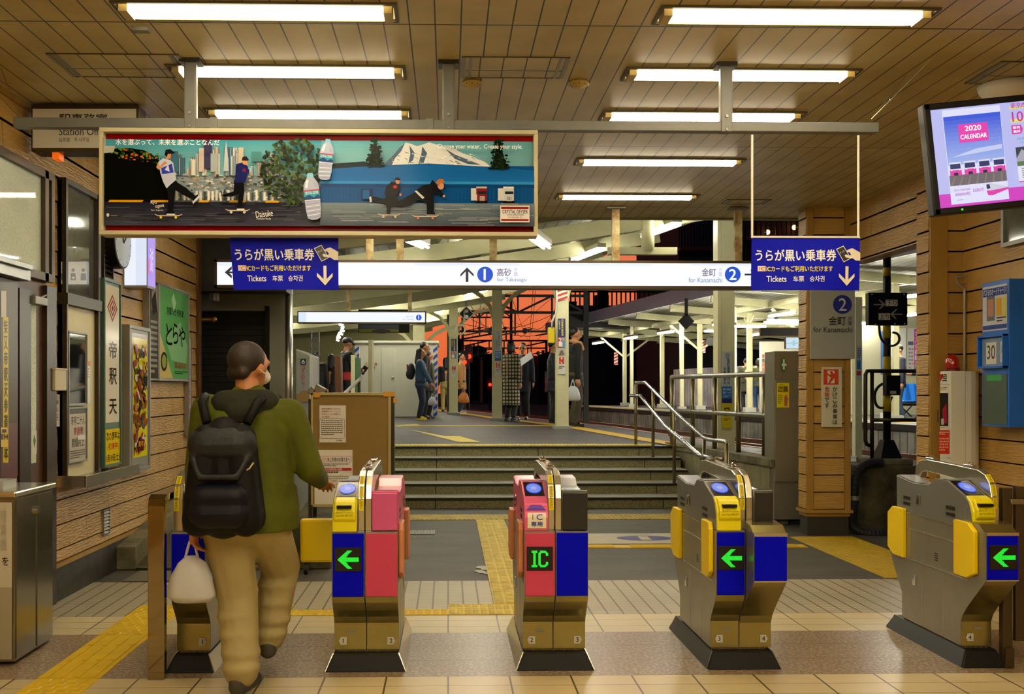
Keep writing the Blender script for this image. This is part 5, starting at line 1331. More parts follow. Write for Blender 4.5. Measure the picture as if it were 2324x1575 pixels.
# ================================================================= STAIRS AND PLATFORM
RISE, TREAD, SY = .13, .377, 11.72
SX0, SX1 = -.92, 3.02
t = thing('stairs', None, None, (1, SY, 0)); t['kind'] = 'structure'
STONE = grid_mat('stair_stone', '6e6a48', '2c2914', [(0, 1.35, .2, .012)], .7, .2, 30., col2='565132', speck=('99946c', 160.))
b = MB()
for k in range(5):
    y = SY + k * TREAD; b.box(SX0, SX1 + .03 * (4 - k) * 0, y + .015, SY + 5 * TREAD + .1, k * RISE, (k + 1) * RISE - .012)
    b.m[-6:] = [0] * 6
b.build('step_stone', STONE, t)
b = MB()
for k in range(5): y = SY + k * TREAD; b.box(SX0, SX1, y, y + (TREAD + .02 if k < 4 else .05), (k + 1) * RISE - .012, (k + 1) * RISE)
b.build('tread', mat('tread_stone', '94948a', .35, var=.12), t)
b = MB()
for k in range(5): y = SY + k * TREAD; b.box(SX0, SX1, y - .006, y + .03, (k + 1) * RISE - .030, (k + 1) * RISE - .004)
b.build('nosing', mat('nosing_black', '0b0b0a', .3), t)

E1 = [(5.0, 9.8), (4.55, 11.0), (4.10, 12.5), (3.52, 15.3), (2.80, 19.0), (1.85, 23.7), (.45, 33.), (-.6, 40.), (-2.8, 52.), (-5.6, 66.), (-9, 80)]
def edge(Y, off=0.):
    for (xa, ya), (xb, yb) in zip(E1[:-1], E1[1:]):
        if Y <= yb or yb == E1[-1][1]:
            k = (Y - ya) / (yb - ya); x = xa + (xb - xa) * k
            sl = (xb - xa) / (yb - ya); return x + off * math.sqrt(1 + sl * sl)
def PZ(Y): return .65 + .017 * max(0, min(Y, 18.) - 13.3) + .0 * Y
Yr = [13.3, 14, 15, 16, 17, 18, 20, 22, 24, 27, 30, 34, 38, 43, 48, 54, 60, 66]
PLAT = mat('platform_asphalt', '434247', .5, bump=.2, bscale=40, col2='323135', vscale=.9, stretch=(1, 4, 1))
def ribbon(name, m, xl, xr, Ys, zf, label=None, cat=None, th=0., kind=None, group=None, parent=None):
    b = MB(); vs = []
    for Y in Ys: vs += [(xl(Y), Y, zf(Y)), (xr(Y), Y, zf(Y))]
    n = len(Ys)
    b.add(vs, [(2 * i, 2 * i + 1, 2 * i + 3, 2 * i + 2) for i in range(n - 1)])
    if th:
        k = len(vs); lo = [(v[0], v[1], v[2] - th) for v in vs]; base_ = len(b.v); b.v += lo
        ex = [(2 * i + 1, 2 * i + 1 + k, 2 * i + 3 + k, 2 * i + 3) for i in range(n - 1)] + [(2 * i, 2 * i + 2, 2 * i + 2 + k, 2 * i + k) for i in range(n - 1)] + [(0, k, k + 1, 1), (2 * n - 2, 2 * n - 1, 2 * n - 1 + k, 2 * n - 2 + k)] + [(2 * i + k, 2 * i + 2 + k, 2 * i + 3 + k, 2 * i + 1 + k) for i in range(n - 1)]
        for f in ex: b.f.append(f); b.m.append(0); b.c.append(None)
    return b.build(name, m, parent, label=label, cat=cat, kind=kind, group=group)
def wallx(Y): return 3.0 + (13.6 - Y) * .105       # retaining wall line right of the stairs
ribbon('platform', PLAT, lambda Y: -8.5, lambda Y: edge(Y), Yr, PZ, th=.6, kind='structure')
ribbon('platform', PLAT, lambda Y: wallx(Y) + .2, lambda Y: edge(Y), [10.3, 11.2, 12.2, 13.3], lambda Y: .65, th=.7, kind='structure')
t = thing('retaining_wall', None, None, (3.2, 12, 0)); t['kind'] = 'structure'
b = MB(); vs = []
b.add([(wallx(10.3), 10.3, 0), (wallx(10.3) + .22, 10.3, 0), (wallx(13.6) + .22, 13.6, 0), (wallx(13.6), 13.6, 0), (wallx(10.3), 10.3, .60), (wallx(10.3) + .22, 10.3, .60), (wallx(13.6) + .22, 13.6, .60), (wallx(13.6), 13.6, .60)],
      [(0, 3, 2, 1), (4, 5, 6, 7), (0, 1, 5, 4), (1, 2, 6, 5), (2, 3, 7, 6), (3, 0, 4, 7)])
b.build('wall_body', mat('stained_concrete', '857e60', .85, bump=.5, bscale=18, col2='4f4a30', vscale=2.5, stretch=(1, 1, .3)), t)
b = MB(); b.add([(wallx(10.2) - .02, 10.2, .60), (wallx(10.2) + .27, 10.2, .60), (wallx(13.6) + .24, 13.6, .60), (wallx(13.6) - .02, 13.6, .60), (wallx(10.2) - .02, 10.2, .68), (wallx(10.2) + .27, 10.2, .68), (wallx(13.6) + .24, 13.6, .68), (wallx(13.6) - .02, 13.6, .68)],
      [(0, 3, 2, 1), (4, 5, 6, 7), (0, 1, 5, 4), (1, 2, 6, 5), (2, 3, 7, 6), (3, 0, 4, 7)])
b.build('coping', CONC, t)
# railings
def pipes(name, label, cat, paths, posts, r=.022, m=STEEL, pm=None):
    t = thing(name, label, cat, posts[0][0])
    for p in paths: b = MB(); b.tube(p, r, 10); b.build('rail', m, t, smooth=True)
    for a_, c_ in posts: b = MB(); b.cyl(a_, c_, r * .95, n=10); b.build('post', pm or m, t, smooth=True)
    return t
RAILP = mat('rail_post_steel', '75694a', .3, .85)
HR = mat('handrail_steel', 'b9bab8', .15, .95)
xs_ = lambda Y: 2.52 + (13.4 - Y) * .11
pts_up = [(P(1443, 868, 13.5)), P(1465, 868, 13.3), P(1529, 932, 12.1), P(1598, 994, 10.75), P(1612, 998, 10.6), P(1648, 1002, 10.25), P(1648, 1008, 10.22)]
pts_lo = [P(1430, 898, 13.5), P(1453, 898, 13.35), P(1511, 968, 12.2), P(1588, 1034, 10.75), P(1640, 1042, 10.3)]
t = pipes('handrail', 'double stainless stair handrail descending at the right of the stairs', 'handrail', [pts_up, pts_lo],
      [(Vector((P(1443, 0, 13.45).x, 13.45, .65)), P(1443, 872, 13.45)), (Vector((P(1482, 0, 12.95).x, 12.95, .52)), P(1482, 886, 12.95)), (Vector((P(1530, 0, 12.1).x, 12.1, .26)), P(1530, 932, 12.1)),
       (Vector((P(1598, 0, 10.75).x, 10.75, 0)), P(1598, 994, 10.75)), (Vector((P(1649, 0, 10.22).x, 10.22, 0)), P(1649, 1006, 10.22))], m=HR, pm=RAILP)
b = MB()
for q in (P(1518, 975, 12.0), P(1590, 1036, 10.75)): b.tube([q, q + Vector((0, 0, -.07)), q + Vector((.05, 0, -.07))], .01, 6)
b.build('bracket', RAILP, t)
pp = [(1525, 13.3), (1572, 12.7), (1622, 12.05), (1676, 11.4), (1735, 10.8), (1754, 10.4)]
topz = [P(px, 852, Y) for px, Y in pp]; midz = [P(px, 941, Y) for px, Y in pp]
for q in topz: q.z = 1.57
for q in midz: q.z = 1.12
pipes('guard_railing', 'stainless pipe guard railing on the wall beside the stairs', 'railing', [[topz[0] + Vector((0, 0, -.05))] + topz, midz], [(Vector((q.x, q.y, .62)), q) for q in topz[:-1]], r=.03, m=STEEL, pm=RAILP)

# ---------------- platform markings
TACP = mat('platform_yellow', 'c9a227', .55, var=.15)
ribbon('tactile_paving', TACP, lambda Y: edge(Y, -.95), lambda Y: edge(Y, -.65), [10.4, 12.5] + Yr[1:], lambda Y: PZ(Y) + .006, 'yellow tactile line along the edge of the stair side platform', 'tactile paving', group='tactile paving')
ribbon('platform_edge', mat('edge_paint', '9a6a58', .5), lambda Y: edge(Y, -.06), lambda Y: edge(Y, .03), [10.4, 12.5] + Yr[1:], lambda Y: PZ(Y) + .004, 'pale red painted edge of the stair side platform', 'platform edge', th=.05)
tactile('pale yellow studded row at the head of the stairs', -.92, 2.75, 13.3, 13.6, z=.652, m=TAC2, kind='rows', along='x')
b = MB(); pts = [G(1040, 1004, .66), G(1090, 1004, .66), G(945, 966, .70), G(895, 970, .70)]
b.poly([(q.x, q.y, PZ(q.y) + .006) for q in pts]); b.build('tactile_paving', TAC2, label='pale yellow guide strip running diagonally left across the platform', cat='tactile paving', group='tactile paving')
b = MB(); y_ = G(1100, 972, .69).y; b.box(-4.5, 2.4, y_, y_ + .3, PZ(y_) - .01, PZ(y_) + .006); b.build('tactile_paving', TAC, label='thin bright yellow line crossing the platform in front of the columns', cat='tactile paving', group='tactile paving')

# ---------------- track bed, opposite platform
b = MB(); b.box(-30, 60, 8.2, 120, .05, .12); b.v = [v if v[1] > 9 else v for v in b.v]
b2 = MB()
Yt = [8.2, 10.3, 12.5] + Yr[1:] + [80, 300]
ribbon('track_bed', mat('ballast', '33302a', .95, bump=.8, bscale=50, col2='1c1a17', vscale=20.), lambda Y: (4.9 if Y < 10.3 else edge(max(Y, 10.3), -.05)), lambda Y: 60., Yt, lambda Y: .13, kind='structure')
RAILM = mat('rail_head', '7a5348', .4, .6)
for k, (off, l) in enumerate(((.62, 'near rail of the nearer track'), (1.69, 'far rail of the nearer track'), (4.0, 'near rail of the farther track'), (5.07, 'far rail of the farther track'))):
    b = MB(); p = [(edge(Y, off), Y, .20) for Y in Yt[2:]]
    for a_, c_ in zip(p[:-2], p[1:-1]): b.bar(a_, c_, .05, .10)
    b.build('steel_rail', RAILM, label=l + ' between the platforms', cat='rail', group='railway rails')
b = MB(); PO = 5.75
Y2 = [12, 14, 16, 18, 20, 22, 24, 27, 30, 34, 38, 42]
ribbon('platform', PLAT, lambda Y: edge(Y, PO), lambda Y: 40., Y2, lambda Y: .73, th=.0, kind='structure')
ribbon('tactile_paving', TACP, lambda Y: edge(Y, PO + .7), lambda Y: edge(Y, PO + 1.0), Y2, lambda Y: .738, 'yellow tactile line along the edge of the opposite platform', 'tactile paving', group='tactile paving')
ribbon('platform_edge', mat('edge_slab', '3a3432', .7), lambda Y: edge(Y, PO - .08), lambda Y: edge(Y, PO + .12), Y2, lambda Y: .735, 'dark slab edge of the opposite platform', 'platform edge', th=.12)
b = MB()
for Ya, Yb in zip(Y2[:-1], Y2[1:]): b.add([(edge(Ya, PO), Ya, .12), (edge(Yb, PO), Yb, .12), (edge(Yb, PO), Yb, .7), (edge(Ya, PO), Ya, .7)], [(0, 1, 2, 3)])
b.build('platform_wall', grid_mat('ribbed_platform_wall', 'c4c1b6', '77736a', [(1, .22, 0, .03)], .7, .25, 2., col2='8e8a80', bump=.8), kind='structure')

# ================================================================= CANOPIES
ROOFC = mat('canopy_sheet', '6f6f62', .6, var=.15, vscale=2.)
ROOFD = grid_mat('canopy_corrugated', '80806c', '45442f', [(0, .18, 0, .03)], .6, .2, 2., bump=.8)
Yc = [10.35, 12, 14, 16, 18, 20, 22, 24, 27, 30, 34, 38, 43, 48, 54, 60]
def cz(X, Y): return 4.0 + .12 * max(-7.5, (X - edge(max(Y, 11.)) - .1))
def cx0(Y): return -6.5 if Y < 30 else edge(Y) - 7.
t = thing('platform_canopy', 'cream steel canopy roof over the stair side platform', 'canopy', (0, 20, 3))
b = MB(); vs = []
for Y in Yc:
    for k in range(6): X = edge(max(Y, 11.)) + .15 + (cx0(Y) - edge(max(Y, 11.))) * k / 5; vs.append((X, Y, cz(X, Y) + .12))
b.add(vs, [(6 * i + k, 6 * i + k + 1, 6 * i + k + 7, 6 * i + k + 6) for i in range(len(Yc) - 1) for k in range(5)])
b.build('roof_sheet', ROOFD, t)
b = MB()
for k in range(9):
    pts = []
    for Y in Yc: X = edge(max(Y, 11.)) - .05 + (cx0(Y) - edge(max(Y, 11.))) * k / 8; pts.append((X, Y, cz(X, Y) + .04))
    for a_, c_ in zip(pts[:-1], pts[1:]): b.bar(a_, c_, .06, .1)
b.build('purlin', CREAMG, t)
yy = 11.0; cols = [17.4, 21.7, 27.0]
k = 0
while yy < 58:
    b = MB(); x1_, x0_ = edge(yy) + .1, cx0(yy); n = 8
    pts = [(x0_ + (x1_ - x0_) * i / n, yy, cz(x0_ + (x1_ - x0_) * i / n, yy) - .08 - .16 * math.sin(PI * i / n)) for i in range(n + 1)]
    for a_, c_ in zip(pts[:-1], pts[1:]): b.bar(a_, c_, .09, .22)
    b.build('rafter', CREAMG, t); yy += 2.6 if yy < 30 else 4.5
b = MB()
for Ya, Yb in zip(Yc[:-1], Yc[1:]):
    xa, xb = edge(max(Ya, 11.)) + .15, edge(max(Yb, 11.)) + .15; b.bar((xa, Ya, 4.1), (xb, Yb, 4.1), .05, .28)
b.build('fascia', CREAMG, t)
# columns of the canopy
def column(px, Y, w, label, top, base=True, posters=None, h=None):
    x = xat(px, Y); z0 = PZ(Y) if Y > 13 else .0
    t = thing('canopy_column', label, 'column', (x, Y, z0), 'canopy columns')
    b = MB(); 
    b.box(x - w / 2, x + w / 2, Y - w / 2, Y - w / 2 + .02, z0, top); b.box(x - w / 2, x + w / 2, Y + w / 2 - .02, Y + w / 2, z0, top); b.box(x - w * .42, x + w * .42, Y - w / 2 + .02, Y + w / 2 - .02, z0, top)
    b.build('shaft', CREAM, t, bevel=.004)
    if base: b = MB(); b.box(x - w * .75, x + w * .75, Y - w * .75, Y + w * .75, z0 - .01, z0 + .05); b.build('base_plate', mat('base_grey', '8f8f86', .6), t, bevel=.006)
    b = MB()
    for s in (-1, 1):
        pts = [(x + s * w * .4 + s * q * .9 * math.sin(q * 1.3), Y, top - .75 + .72 * math.sin(q * PI / 2)) for q in (0, .25, .5, .75, 1.)]
        for a_, c_ in zip(pts[:-1], pts[1:]): b.bar(a_, c_, .07, .09)
    b.build('curved_brace', CREAMG, t)
    return t
Ydir = lambda Y: Y
c1 = column(1029, 27.0, .235, 'cream canopy column in front of the person in a tan coat', 3.6)
c2 = column(1128, 21.7, .215, 'cream canopy column left of the woman in the plaid coat', 3.7)
c3 = column(1275, 17.4, .215, 'cream canopy column with a red and white striped band left of the man with a white bag', 3.75)
c4 = column(951, 26.5, .31, 'broad cream canopy column behind the woman in the denim jacket', 3.1)
x = xat(1644, 12.6); t4 = thing('canopy_column', 'large square cream column near the guard railing', 'column', (x, 12.6, 0), 'canopy columns')
b = MB(); b.box(x - .105, x + .105, 12.5, 12.7, .0, 4.0); b.box(x - .115, x - .07, 12.49, 12.71, 0, 4.0); b.build('shaft', CREAM, t4, bevel=.004)
b = MB(); xp = xat(1403, 14.0); t5 = thing('canopy_column', 'cream hanging beam post seen above the long lit sign', 'column', (xp, 14, 3.2), 'canopy columns')
b.cyl((xat(1470, 13.6), 13.6, 3.3), (xat(1470, 13.6), 13.6, 4.0), .09); b.build('shaft', CREAM, t5, smooth=True)
b = MB(); b.bar((xat(1380, 13.6), 13.6, 3.3), (xat(1535, 13.6), 13.6, 3.3), .12, .1); b.build('bracket', CREAMG, t5)
def cposter(c, Y, x0, x1, parts):
    for (y0, y1, draw, label) in parts:
        a_, c_ = P(x0, y0, Y), P(x1, y1, Y)
        def fn(u, v, o): return Vector((a_.x + (c_.x - a_.x) * u, Y - o, a_.z + (c_.z - a_.z) * v))
        A = Art(fn, .006, .0015); draw(A); A.out('column_poster', None, label=label, cat='poster')
def dblue(A): A.rc(0, 0, 1, 1, '1a1a6a'); A.vt('内野眼科駐車場', .6, .03, .95, .3, 'e8e030', .04); A.vt('日曜診療', .2, .1, .6, .2, 'e8e030', .02)
def dmix(A): A.rc(0, 0, 1, 1, 'b03a3a'); A.rc(.5, 0, 1, 1, '5a80b0'); A.el(.75, .2, .15, .12, 'e09020'); A.rc(.1, .5, .6, .9, 'e8e0e0'); A.tx('2', .1, .1, .5, .5, 'f0f0f0', .03)
def dgrey(A): A.rc(0, 0, 1, 1, 'b0aaa0'); A.pg([(.1, 1), (.3, .4), (.6, .2), (.9, .9)], '6a5a54')
def drun(A): A.rc(0, 0, 1, 1, 'cfcdc4'); A.rc(.15, .06, .85, .45, 'b83a22'); A.rc(.4, .08, .6, .43, 'd8d4c8'); A.pg([(.25, .15), (.7, .2), (.6, .4), (.4, .3)], 'b83a22'); A.fake(.12, .55, .88, .75, 2, '44423c')
def dclin(A): A.rc(0, 0, 1, 1, 'b4bcc4'); A.vt('金町脳神経内科', .65, .2, .95, .3, '2c3038', .03); A.vt('耳鼻咽喉科', .25, .45, .95, .3, '2c3038', .03); A.el(.5, .1, .25, .06, '8a929c')
def dblu2(A): A.rc(0, 0, 1, 1, '1f70b8'); A.rc(0, .75, 1, 1, '241f6a'); A.tx('頭の検査', .1, .1, .9, .25, 'c8e0f4', .02); A.tx('脳ドック', .1, .3, .9, .45, 'c8e0f4', .02); A.fake(.15, .55, .85, .7, 2, 'c8e0f4')
def dyel(A): A.rc(0, 0, 1, 1, 'c8b820'); A.rc(.25, .18, .75, .52, '1c1a10'); A.rc(.34, .23, .66, .47, 'c8b820'); A.tx('!', .44, .25, .56, .45, '1c1a10', .05); A.fake(.2, .6, .8, .72, 2, '3a3610')
cposter(c1, 26.87, 1024, 1036, ((769, 797, dblue, 'blue poster on the column before the tan coat'), (798, 814, dmix, 'small mixed poster on the column before the tan coat'), (829, 855, drun, 'white safety poster on the column before the tan coat')))
cposter(c2, 21.58, 1123, 1137, ((751, 796, dclin, 'white clinic poster on the column by the plaid coat'), (796, 819, dblu2, 'blue clinic poster on the column by the plaid coat'), (821, 852, drun, 'white safety poster on the column by the plaid coat')))
cposter(c3, 17.28, 1266, 1283, ((723, 765, dblue, 'blue and yellow poster on the striped column'), (765, 789, dmix, 'red and blue poster on the striped column'), (790, 807, dgrey, 'grey photo poster on the striped column'), (808, 849, drun, 'white safety poster on the striped column')))
cposter(t4, 12.49, 1638, 1661, ((798, 877, dclin, 'white clinic poster on the large square column'), (877, 914, dblu2, 'blue clinic poster on the large square column'), (915, 972, dyel, 'yellow warning poster on the large square column')))
A = Art(lambda u, v, o: P(1263 + 25 * u, 645 + 35 * v, 17.28 - o), .004, .001); A.rc(0, 0, 1, 1, 'd8d0c4')
for k in range(4): A.pg([(0, .1 + k * .3), (1, -.15 + k * .3), (1, 0 + k * .3), (0, .25 + k * .3)], 'a83028')
A.out('striped_band', c3)
q = P(1251, 762, 17.3); t = thing('emergency_box', 'yellow emergency box with conduit fixed left of the striped column', 'box', q)
b = MB(); b.box(q.x - .06, q.x + .05, 17.2, 17.35, q.z - .13, q.z + .14); b.build('box_body', mat('yellow_box', 'c8b010', .4), t, bevel=.01)
b = MB(); b.tube([P(1253, 745, 17.2), P(1253, 728, 17.2), P(1262, 712, 17.2), P(1264, 690, 17.2), P(1263, 650, 17.2)], .018, 6); b.build('conduit', mat('grey_conduit', 'b9b7b0', .5), t, smooth=True)

# lamps of the canopies
LAMPH = mat('lamp_batten', 'b0ad90', .5)
TUBE2 = mat('lit_tube_cool', 'fdf6e6', .4, em=110., emc='f8f2dc')
TUBE4 = mat('lit_tube_soft', 'fdf6e6', .4, em=65., emc='f8f2dc')
TUBE3 = mat('lit_tube_far', 'fdf6e6', .4, em=330., emc='f8f2dc')
def stick(a_, c_, label, wid=.14, group='platform tube lights', em=TUBE2):
    a_, c_ = Vector(a_), Vector(c_); t = thing('tube_light', label, 'light', a_.lerp(c_, .5), group)
    b = MB(); up = Vector((0, 0, .07)); b.bar(a_ + up, c_ + up, wid, .07); b.build('batten', LAMPH, t)
    for s in (-1, 1):
        d = (c_ - a_).normalized().cross(Vector((0, 0, 1))) * .04 * s; b = MB(); b.cyl(a_ + d, c_ + d, .018, n=8); b.build('tube', em, t, smooth=True)
L1 = [((1537, 510, 13.3), (1462, 537, 14.5), 'large platform tube light nearest the yellow ceiling edge'), ((1366, 566, 15.6), (1303, 590, 16.9), 'platform tube light above the right of the long lit sign'),
      ((1112, 542, 14.6), (1055, 562, 15.5), 'platform tube light right under the billboard'), ((1000, 577, 18.), (975, 584, 19.), 'platform tube light partly hidden by the long lit sign'),
      ((1101, 659, 22.2), (1057, 674, 23.8), 'platform tube light beside the orange sky'), ((887, 659, 22.2), (853, 676, 23.8), 'platform tube light above the smaller lit sign'),
      ((843, 683, 24.7), (813, 698, 26.6), 'second platform tube light above the smaller lit sign'), ((805, 698, 27.5), (788, 707, 29.5), 'third platform tube light above the smaller lit sign'),
      ((1011, 700, 27), (987, 712, 29), 'platform tube light left of the first column'), ((985, 716, 31), (968, 723, 33.5), 'second platform tube light left of the first column')]
for a_, c_, l in L1: stick(P(*a_), P(*c_), l)
for k in range(7): a0 = .35 * k; stick(P(770 + 6 * math.sin(k * .9), 736 + k * 7, 20 + k * .1), P(775 + 6 * math.sin(k * .9), 738 + k * 7, 20 + k * .1), 'small glowing stick standing in for reflected lamps below the smaller lit sign', .05, 'curved cluster of reflected lamp glints', TUBE4) if k < 6 else None  # small emissive sticks stand in for a curved reflection of lamps

for i, (X_, Y_) in enumerate(((-1., 10.95), (-2.2, 12.), (-.6, 12.), (1., 12.), (-3.4, 16.), (-1.4, 16.), (.6, 16.), (-4., 20.), (-4.4, 26.))):  # added lamps, hidden from view, to brighten the dark platform
    stick((X_, Y_, 3.25), (X_ + .3, Y_ + 1.1, 3.27), 'added unseen tube light brightening the platform behind the billboard and long lit sign', .14, 'added platform tube lights behind the signs', TUBE4)
for X_, z_, w_ in ((1.2, 3.42, 'middle'), (3.1, 3.6, 'right')): stick((X_ - .5, 11., z_), (X_ + .6, 11.05, z_), 'added unseen tube light above the stairs, %s one, hidden by the ceiling edge' % w_, .14, 'added platform tube lights behind the signs', TUBE4)  # added hidden lamps to brighten the large cream column
# ---------------- long lit sign and smaller lit signs
def litsign(name, label, Y, x0, y0, x1, y1, draw, posts=()):
    a_, c_ = P(x0, y0, Y), P(x1, y1, Y)
    t = thing(name, label, 'sign', ((a_.x + c_.x) / 2, Y, c_.z))
    b = MB(); b.box(a_.x, c_.x, Y, Y + .16, c_.z, a_.z); b.build('sign_case', BRONZE, t)
    fw = (a_.z - c_.z) * .09; b = MB()
    for q in ((a_.x, c_.x, a_.z - fw, a_.z), (a_.x, c_.x, c_.z, c_.z + fw * 1.1), (a_.x, a_.x + fw, c_.z, a_.z), (c_.x - fw, c_.x, c_.z, a_.z)): b.box(q[0], q[1], Y - .015, Y, q[2], q[3])
    b.build('sign_frame', BRONZE, t)
    A = Art(onY(Y - .001), .002, .0006 * Y / 9); draw(A, x0, y0, x1, y1); A.out('lit_face', t, GLOW)
    for px, yt in posts:
        b = MB(); x = xat(px, Y); b.box(x - .035, x + .035, Y + .05, Y + .1, a_.z, yt); b.build('hanging_post', mat('rusty_cream_paint', 'bdb58c', .6, col2='7a5a28', vscale=9.), t)
        b = MB(); b.box(x - .09, x + .09, Y + .02, Y + .13, yt - .015, yt); b.build('post_plate', GREYP, t)
    return t
def dlong(A, x0, y0, x1, y1):
    A.rc(x0 + 5, y0 + 5, x1 - 5, y1 - 5, 'f6f8ff'); f = (y1 - y0) / 65.
    for xa, xb in ((492, 620), (940, 1180), (1240, 1480), (1570, 1705)):
        for k in range(3): A.rc(xa + 18 * k, y0 + 5, xb - 18 * k, y0 + 14 - 3 * k, 'e3edfb')
    A.pg([(1045, 622), (1060, 607), (1075, 622), (1075, 628), (1063, 616), (1063, 640), (1057, 640), (1057, 616), (1045, 628)], '2c2a30')
    A.el(1101, 623, 18, 18, '1a4fc8', 36); A.tx('1', 1096, 611, 1104, 635, 'ffffff', .05)
    A.tx('高砂', 1128, 609, 1160, 627, '4a3858', .01); A.tx('方', 1166, 608, 1175, 616, 'a9a4c4'); A.tx('面', 1166, 618, 1175, 627, 'a9a4c4'); A.tx('for Takasago', 1128, 630, 1195, 641, '6b80a8')
    A.tx('金町', 1593, 609, 1625, 627, '4a3858', .01); A.tx('方', 1631, 608, 1639, 616, 'a9a4c4'); A.tx('面', 1631, 618, 1639, 627, 'a9a4c4'); A.tx('for Kanamachi', 1563, 630, 1639, 641, '6b80a8')
    A.el(1663, 623, 18, 18, '1a4fc8', 36); A.tx('2', 1655, 611, 1671, 635, 'ffffff', .03)
    A.rc(1690, 621, 1716, 625, '2c2a30'); A.pg([(1704, 611), (1717, 622), (1717, 624), (1704, 635), (1704, 630), (1711, 623), (1704, 616)], '2c2a30')
    A.pg([(510, 618), (526, 604), (526, 611), (518, 618), (526, 625), (526, 632)], '2c2a30'); A.rc(514, 616, 540, 620, '2c2a30')
litsign('direction_sign', 'long white lit direction sign for platforms 1 and 2 across the exit', 9.46, 487, 589, 1730, 656, dlong, [(838, 3.15), (907, 3.15), (1120, 3.15), (1400, 3.15), (1680, 3.15)])
def dsm(A, x0, y0, x1, y1):
    A.rc(x0 + 2, y0 + 2, x1 - 2, y1 - 2, 'eef4ff'); A.rc(x0 + 2, y0 + 2, x0 + 20, y1 - 2, 'd4e4fa'); A.el(950.5, 720.5, 6.5, 6.5, '1a4fc8', 24); A.tx('1', 948.6, 716, 951.8, 725, 'ffffff', .02)
    A.tx('高砂方面', 922, 716, 938, 721, 'a8b4c8'); A.tx('for Takasago', 915, 723, 940, 727, '8fa0bc')
litsign('platform_sign', 'smaller white lit sign with number 1 hanging over the platform', 18.0, 675, 706, 967, 734, dsm, [(790, 3.6), (930, 3.9)])
t = thing('display_monitor', 'dark yellow tinted hanging monitor under the smaller lit sign', 'monitor', P(870, 755, 20)); a_, c_ = P(813, 736, 20), P(929, 755, 20)
b = MB(); b.box(a_.x, c_.x, 20, 20.15, c_.z, a_.z + .3); b.build('monitor_body', BLACK, t); A = Art(onY(20), .004, .002); A.rc(815, 737, 905, 747, '27304a'); A.rc(815, 747, 905, 754, '6b6a14'); A.el(865, 752, 22, 5, '1c1c14'); A.out('screen', t)

# ================================================================= LEFT BUILDING BEYOND THE HALL
YG = 11.0
t = thing('shutter_building', 'grey steel wall with a dark roller shutter beyond the left hall wall', 'building', (-2.2, YG, 0))
GP = mat('grey_steel_wall', '83857a', .45, .0, bump=.05, bscale=4)
xa, xb = xat(440, YG), xat(652, YG); zs = P(500, 705, YG).z; xo = xat(612, YG)
b = MB(); b.box(xa, xb, YG, YG + .2, zs, 2.6); b.box(xo, xb, YG, YG + .2, .1, zs); b.box(xa, xb, YG + .2, YG + .4, 0, 2.9); b.build('wall_panel', GP, t)
b = MB(); b.box(xa, xo, YG + .12, YG + .14, .2, zs); 
for k in range(30): z = .25 + k * .065; b.box(xa, xo, YG + .105, YG + .12, z, z + .008)
b.build('roller_shutter', mat('shutter_black', '14130f', .5, .3), t)
b = MB(); b.cyl((xb, YG + .05, .3), (xb, YG + .05, 2.45), .055, n=16); b.build('corner_pipe', STEEL, t, smooth=True)
b = MB(); b.box(xo - .05, xo, YG - .02, YG + .12, .2, zs + .05); b.build('shutter_guide', BLACK, t)
b = MB(); b.add([(xa, YG - .55, 2.43), (xat(658, YG - .3), YG - .55, 2.43), (xb + .02, YG + .2, 2.46), (xa, YG + .2, 2.46), (xa, YG - .55, 3.4), (xat(658, YG - .3), YG - .55, 3.4), (xb + .02, YG + .2, 3.4), (xa, YG + .2, 3.4)],
      [(0, 3, 2, 1), (4, 5, 6, 7), (0, 1, 5, 4), (1, 2, 6, 5), (2, 3, 7, 6), (3, 0, 4, 7)]); b.build('soffit', mat('dark_soffit', '1c1b16', .6), t)
q = P(487, 677, 10.7); b = MB(); b.cyl((q.x, 10.7, q.z - .03), (q.x, 10.7, 2.43), .05); b.build('ceiling_fitting', ALU, t)
q = P(462, 725, 10.45); b = MB(); b.cyl((q.x - .03, q.y, q.z), (q.x + .1, q.y, q.z), .02); b.ball((q.x + .11, q.y, q.z), .03, nu=10, nv=8); b.build('shutter_lock', mat('brass', '9c7a3a', .3, .9), t)
# far left: corrugated wall, locker panel, cabin
CORR = grid_mat('corrugated_cream_wall', 'b9b48c', '7c7750', [(0, .2, 0, .03), (1, .2, 0, .03)], .6, .12, 1., bump=.7)
b = MB(); b.box(-6.6, -6.5, 11.4, 40, .5, 3.2); b.box(-6.6, -1.0, 30, 30.15, .6, 3.2); b.box(-6.6, -4.4, 22.6, 22.7, .6, 2.4); b.build('wall_platform', CORR, kind='structure')
Yl = 17.0; a_, c_ = P(672, 792, Yl), P(703, 914, Yl)
t = thing('coin_locker', 'grey coin locker unit with red vertical lettering on its side', 'locker', ((a_.x + c_.x) / 2, Yl, PZ(Yl)))
b = MB(); zt1, zt2 = P(672, 792, Yl).z, P(703, 806, Yl).z; zb = PZ(Yl)
b.prism([(a_.x, zb), (c_.x, zb), (c_.x, zt2), (a_.x, zt1)], 1, Yl, Yl + 1.2); b.build('locker_body', mat('locker_grey', '9a9ca0', .45, col2='8d8878', vscale=1.2), t, bevel=.01)
A = Art(onY(Yl), .004, .001); A.rc(673, 812, 703, 813, '70706c'); A.rc(682, 815, 694, 828, '18181a'); A.rc(684.5, 820, 691.5, 825.5, 'd8d8d8'); A.rc(686, 817, 690, 820, 'd8d8d8'); A.rc(686, 821.5, 690, 824, '18181a')
A.vt('コインロッカー', 688, 830, 882, 8, 'b82018', .04); A.pg([(673, 895), (690, 885), (702, 890), (703, 912), (673, 912)], '9a7a48'); A.out('lettering', t)
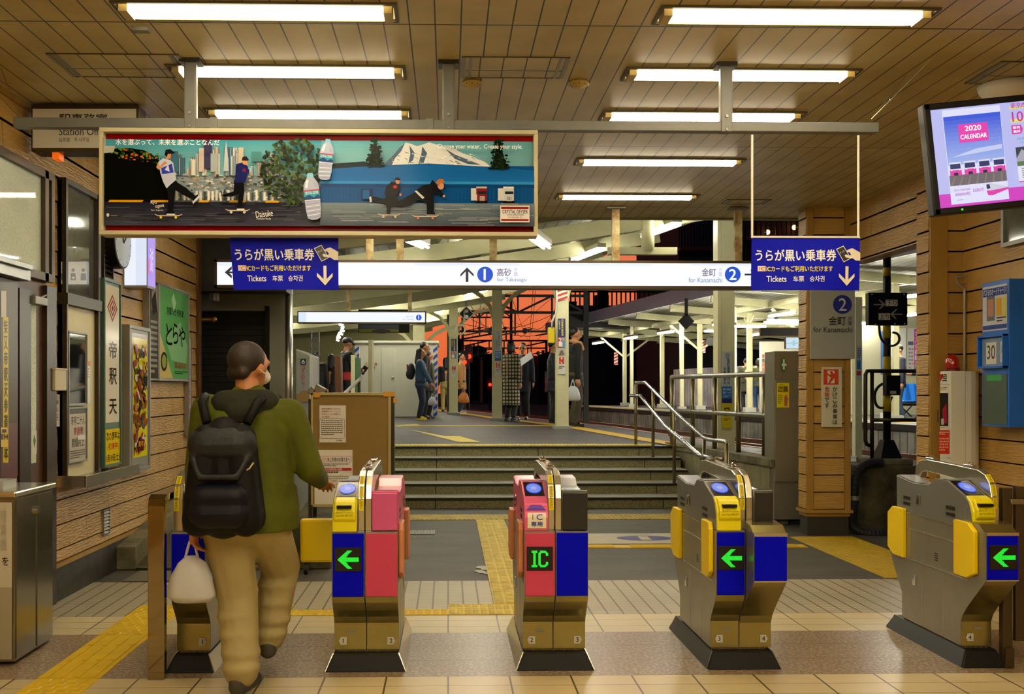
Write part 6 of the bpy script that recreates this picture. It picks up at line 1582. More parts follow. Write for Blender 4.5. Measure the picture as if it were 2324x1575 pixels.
Yp = 19.; xa, xb = xat(706, Yp), xat(723, Yp); t = thing('lattice_post', 'grey lattice steel post rising behind the notice board', 'post', ((xa + xb) / 2, Yp, PZ(Yp)))
b = MB(); 
for x in (xa, xb): b.box(x - .012, x + .012, Yp, Yp + .05, PZ(Yp), 2.5)
z = PZ(Yp); 
while z < 2.4: b.bar((xa, Yp + .02, z), (xb, Yp + .02, z + .16), .02); b.bar((xb, Yp + .03, z), (xa, Yp + .03, z + .16), .02); z += .16
b.build('lattice', mat('lattice_grey', '77777a', .5, .3), t)
Yk = 24.0
t = thing('site_cabin', 'white site cabin with a plain door behind the waiting passengers', 'cabin', (xat(900, Yk), Yk, PZ(Yk)))
WH = mat('cabin_white', 'c6c5b4', .45, var=.06); xa, xb = xat(806, Yk), xat(992, Yk); zt = P(900, 778, Yk).z
b = MB(); b.prism([(xa, PZ(Yk)), (xb, PZ(Yk)), (xb, zt), (xa + 1.0, zt + .05), (xa, zt)], 1, Yk, Yk + 2.2); b.build('cabin_wall', WH, t, bevel=.03)
b = MB(); b.box(xa - .04, xb + .04, Yk - .05, Yk + 2.2, zt - .02, zt + .05); b.build('cabin_roof', WH, t, bevel=.02)
xd0, xd1 = xat(866, Yk), xat(898, Yk); b = MB(); b.box(xd0, xd1, Yk - .02, Yk, PZ(Yk) + .03, P(880, 791, Yk).z); dr = b.build('cabin_door', WH, t, bevel=.02)
b = MB(); b.ball((xat(892, Yk), Yk - .04, P(892, 857, Yk).z), .03, nu=10, nv=8); b.build('door_knob', CHROME, dr)
A = Art(onY(Yk), .006, .002); A.tx('立入り角', 828, 823, 856, 829, '9a4038', .02); A.tx('通行者', 831, 831, 852, 837, '9a4038', .02); A.out('warning_lettering', t)
for px, Y_ in ((810, 23.7), (988, 23.7)):
    w_ = 10; a_, c_ = P(px - w_ / 2, 785, Y_), P(px + w_ / 2, 930, Y_)
    t = thing('hazard_post', 'blue and white striped hazard post at the %s corner of the white cabin' % ('left' if px < 900 else 'right'), 'post', ((a_.x + c_.x) / 2, Y_, PZ(Y_)), 'hazard posts')
    b = MB(); b.box(a_.x, c_.x, Y_, Y_ + .08, PZ(Y_), a_.z); b.build('post_body', WH, t)
    A = Art(lambda u, v, o: Vector((a_.x + (c_.x - a_.x) * u, Y_ - o, a_.z + (PZ(Y_) - a_.z) * v)), .004, .0008)
    for k in range(10): A.pg([(0, (k + .5) / 10), (1, k / 10), (1, (k + .5) / 10), (0, (k + 1) / 10)], '1c3fa8')
    A.out('stripes', t)
# boards leaning behind the notice board
Yb = 13.9
def lean(x0, x1, y0, tilt, m, label):
    a_, c_ = P(x0, y0, Yb), P(x1, 905, Yb); t_ = P(x0 + tilt, y0, Yb).x - a_.x
    b = MB(); b.add([(a_.x + t_ * 0, Yb, .66), (c_.x, Yb, .66), (c_.x, Yb + .3, .66), (a_.x, Yb + .3, .66), (a_.x - t_, Yb, a_.z), (c_.x - t_, Yb, a_.z), (c_.x - t_, Yb + .3, a_.z), (a_.x - t_, Yb + .3, a_.z)],
          [(0, 3, 2, 1), (4, 5, 6, 7), (0, 1, 5, 4), (1, 2, 6, 5), (2, 3, 7, 6), (3, 0, 4, 7)])
    b.build('display_board', m, label=label, cat='board', group='boards stood behind the notice board', bevel=.004)
lean(763, 776, 808, 4, mat('board_brown', '5a3418', .5), 'brown and cream board edge leaning behind the notice board')
lean(796, 806, 806, 0, CREAM, 'short cream board edge behind the notice board'); lean(807, 815, 811, 0, mat('board_green', '3c6a4c', .5), 'green board edge behind the notice board'); lean(836, 845, 771, 0, mat('board_grey', '8c876a', .5), 'tall slim cream post behind the notice board')
b = MB(); t = bpy.data.objects['ramp_rail']
b.M = Matrix.Translation(P(724, 882, 9)) @ Matrix.Rotation(.5, 4, 'Y'); b.box(-.04, .06, 0, .05, -.06, .03); b.M = Matrix.Translation(P(710, 884, 9)) @ Matrix.Rotation(.7, 4, 'Y'); b.box(-.03, .03, 0, .05, -.05, .02); b.build('fitting', STEEL, t, bevel=.008)

# ================================================================= SIGNALS, CATENARY, SKY LINE
BLK = mat('silhouette_steel', '0a0908', .7)
q = P(1058, 712, 26.)
t = thing('diamond_signal', 'black diamond signal with white border by the first column', 'signal', q)
b = MB(); r_ = .205; b.prism([(q.x - r_, q.z), (q.x, q.z - r_), (q.x + r_, q.z), (q.x, q.z + r_)], 1, q.y, q.y + .06); b.build('signal_plate', WHITE, t)
b = MB(); r_ = .18; b.prism([(q.x - r_, q.z), (q.x, q.z - r_), (q.x + r_, q.z), (q.x, q.z + r_)], 1, q.y - .01, q.y); b.build('signal_face', BLACK, t)
for dz in (-.085, .085): b = MB(); b.cyl((q.x, q.y - .02, q.z + dz), (q.x, q.y - .01, q.z + dz), .06); b.build('lens', mat('unlit_red_lens', '3a0a0c', .2), t)
b = MB(); b.cyl((q.x, q.y + .03, q.z + .2), (q.x, q.y + .03, 3.9), .03); b.build('hanger', GREYP, t)
q = P(1045, 748, 25.5); b = MB(); b.tube([(q.x + .12 * math.cos(a_), q.y, q.z + .12 * math.sin(a_)) for a_ in [k * PI / 8 for k in range(16)]], .025, 6, closed=True); b.bar((q.x + .08, q.y + .05, q.z + .1), (q.x + .1, q.y + .3, q.z + .5), .02); b.build('ring', CREAM, t)
q = P(1558, 729, 26.); t = thing('diamond_signal', 'all black diamond signal hanging under the opposite canopy', 'signal', q)
b = MB(); r_ = .21; b.prism([(q.x - r_, q.z), (q.x, q.z - r_), (q.x + r_, q.z), (q.x, q.z + r_)], 1, q.y, q.y + .08); b.build('signal_face', BLACK, t); b = MB(); b.box(q.x - .04, q.x + .04, q.y, q.y + .05, q.z + .15, q.z + .6); b.build('hanger', BLACK, t)
REDL = mat('red_signal_lamp', 'ff1a08', .4, em=14., emc='ff1608')
for px, py, Y_, r_ in ((1064, 809, 40, .10), (1054, 822, 38, .085), (1112, 873, 60, .09), (1248, 873, 34, .10)):
    q = P(px, py, Y_); t = thing('rail_signal', 'lit red rail signal, %s' % {1064: 'upper one of the pair right of the first column', 1054: 'lower one of the pair right of the first column', 1112: 'small and low left of the second column', 1248: 'low left of the striped column'}[px], 'signal', (q.x, q.y, .1), 'red rail signals')
    b = MB(); b.ball(q, r_, nu=12, nv=8); b.build('lamp', REDL, t, smooth=True)
    b = MB(); b.box(q.x - .16, q.x + .16, Y_ + .12, Y_ + .2, q.z - .25, q.z + .45); b.cyl((q.x, Y_ + .15, .1), (q.x, Y_ + .15, q.z), .06); b.build('signal_mast', BLK, t)
def gantry(Y, xl, xr, zb_, label, truss=.5, bays=6, lw=.07):
    t = thing('catenary_gantry', label, 'gantry', ((xl + xr) / 2, Y, .1), 'overhead line gantries')
    b = MB()
    for x in (xl, xr): b = MB(); b.bar((x, Y, .1), (x, Y, zb_ + truss + .6), lw * 1.8); b.build('mast', BLK, t)
    b = MB()
    for z in ((zb_, zb_ + truss) if Y < 35 or Y == 50 else (zb_ + truss,)): b.bar((xl, Y, z), (xr, Y, z), lw)
    for k in range(bays):
        xa, xb = xl + (xr - xl) * k / bays, xl + (xr - xl) * (k + 1) / bays
        if Y > 35 and Y != 50 and k % 2: continue
        b.bar((xa, Y, zb_ + (truss if k % 2 else 0)), (xb, Y, zb_ + (0 if k % 2 else truss)), lw * .8); b.bar((xb, Y, zb_), (xb, Y, zb_ + truss), lw * .7)
    b.build('truss', BLK, t); b = MB()
    for fx in (.22, .48, .75):
        x = xl + (xr - xl) * fx; b.bar((x, Y, zb_), (x, Y, zb_ - .7), lw * .6); b.bar((x - .5, Y, zb_ - .7), (x + .5, Y, zb_ - .5), lw * .5); b.ball((x + .3, Y, zb_ - .55), .09, nu=8, nv=6)
    b.build('insulator_arm', BLK, t)
def zof(py, Y): return HC - (py - HY) / F * Y
for i, (Y, yt, yb_, lx, rx) in enumerate(((30, 671, 709, 1020, 1330), (42, 752, 772, 1035, 1262), (58, 773, 788, 1040, 1250), (85, 790, 800, 1045, 1240), (120, 812, 820, 1060, 1232))):
    gantry(Y, xat(lx, Y), xat(rx, Y), zof(yb_, Y), 'black overhead line gantry against the orange sky, number %s from the platform' % ['one', 'two', 'three', 'four', 'five'][i], zof(yt, Y) - zof(yb_, Y), (4, 2, 3, 2, 2)[i], .06 + Y * .0006)
gantry(50, xat(1050, 50), xat(1160, 50), zof(720, 50), 'small high overhead line gantry left of the second column', zof(706, 50) - zof(720, 50), 6, .07)
gantry(24, xat(1040, 24) , xat(1420, 24) , zof(650, 24) + .05, 'nearest overhead line gantry mostly hidden behind the long lit sign', .5, 4, .05) if False else None
b = MB()
for (pa, pb) in (((1052, 640, 22), (1215, 745, 60)), ((1150, 640, 22), (1205, 780, 90)), ((1215, 660, 24), (1205, 760, 60)), ((1210, 655, 24), (1198, 800, 90)), ((1060, 680, 26), (1150, 800, 80)), ((1260, 700, 26), (1200, 790, 80)), ((1050, 735, 30), (1260, 712, 30)), ((1070, 725, 32), (1262, 755, 32)), ((1100, 655, 24), (1060, 790, 60)), ((1262, 668, 24), (1080, 800, 90)), ((1140, 730, 30), (1165, 742, 31)), ((1165, 742, 31), (1200, 743, 31)), ((1200, 743, 31), (1262, 700, 31))):
    a_, c_ = P(*pa), P(*pb); pts = []
    for k in range(7): u = k / 6; q = a_.lerp(c_, u); q.z -= .5 * math.sin(PI * u) * .6; pts.append(q)
    b.tube(pts, .008, 4)
b.build('overhead_wires', BLK, label='tangle of thin overhead line wires against the orange sky', cat='wires', kind='stuff')
CITY = mat('dark_building', '0d0b12', .8)
rr = random.Random(12)
sky_b = [(1046, 1072, 800, 90), (1066, 1105, 790, 110), (1096, 1120, 806, 95), (1118, 1135, 798, 100), (1130, 1182, 815, 90), (1176, 1204, 822, 120), (1196, 1228, 818, 100), (1222, 1268, 806, 85), (1288, 1600, 748, 70)]
ln_ = ['first', 'second', 'third', 'fourth', 'fifth', 'sixth', 'seventh', 'eighth', 'ninth']
for i, (x0_, x1_, yt, Y) in enumerate(sky_b):
    a_, c_ = P(x0_, yt, Y), P(x1_, 895, Y); t = thing('distant_building', ('dark distant building on the skyline, %s from the left' % ln_[i]), 'building', ((a_.x + c_.x) / 2, Y, 0), 'dark buildings on the skyline')
    b = MB(); b.box(a_.x, c_.x, Y, Y + 8, 0, a_.z); b.build('building_body', CITY, t)
    b = MB(); w_ = c_.x - a_.x; b.prism([(a_.x, a_.z), (c_.x, a_.z), ((a_.x + c_.x) / 2, a_.z + w_ * .18)], 1, Y, Y + 8); b.box(a_.x + w_ * .2, a_.x + w_ * .3, Y, Y + 1, a_.z, a_.z + w_ * .25); b.build('building_roof', CITY, t)
# large dark apartment block upper right
Y = 44; a_, c_ = P(1300, 500, Y), P(1900, 700, Y)
t = thing('apartment_building', 'dark apartment block with lit balconies above the opposite canopy', 'building', (P(1650, 0, Y).x, Y, 0))
xl = P(1395, 0, Y).x; xm_ = P(1541, 0, Y).x; xr = P(2100, 0, Y).x
b = MB(); b.box(xm_, xr, Y, Y + 10, 0, P(1600, 440, Y).z); b.build('building_body', mat('night_wall', '15121a', .8), t)
WARM = mat('warm_balcony_lamp', 'ffb070', .5, em=14., emc='ff9850'); BRK = mat('balcony_brick', '6a2c18', .8)
for (x0_, x1_, y0_, y1_) in ((1545, 1640, 520, 560), (1545, 1640, 600, 640), (1670, 1830, 505, 545), (1670, 1830, 560, 600)):
    p0, p1 = P(x0_, y0_, Y - .8), P(x1_, y1_, Y - .8)
    b = MB(); b.box(p0.x, p1.x, Y - .8, Y, p1.z - .15, p1.z); bl = b.build('balcony', BRK, t)
    b = MB(); b.box(p0.x, p1.x, Y - .8, Y - .75, p1.z + .95, p1.z + 1.05); n_ = 14
    for k in range(n_ + 1): x = p0.x + (p1.x - p0.x) * k / n_; b.box(x - .025, x + .025, Y - .8, Y - .76, p1.z, p1.z + 1.)
    b.build('balcony_railing', mat('balcony_rail', '30242a', .6), bl)
for px, py in ((1742, 527), (1803, 516)):
    q = P(px, py, Y - .3); b = MB(); b.ball(q, .11, nu=10, nv=8); b.build('balcony_lamp', WARM, t)
b = MB(); p0, p1 = P(1690, 535, Y - .1), P(1850, 600, Y - .1); b.box(p0.x, p1.x, Y - .12, Y - .02, p1.z, p0.z); b.build('brick_wall', BRK, t)
# footbridge railing seen left of it
Y = 38; t = thing('footbridge', 'dark footbridge railing against the orange sky above the opposite canopy', 'footbridge', (P(1350, 0, Y).x, Y, 4)); b = MB()
p0, p1 = P(1285, 690, Y), P(1545, 690, Y)
b.box(p0.x, p1.x, Y, Y + 1.2, p0.z - .9, p0.z - .05)
b.build('bridge_deck', BLK, t); b = MB()
for k in range(26): x = p0.x + (p1.x - p0.x) * k / 25; b.box(x - .025, x + .025, Y, Y + .05, p0.z - .1, p0.z + .45 + .0)
for z in (p0.z + .45,): b.box(p0.x, p1.x, Y, Y + .06, z, z + .07)
b.build('bridge_railing', BLK, t); b = MB()
for px, yt in ((1292, 686), (1365, 655), (1372, 655), (1300, 684)): q = P(px, yt, Y); b.box(q.x - .15, q.x + .15, Y, Y + .1, p0.z - .1, q.z)
b.build('bridge_post', BLK, t)

# ================================================================= OPPOSITE PLATFORM
t = thing('opposite_canopy', 'grey canopy roof with cream steelwork over the opposite platform', 'canopy', (8, 30, 3))
YO = [13, 15, 17, 20, 22, 24, 27, 30, 34, 38, 42, 44]
FZ = 3.92
b = MB(); vs = []
for Y in YO:
    for k in range(6): vs.append((edge(Y, PO - .15) + k * 1.8, Y, FZ + .1 - .12 * k + (.1 * abs(k - 3) if k > 3 else 0)))
b.add(vs, [(6 * i + k, 6 * i + k + 1, 6 * i + k + 7, 6 * i + k + 6) for i in range(len(YO) - 1) for k in range(5)])
b.build('roof_sheet', ROOFD, t)
b = MB()
for Ya, Yb2 in zip(YO[:-1], YO[1:]):
    xa, xb = edge(Ya, PO - .2), edge(Yb2, PO - .2)
    b.add([(xa, Ya, FZ), (xb, Yb2, FZ), (xb, Yb2, FZ + .42), (xa, Ya, FZ + .42), (xa + .06, Ya, FZ), (xb + .06, Yb2, FZ), (xb + .06, Yb2, FZ + .42), (xa + .06, Ya, FZ + .42)], [(0, 1, 2, 3), (7, 6, 5, 4), (0, 4, 5, 1), (3, 2, 6, 7), (0, 3, 7, 4), (1, 5, 6, 2)])
b.build('fascia', mat('fascia_grey', 'bcbcc6', .6, var=.1), t)
b = MB()
for k in range(1, 6):
    for Ya, Yb2 in zip(YO[:-1], YO[1:]): b.bar((edge(Ya, PO) + k * 1.6, Ya, FZ - .1 - .1 * k), (edge(Yb2, PO) + k * 1.6, Yb2, FZ - .1 - .1 * k), .1, .14)
b.build('purlin', CREAMG, t)
yy = 15.
while yy < 43:
    b = MB(); b.bar((edge(yy, PO), yy, FZ - .05), (edge(yy, PO) + 8.6, yy, FZ - .75), .1, .2); b.build('rafter', CREAMG, t); yy += 3.
# posts of the opposite platform
ob = [(13.2, 2.5), (16.5, 2.4), (19.8, 2.4), (23, 2.4), (26.5, 2.4), (30, 2.4), (33.5, 2.3), (37, 2.3), (41, 2.2)]
on = ['first', 'second', 'third', 'fourth', 'fifth', 'sixth', 'seventh', 'eighth', 'ninth', 'tenth', 'eleventh', 'twelfth']
for i, (Y, o) in enumerate(ob):
    x = edge(Y, PO + o); t = thing('platform_column', 'slim cream column with Y shaped braces on the opposite platform, %s from the near end' % on[i], 'column', (x, Y, .73), 'slim columns on the opposite platform')
    b = MB(); b.box(x - .075, x + .075, Y - .075, Y + .075, .73, FZ - .2); b.build('shaft', CREAM, t, bevel=.01)
    b = MB(); b.box(x - .16, x + .16, Y - .16, Y + .16, .72, .86); b.build('base', mat('base_white', 'b5b5ac', .6), t)
    b = MB()
    for s in (-1, 1):
        if i % 2 == 0: b.bar((x, Y, FZ - 1.2), (x + s * 1.0, Y, FZ - .35 - (.1 if s > 0 else 0)), .06, .07)
        else: b.bar((x, Y, FZ - .6), (x, Y + s * .5, FZ - .3), .05, .06)
    b.build('brace', CREAM, t)
for i, Y in enumerate((18., 21.4, 25., 29., 33., 38.)):
    x = edge(Y, PO + 1.5); t = thing('platform_column', 'very thin straight cream post of the front row on the opposite platform, %s from the near end' % on[i], 'column', (x, Y, .73), 'thin front posts on the opposite platform')
    b = MB(); b.box(x - .06, x + .06, Y - .06, Y + .06, .73, FZ - .1); b.build('shaft', CREAM, t); b = MB(); b.box(x - .13, x + .13, Y - .13, Y + .13, .72, .84); b.build('base', MATS['base_white'], t)
pl = 0
for i, Y in enumerate((15., 19., 24.5, 28, 32.5, 36, 40)):
    x = edge(Y + 0., PO + 1.0); x2 = edge(Y + 1.2, PO + 1.0)
    stick((x, Y, 3.3), (x2, Y + 1.2, 3.3), 'tube light in the row under the opposite canopy, %s from the near end' % on[i], .16, 'tube lights under the opposite canopy', TUBE3)
for i, (o_, Y_) in enumerate(((2.9, 14.), (3.9, 17.5), (2.9, 22.5), (3.7, 26.), (3.3, 31.))):  # second row of lamps added to brighten the opposite platform and fence
    x = edge(Y_, PO + o_); stick((x, Y_, 3.15), (x - .1, Y_ + 1.2, 3.15), 'added tube light of the second row under the opposite canopy, %s from the near end' % on[i], .16, 'inner tube lights under the opposite canopy', TUBE3)
for i, (px, py, Y) in enumerate(((1600, 752, 30), (1668, 741, 27), (1736, 733, 25), (1762, 728, 24), (1968, 706, 22))):
    q = P(px, py, Y); stick(q, q + Vector((.9, .25, 0)), 'tube light deep under the opposite canopy, %s from the left' % on[i], .16, 'inner tube lights under the opposite canopy', TUBE3)
# back wall / fence
b = MB()
for Ya, Yb2 in zip(Y2[:-1], Y2[1:]): b.add([(edge(Ya, PO + 4.6), Ya, .7), (edge(Yb2, PO + 4.6), Yb2, .7), (edge(Yb2, PO + 4.6), Yb2, 2.25), (edge(Ya, PO + 4.6), Ya, 2.25)], [(0, 1, 2, 3)]) if Ya > 26 else None
b.build('sheet_fence', grid_mat('corrugated_grey_sheet', 'b4b4b4', '77777c', [(1, .25, 0, .05)], .4, .25, 1.2, col2='8c8c90', bump=1.), label='grey corrugated sheet fence at the back of the opposite platform', cat='fence')
xw = edge(25, PO + 3.9)
b = MB(); b.box(10.5, 24, 26.4, 26.5, .7, 3.4); b.build('waiting_wall', mat('waiting_wall_paint', 'a9a690', .6), label='cream back wall of the opposite platform waiting area', cat='wall panel')
Ym = 24.3
t = thing('seat_row', 'row of blue plastic seats on the opposite platform', 'seats', (P(2070, 930, Ym).x, Ym, .73)); BS = mat('blue_seat', '1f6fd0', .3)
for k in range(3):
    x = P(2060 + k * 21, 0, Ym).x; b = MB()
    b.add([(x - .2, Ym - .22, 1.14), (x + .2, Ym - .22, 1.14), (x + .2, Ym + .18, 1.1), (x - .2, Ym + .18, 1.1), (x - .17, Ym + .3, 1.55), (x + .17, Ym + .3, 1.55), (x - .2, Ym - .22, 1.1), (x + .2, Ym - .22, 1.1), (x + .2, Ym + .2, 1.06), (x - .2, Ym + .2, 1.06), (x - .17, Ym + .34, 1.55), (x + .17, Ym + .34, 1.55)],
          [(0, 1, 2, 3), (3, 2, 5, 4), (6, 9, 8, 7), (9, 10, 11, 8), (0, 6, 7, 1), (4, 5, 11, 10), (0, 3, 9, 6), (3, 4, 10, 9), (1, 7, 8, 2), (2, 8, 11, 5)]); b.build('seat_shell', BS, t, bevel=.02)
b = MB(); x = P(2060, 0, Ym).x; b.box(x - .4, x + 1.2, Ym, Ym + .06, 1.0, 1.06)
for k in (0, .8): b.bar((x - .2 + k, Ym, 1.0), (x + .1 + k, Ym, .73), .03); b.bar((x + .1 + k, Ym, 1.0), (x - .1 + k, Ym + .1, .73), .03)
b.build('seat_frame', DKSTEEL, t)
A = Art(onY(26.38), .01, .003); A.rc(2059, 745, 2083, 852, 'b9bab4'); A.rc(2075, 747, 2083, 848, 'b0308c'); A.vt('マスダ産婦人科', 2079, 752, 845, 6, 'f0e0f0', .03); A.rc(2061, 775, 2073, 783, '4a4a70'); A.fake(2062, 790, 2073, 840, 6, '8a7a8a'); A.out('clinic_poster', None, label='white and magenta clinic poster on the opposite platform wall', cat='poster')
A = Art(onY(26.38), .01, .003); A.rc(1999, 752, 2004, 850, '3f6aa8'); A.rc(2024, 745, 2056, 855, 'c9cac6'); A.out('white_panel', None, label='plain white panel behind the man with a mask', cat='panel')
A = Art(onY(29.), .01, .003); A.rc(1729, 802, 1753, 872, 'b9b09c'); rr = random.Random(5)
for k in range(26): A.rc(1730 + (k % 4) * 5.5, 804 + (k // 4) * 10, 1734.6 + (k % 4) * 5.5, 812 + (k // 4) * 10, rr.choice(['c85a4a', 'e0d080', '3a6a9a', 'e8e0d8', '8a3a5a', '46524a']))
A.out('leaflet_rack', None, label='wall of small colourful leaflets on the opposite platform', cat='poster')
b = MB(); b.box(P(1728, 0, 29.1).x, P(1822, 0, 29.1).x, 29.1, 29.3, .73, P(1740, 775, 29.1).z); b.build('kiosk_wall', mat('kiosk_paint', 'b3b1a0', .6), label='pale kiosk wall behind the colourful leaflets', cat='kiosk')
t = thing('display_monitor', 'bright white hanging monitor over the opposite platform', 'monitor', P(1800, 792, 22)); a_, c_ = P(1783, 765, 22), P(1822, 792, 22); b = MB(); b.box(a_.x, c_.x, 22, 22.1, c_.z, a_.z); b.build('monitor_body', GREYP, t)
A = Art(onY(22), .004, .001); A.rc(1784, 766, 1821, 791, 'c8e0ec'); A.rc(1784, 778, 1821, 779, '5a8aa8'); A.el(1802, 779, 4, 6, 'a8c8d8'); A.out('screen', t, SCREEN)
t = thing('black_sign', 'dark rectangular hanging sign with gold edge under the opposite canopy', 'sign', P(1775, 762, 23)); a_, c_ = P(1726, 743, 23), P(1822, 763, 23); b = MB(); b.box(a_.x, c_.x, 23, 23.1, c_.z, a_.z); b.build('sign_panel', mat('gold_edge', '8a6a1c', .5), t); a_, c_ = P(1728, 744.5, 23), P(1822, 761.5, 23); b = MB(); b.box(a_.x, c_.x, 22.98, 23, c_.z, a_.z); b.build('sign_face', BLACK, t)
t = thing('loudspeaker', 'round black loudspeaker on a column of the opposite platform', 'loudspeaker', P(1607, 776, 30)); q = P(1607, 776, 30); b = MB(); b.cyl((q.x, 30, q.z), (q.x, 29.75, q.z), .06, .13, n=20); b.build('horn', BLACK, t)
for px, Y_, l in ((1398, 42, 'left'), (1597, 30, 'right')):
    A = Art(onY(Y_), .01, .003); w_ = 9 if px < 1500 else 8; y0_ = 800 if px < 1500 else 773; A.rc(px - w_ / 2, y0_, px + w_ / 2, y0_ + 28, 'c9c0b8')
    for k in range(4): A.pg([(px - w_ / 2, y0_ + 4 + k * 7), (px + w_ / 2, y0_ + k * 7), (px + w_ / 2, y0_ + 3.5 + k * 7), (px - w_ / 2, y0_ + 7.5 + k * 7)], 'a03030')
    A.out('striped_panel', None, label='red and white striped panel on the opposite platform, the %s one' % l, cat='panel', group='striped panels')

# ================================================================= OPENING ON THE RIGHT: BLOCK, POLE, RAILS
Y = 9.75; xa = xat(1955, Y); t = thing('concrete_block', 'mossy concrete block behind the opening beside the tan pillar', 'block', (xa + .4, Y + .4, 0))
b = MB(); b.box(xa, xa + .95, Y, Y + .9, -.0, P(1955, 1058, Y).z); b.build('block_body', CONCD, t, bevel=.03)
b = MB(); q0, q1 = P(1988, 1042, Y + .1), P(2072, 1055, Y + .1); b.box(q0.x, q1.x, Y + .08, Y + .6, q1.z - .01, q0.z); b.build('mortar_pad', CONC, t, bevel=.02)
YP = 10.05; xc = xat(2013, YP); zb = P(2013, 1044, YP).z
t = thing('signal_pole', 'black and yellow banded signal pole on the mossy block', 'pole', (xc, YP, zb))
b = MB(); b.cyl((xc, YP, zb), (xc, YP, 2.75), .038, n=16); b.build('pole_shaft', BLACK, t, smooth=True)
for y0_, y1_ in ((500, 563), (602, 622), (717, 765), (808, 853), (893, 935)): b = MB(); b.cyl((xc, YP, P(0, y1_, YP).z), (xc, YP, P(0, y0_, YP).z), .0395, n=16); b.build('yellow_band', mat('band_yellow', 'b5a012', .45), t, smooth=True)
b = MB(); q = P(2013, 998, YP).z; b.add([(xc - .115, YP - .115, zb), (xc + .115, YP - .115, zb), (xc + .115, YP + .115, zb), (xc - .115, YP + .115, zb), (xc - .05, YP - .05, q), (xc + .05, YP - .05, q), (xc + .05, YP + .05, q), (xc - .05, YP + .05, q)], [(0, 3, 2, 1), (4, 5, 6, 7), (0, 1, 5, 4), (1, 2, 6, 5), (2, 3, 7, 6), (3, 0, 4, 7)]); b.build('pole_foot', BLACK, t)
t2 = thing('departure_indicator', 'black indicator box with two arrows and inbound outbound characters on the banded pole', 'indicator', (xc, YP - .12, 2.1))
a_, c_ = P(1971, 664, YP - .12), P(2060, 738, YP - .12); b = MB(); b.box(a_.x, c_.x, YP - .12, YP - .04, c_.z, a_.z); b.build('indicator_box', BLACK, t2, bevel=.006)
A = Art(onY(YP - .12), .002, .0006)
A.rc(1983, 690, 2006, 692.5, '8a8a88'); A.pg([(1996, 679), (2009, 690), (2009, 692), (1997, 702), (1995, 700), (2004, 691), (1994, 681)], '8a8a88'); A.rc(2010, 680, 2037, 695, 'c9cabc'); A.tx('下り', 2012, 681.5, 2035, 693.5, '1a1a18', .02)
A.rc(2024, 712, 2048, 714.5, '8a8a88'); A.pg([(2034, 701), (2021, 712), (2021, 714), (2033, 725), (2035, 723), (2026, 713), (2036, 703)], '8a8a88'); A.rc(1994, 711, 2020, 726, 'c9cabc'); A.tx('上り', 1996, 712.5, 2018, 724.5, '1a1a18', .02)
for px, py in ((1979, 668), (2052, 668), (2053, 735), (2031, 735), (1987, 736)): A.el(px, py, 1.6, 1.6, 'd8d8d0', 8)
A.out('indicator_lettering', t2)
b = MB(); b.tube(soft([P(1995, 738, YP - .05), P(1997, 765, YP - .05), P(2008, 780, YP - .05), P(2026, 787, YP - .05), P(2042, 776, YP - .05), P(2040, 758, YP - .05), P(2026, 754, YP - .05)]), .012, 6); b.build('cable_loop', RUBBER, t2, smooth=True)
a_, c_ = P(2010, 852, YP - .1), P(2042, 897, YP - .1); t3 = thing('switch_box', 'small black switch box on the banded pole at railing height', 'box', (xc, YP - .1, c_.z)); b = MB(); b.box(a_.x, c_.x, YP - .12, YP - .03, c_.z, a_.z); b.build('box_body', BLACK, t3, bevel=.004); A = Art(onY(YP - .12), .002); A.rc(2020, 887, 2034, 894, 'a8aa9a'); A.out('box_label', t3)
b = MB(); b.tube(soft([P(2012, 868, YP), P(1996, 874, YP), P(1986, 888, YP), P(1984, 905, YP), P(1990, 924, YP), P(2005, 927, YP), P(2018, 915, YP), P(2024, 900, YP)]), .014, 6); b.build('cable', RUBBER, t3, smooth=True)
# corrugated hose
hp = [P(2000, 1050, 9.75), P(1975, 1050, 9.7), P(1950, 1062, 9.65), P(1939, 1090, 9.6), P(1938, 1130, 9.6), P(1935, 1165, 9.6), P(1932, 1190, 9.6), P(1945, 1205, 9.55), P(1975, 1212, 9.5), P(2010, 1212, 9.5), P(2060, 1205, 9.55)]
pts = soft(hp, 3)
t = thing('corrugated_hose', 'thick black corrugated hose curving around the mossy block', 'hose', (hp[5].x, 9.6, .0))
b = MB(); b.tube(pts, [.042 + (.005 if i % 2 else 0) for i in range(len(pts))], 10); b.build('hose', RUBBER, t); q = hp[4]; b = MB(); b.cyl(q - Vector((0, 0, .02)), q + Vector((0, 0, .02)), .05); b.build('clamp', ALU, t)
# pipe railing
YR = 9.9; zt, zm = P(0, 842, YR).z, P(0, 953, YR).z
xA, xB = xat(1966, YR), xat(1978, YR)
pipes('pipe_railing', 'dark pipe railing in the opening between the pillar and the right wall', 'railing',
      [[P(1975, 1012, YR), P(1967, 1008, YR), P(1964, 1000, YR), P(1964, 850, YR), P(1968, 842, YR), P(1978, 842, YR), P(2110, 842, YR)], [P(1980, 953, YR), P(2110, 953, YR)]], [(P(1979, 1056, YR), P(1979, 842, YR))], r=.02, m=mat('dark_pipe', '3a3426', .35, .7))
# white column and posters seen between the pillar and the pole
Yq = 14.5; t = thing('canopy_column', 'slim white column with small posters seen right of the tan pillar', 'column', (xat(1949, Yq), Yq, .1), 'canopy columns'); x = xat(1949, Yq); b = MB(); b.box(x - .05, x + .05, Yq, Yq + .12, .1, P(0, 670, Yq).z); b.build('shaft', CREAM, t); A = Art(onY(Yq), .005, .001); A.rc(1944, 786, 1956, 862, 'b4bcc4'); A.rc(1945, 818, 1953, 838, '1f70b8'); A.rc(1944, 842, 1954, 852, 'b83a22'); A.fake(1946, 790, 1954, 815, 5, '444a50'); A.out('small_poster', t)
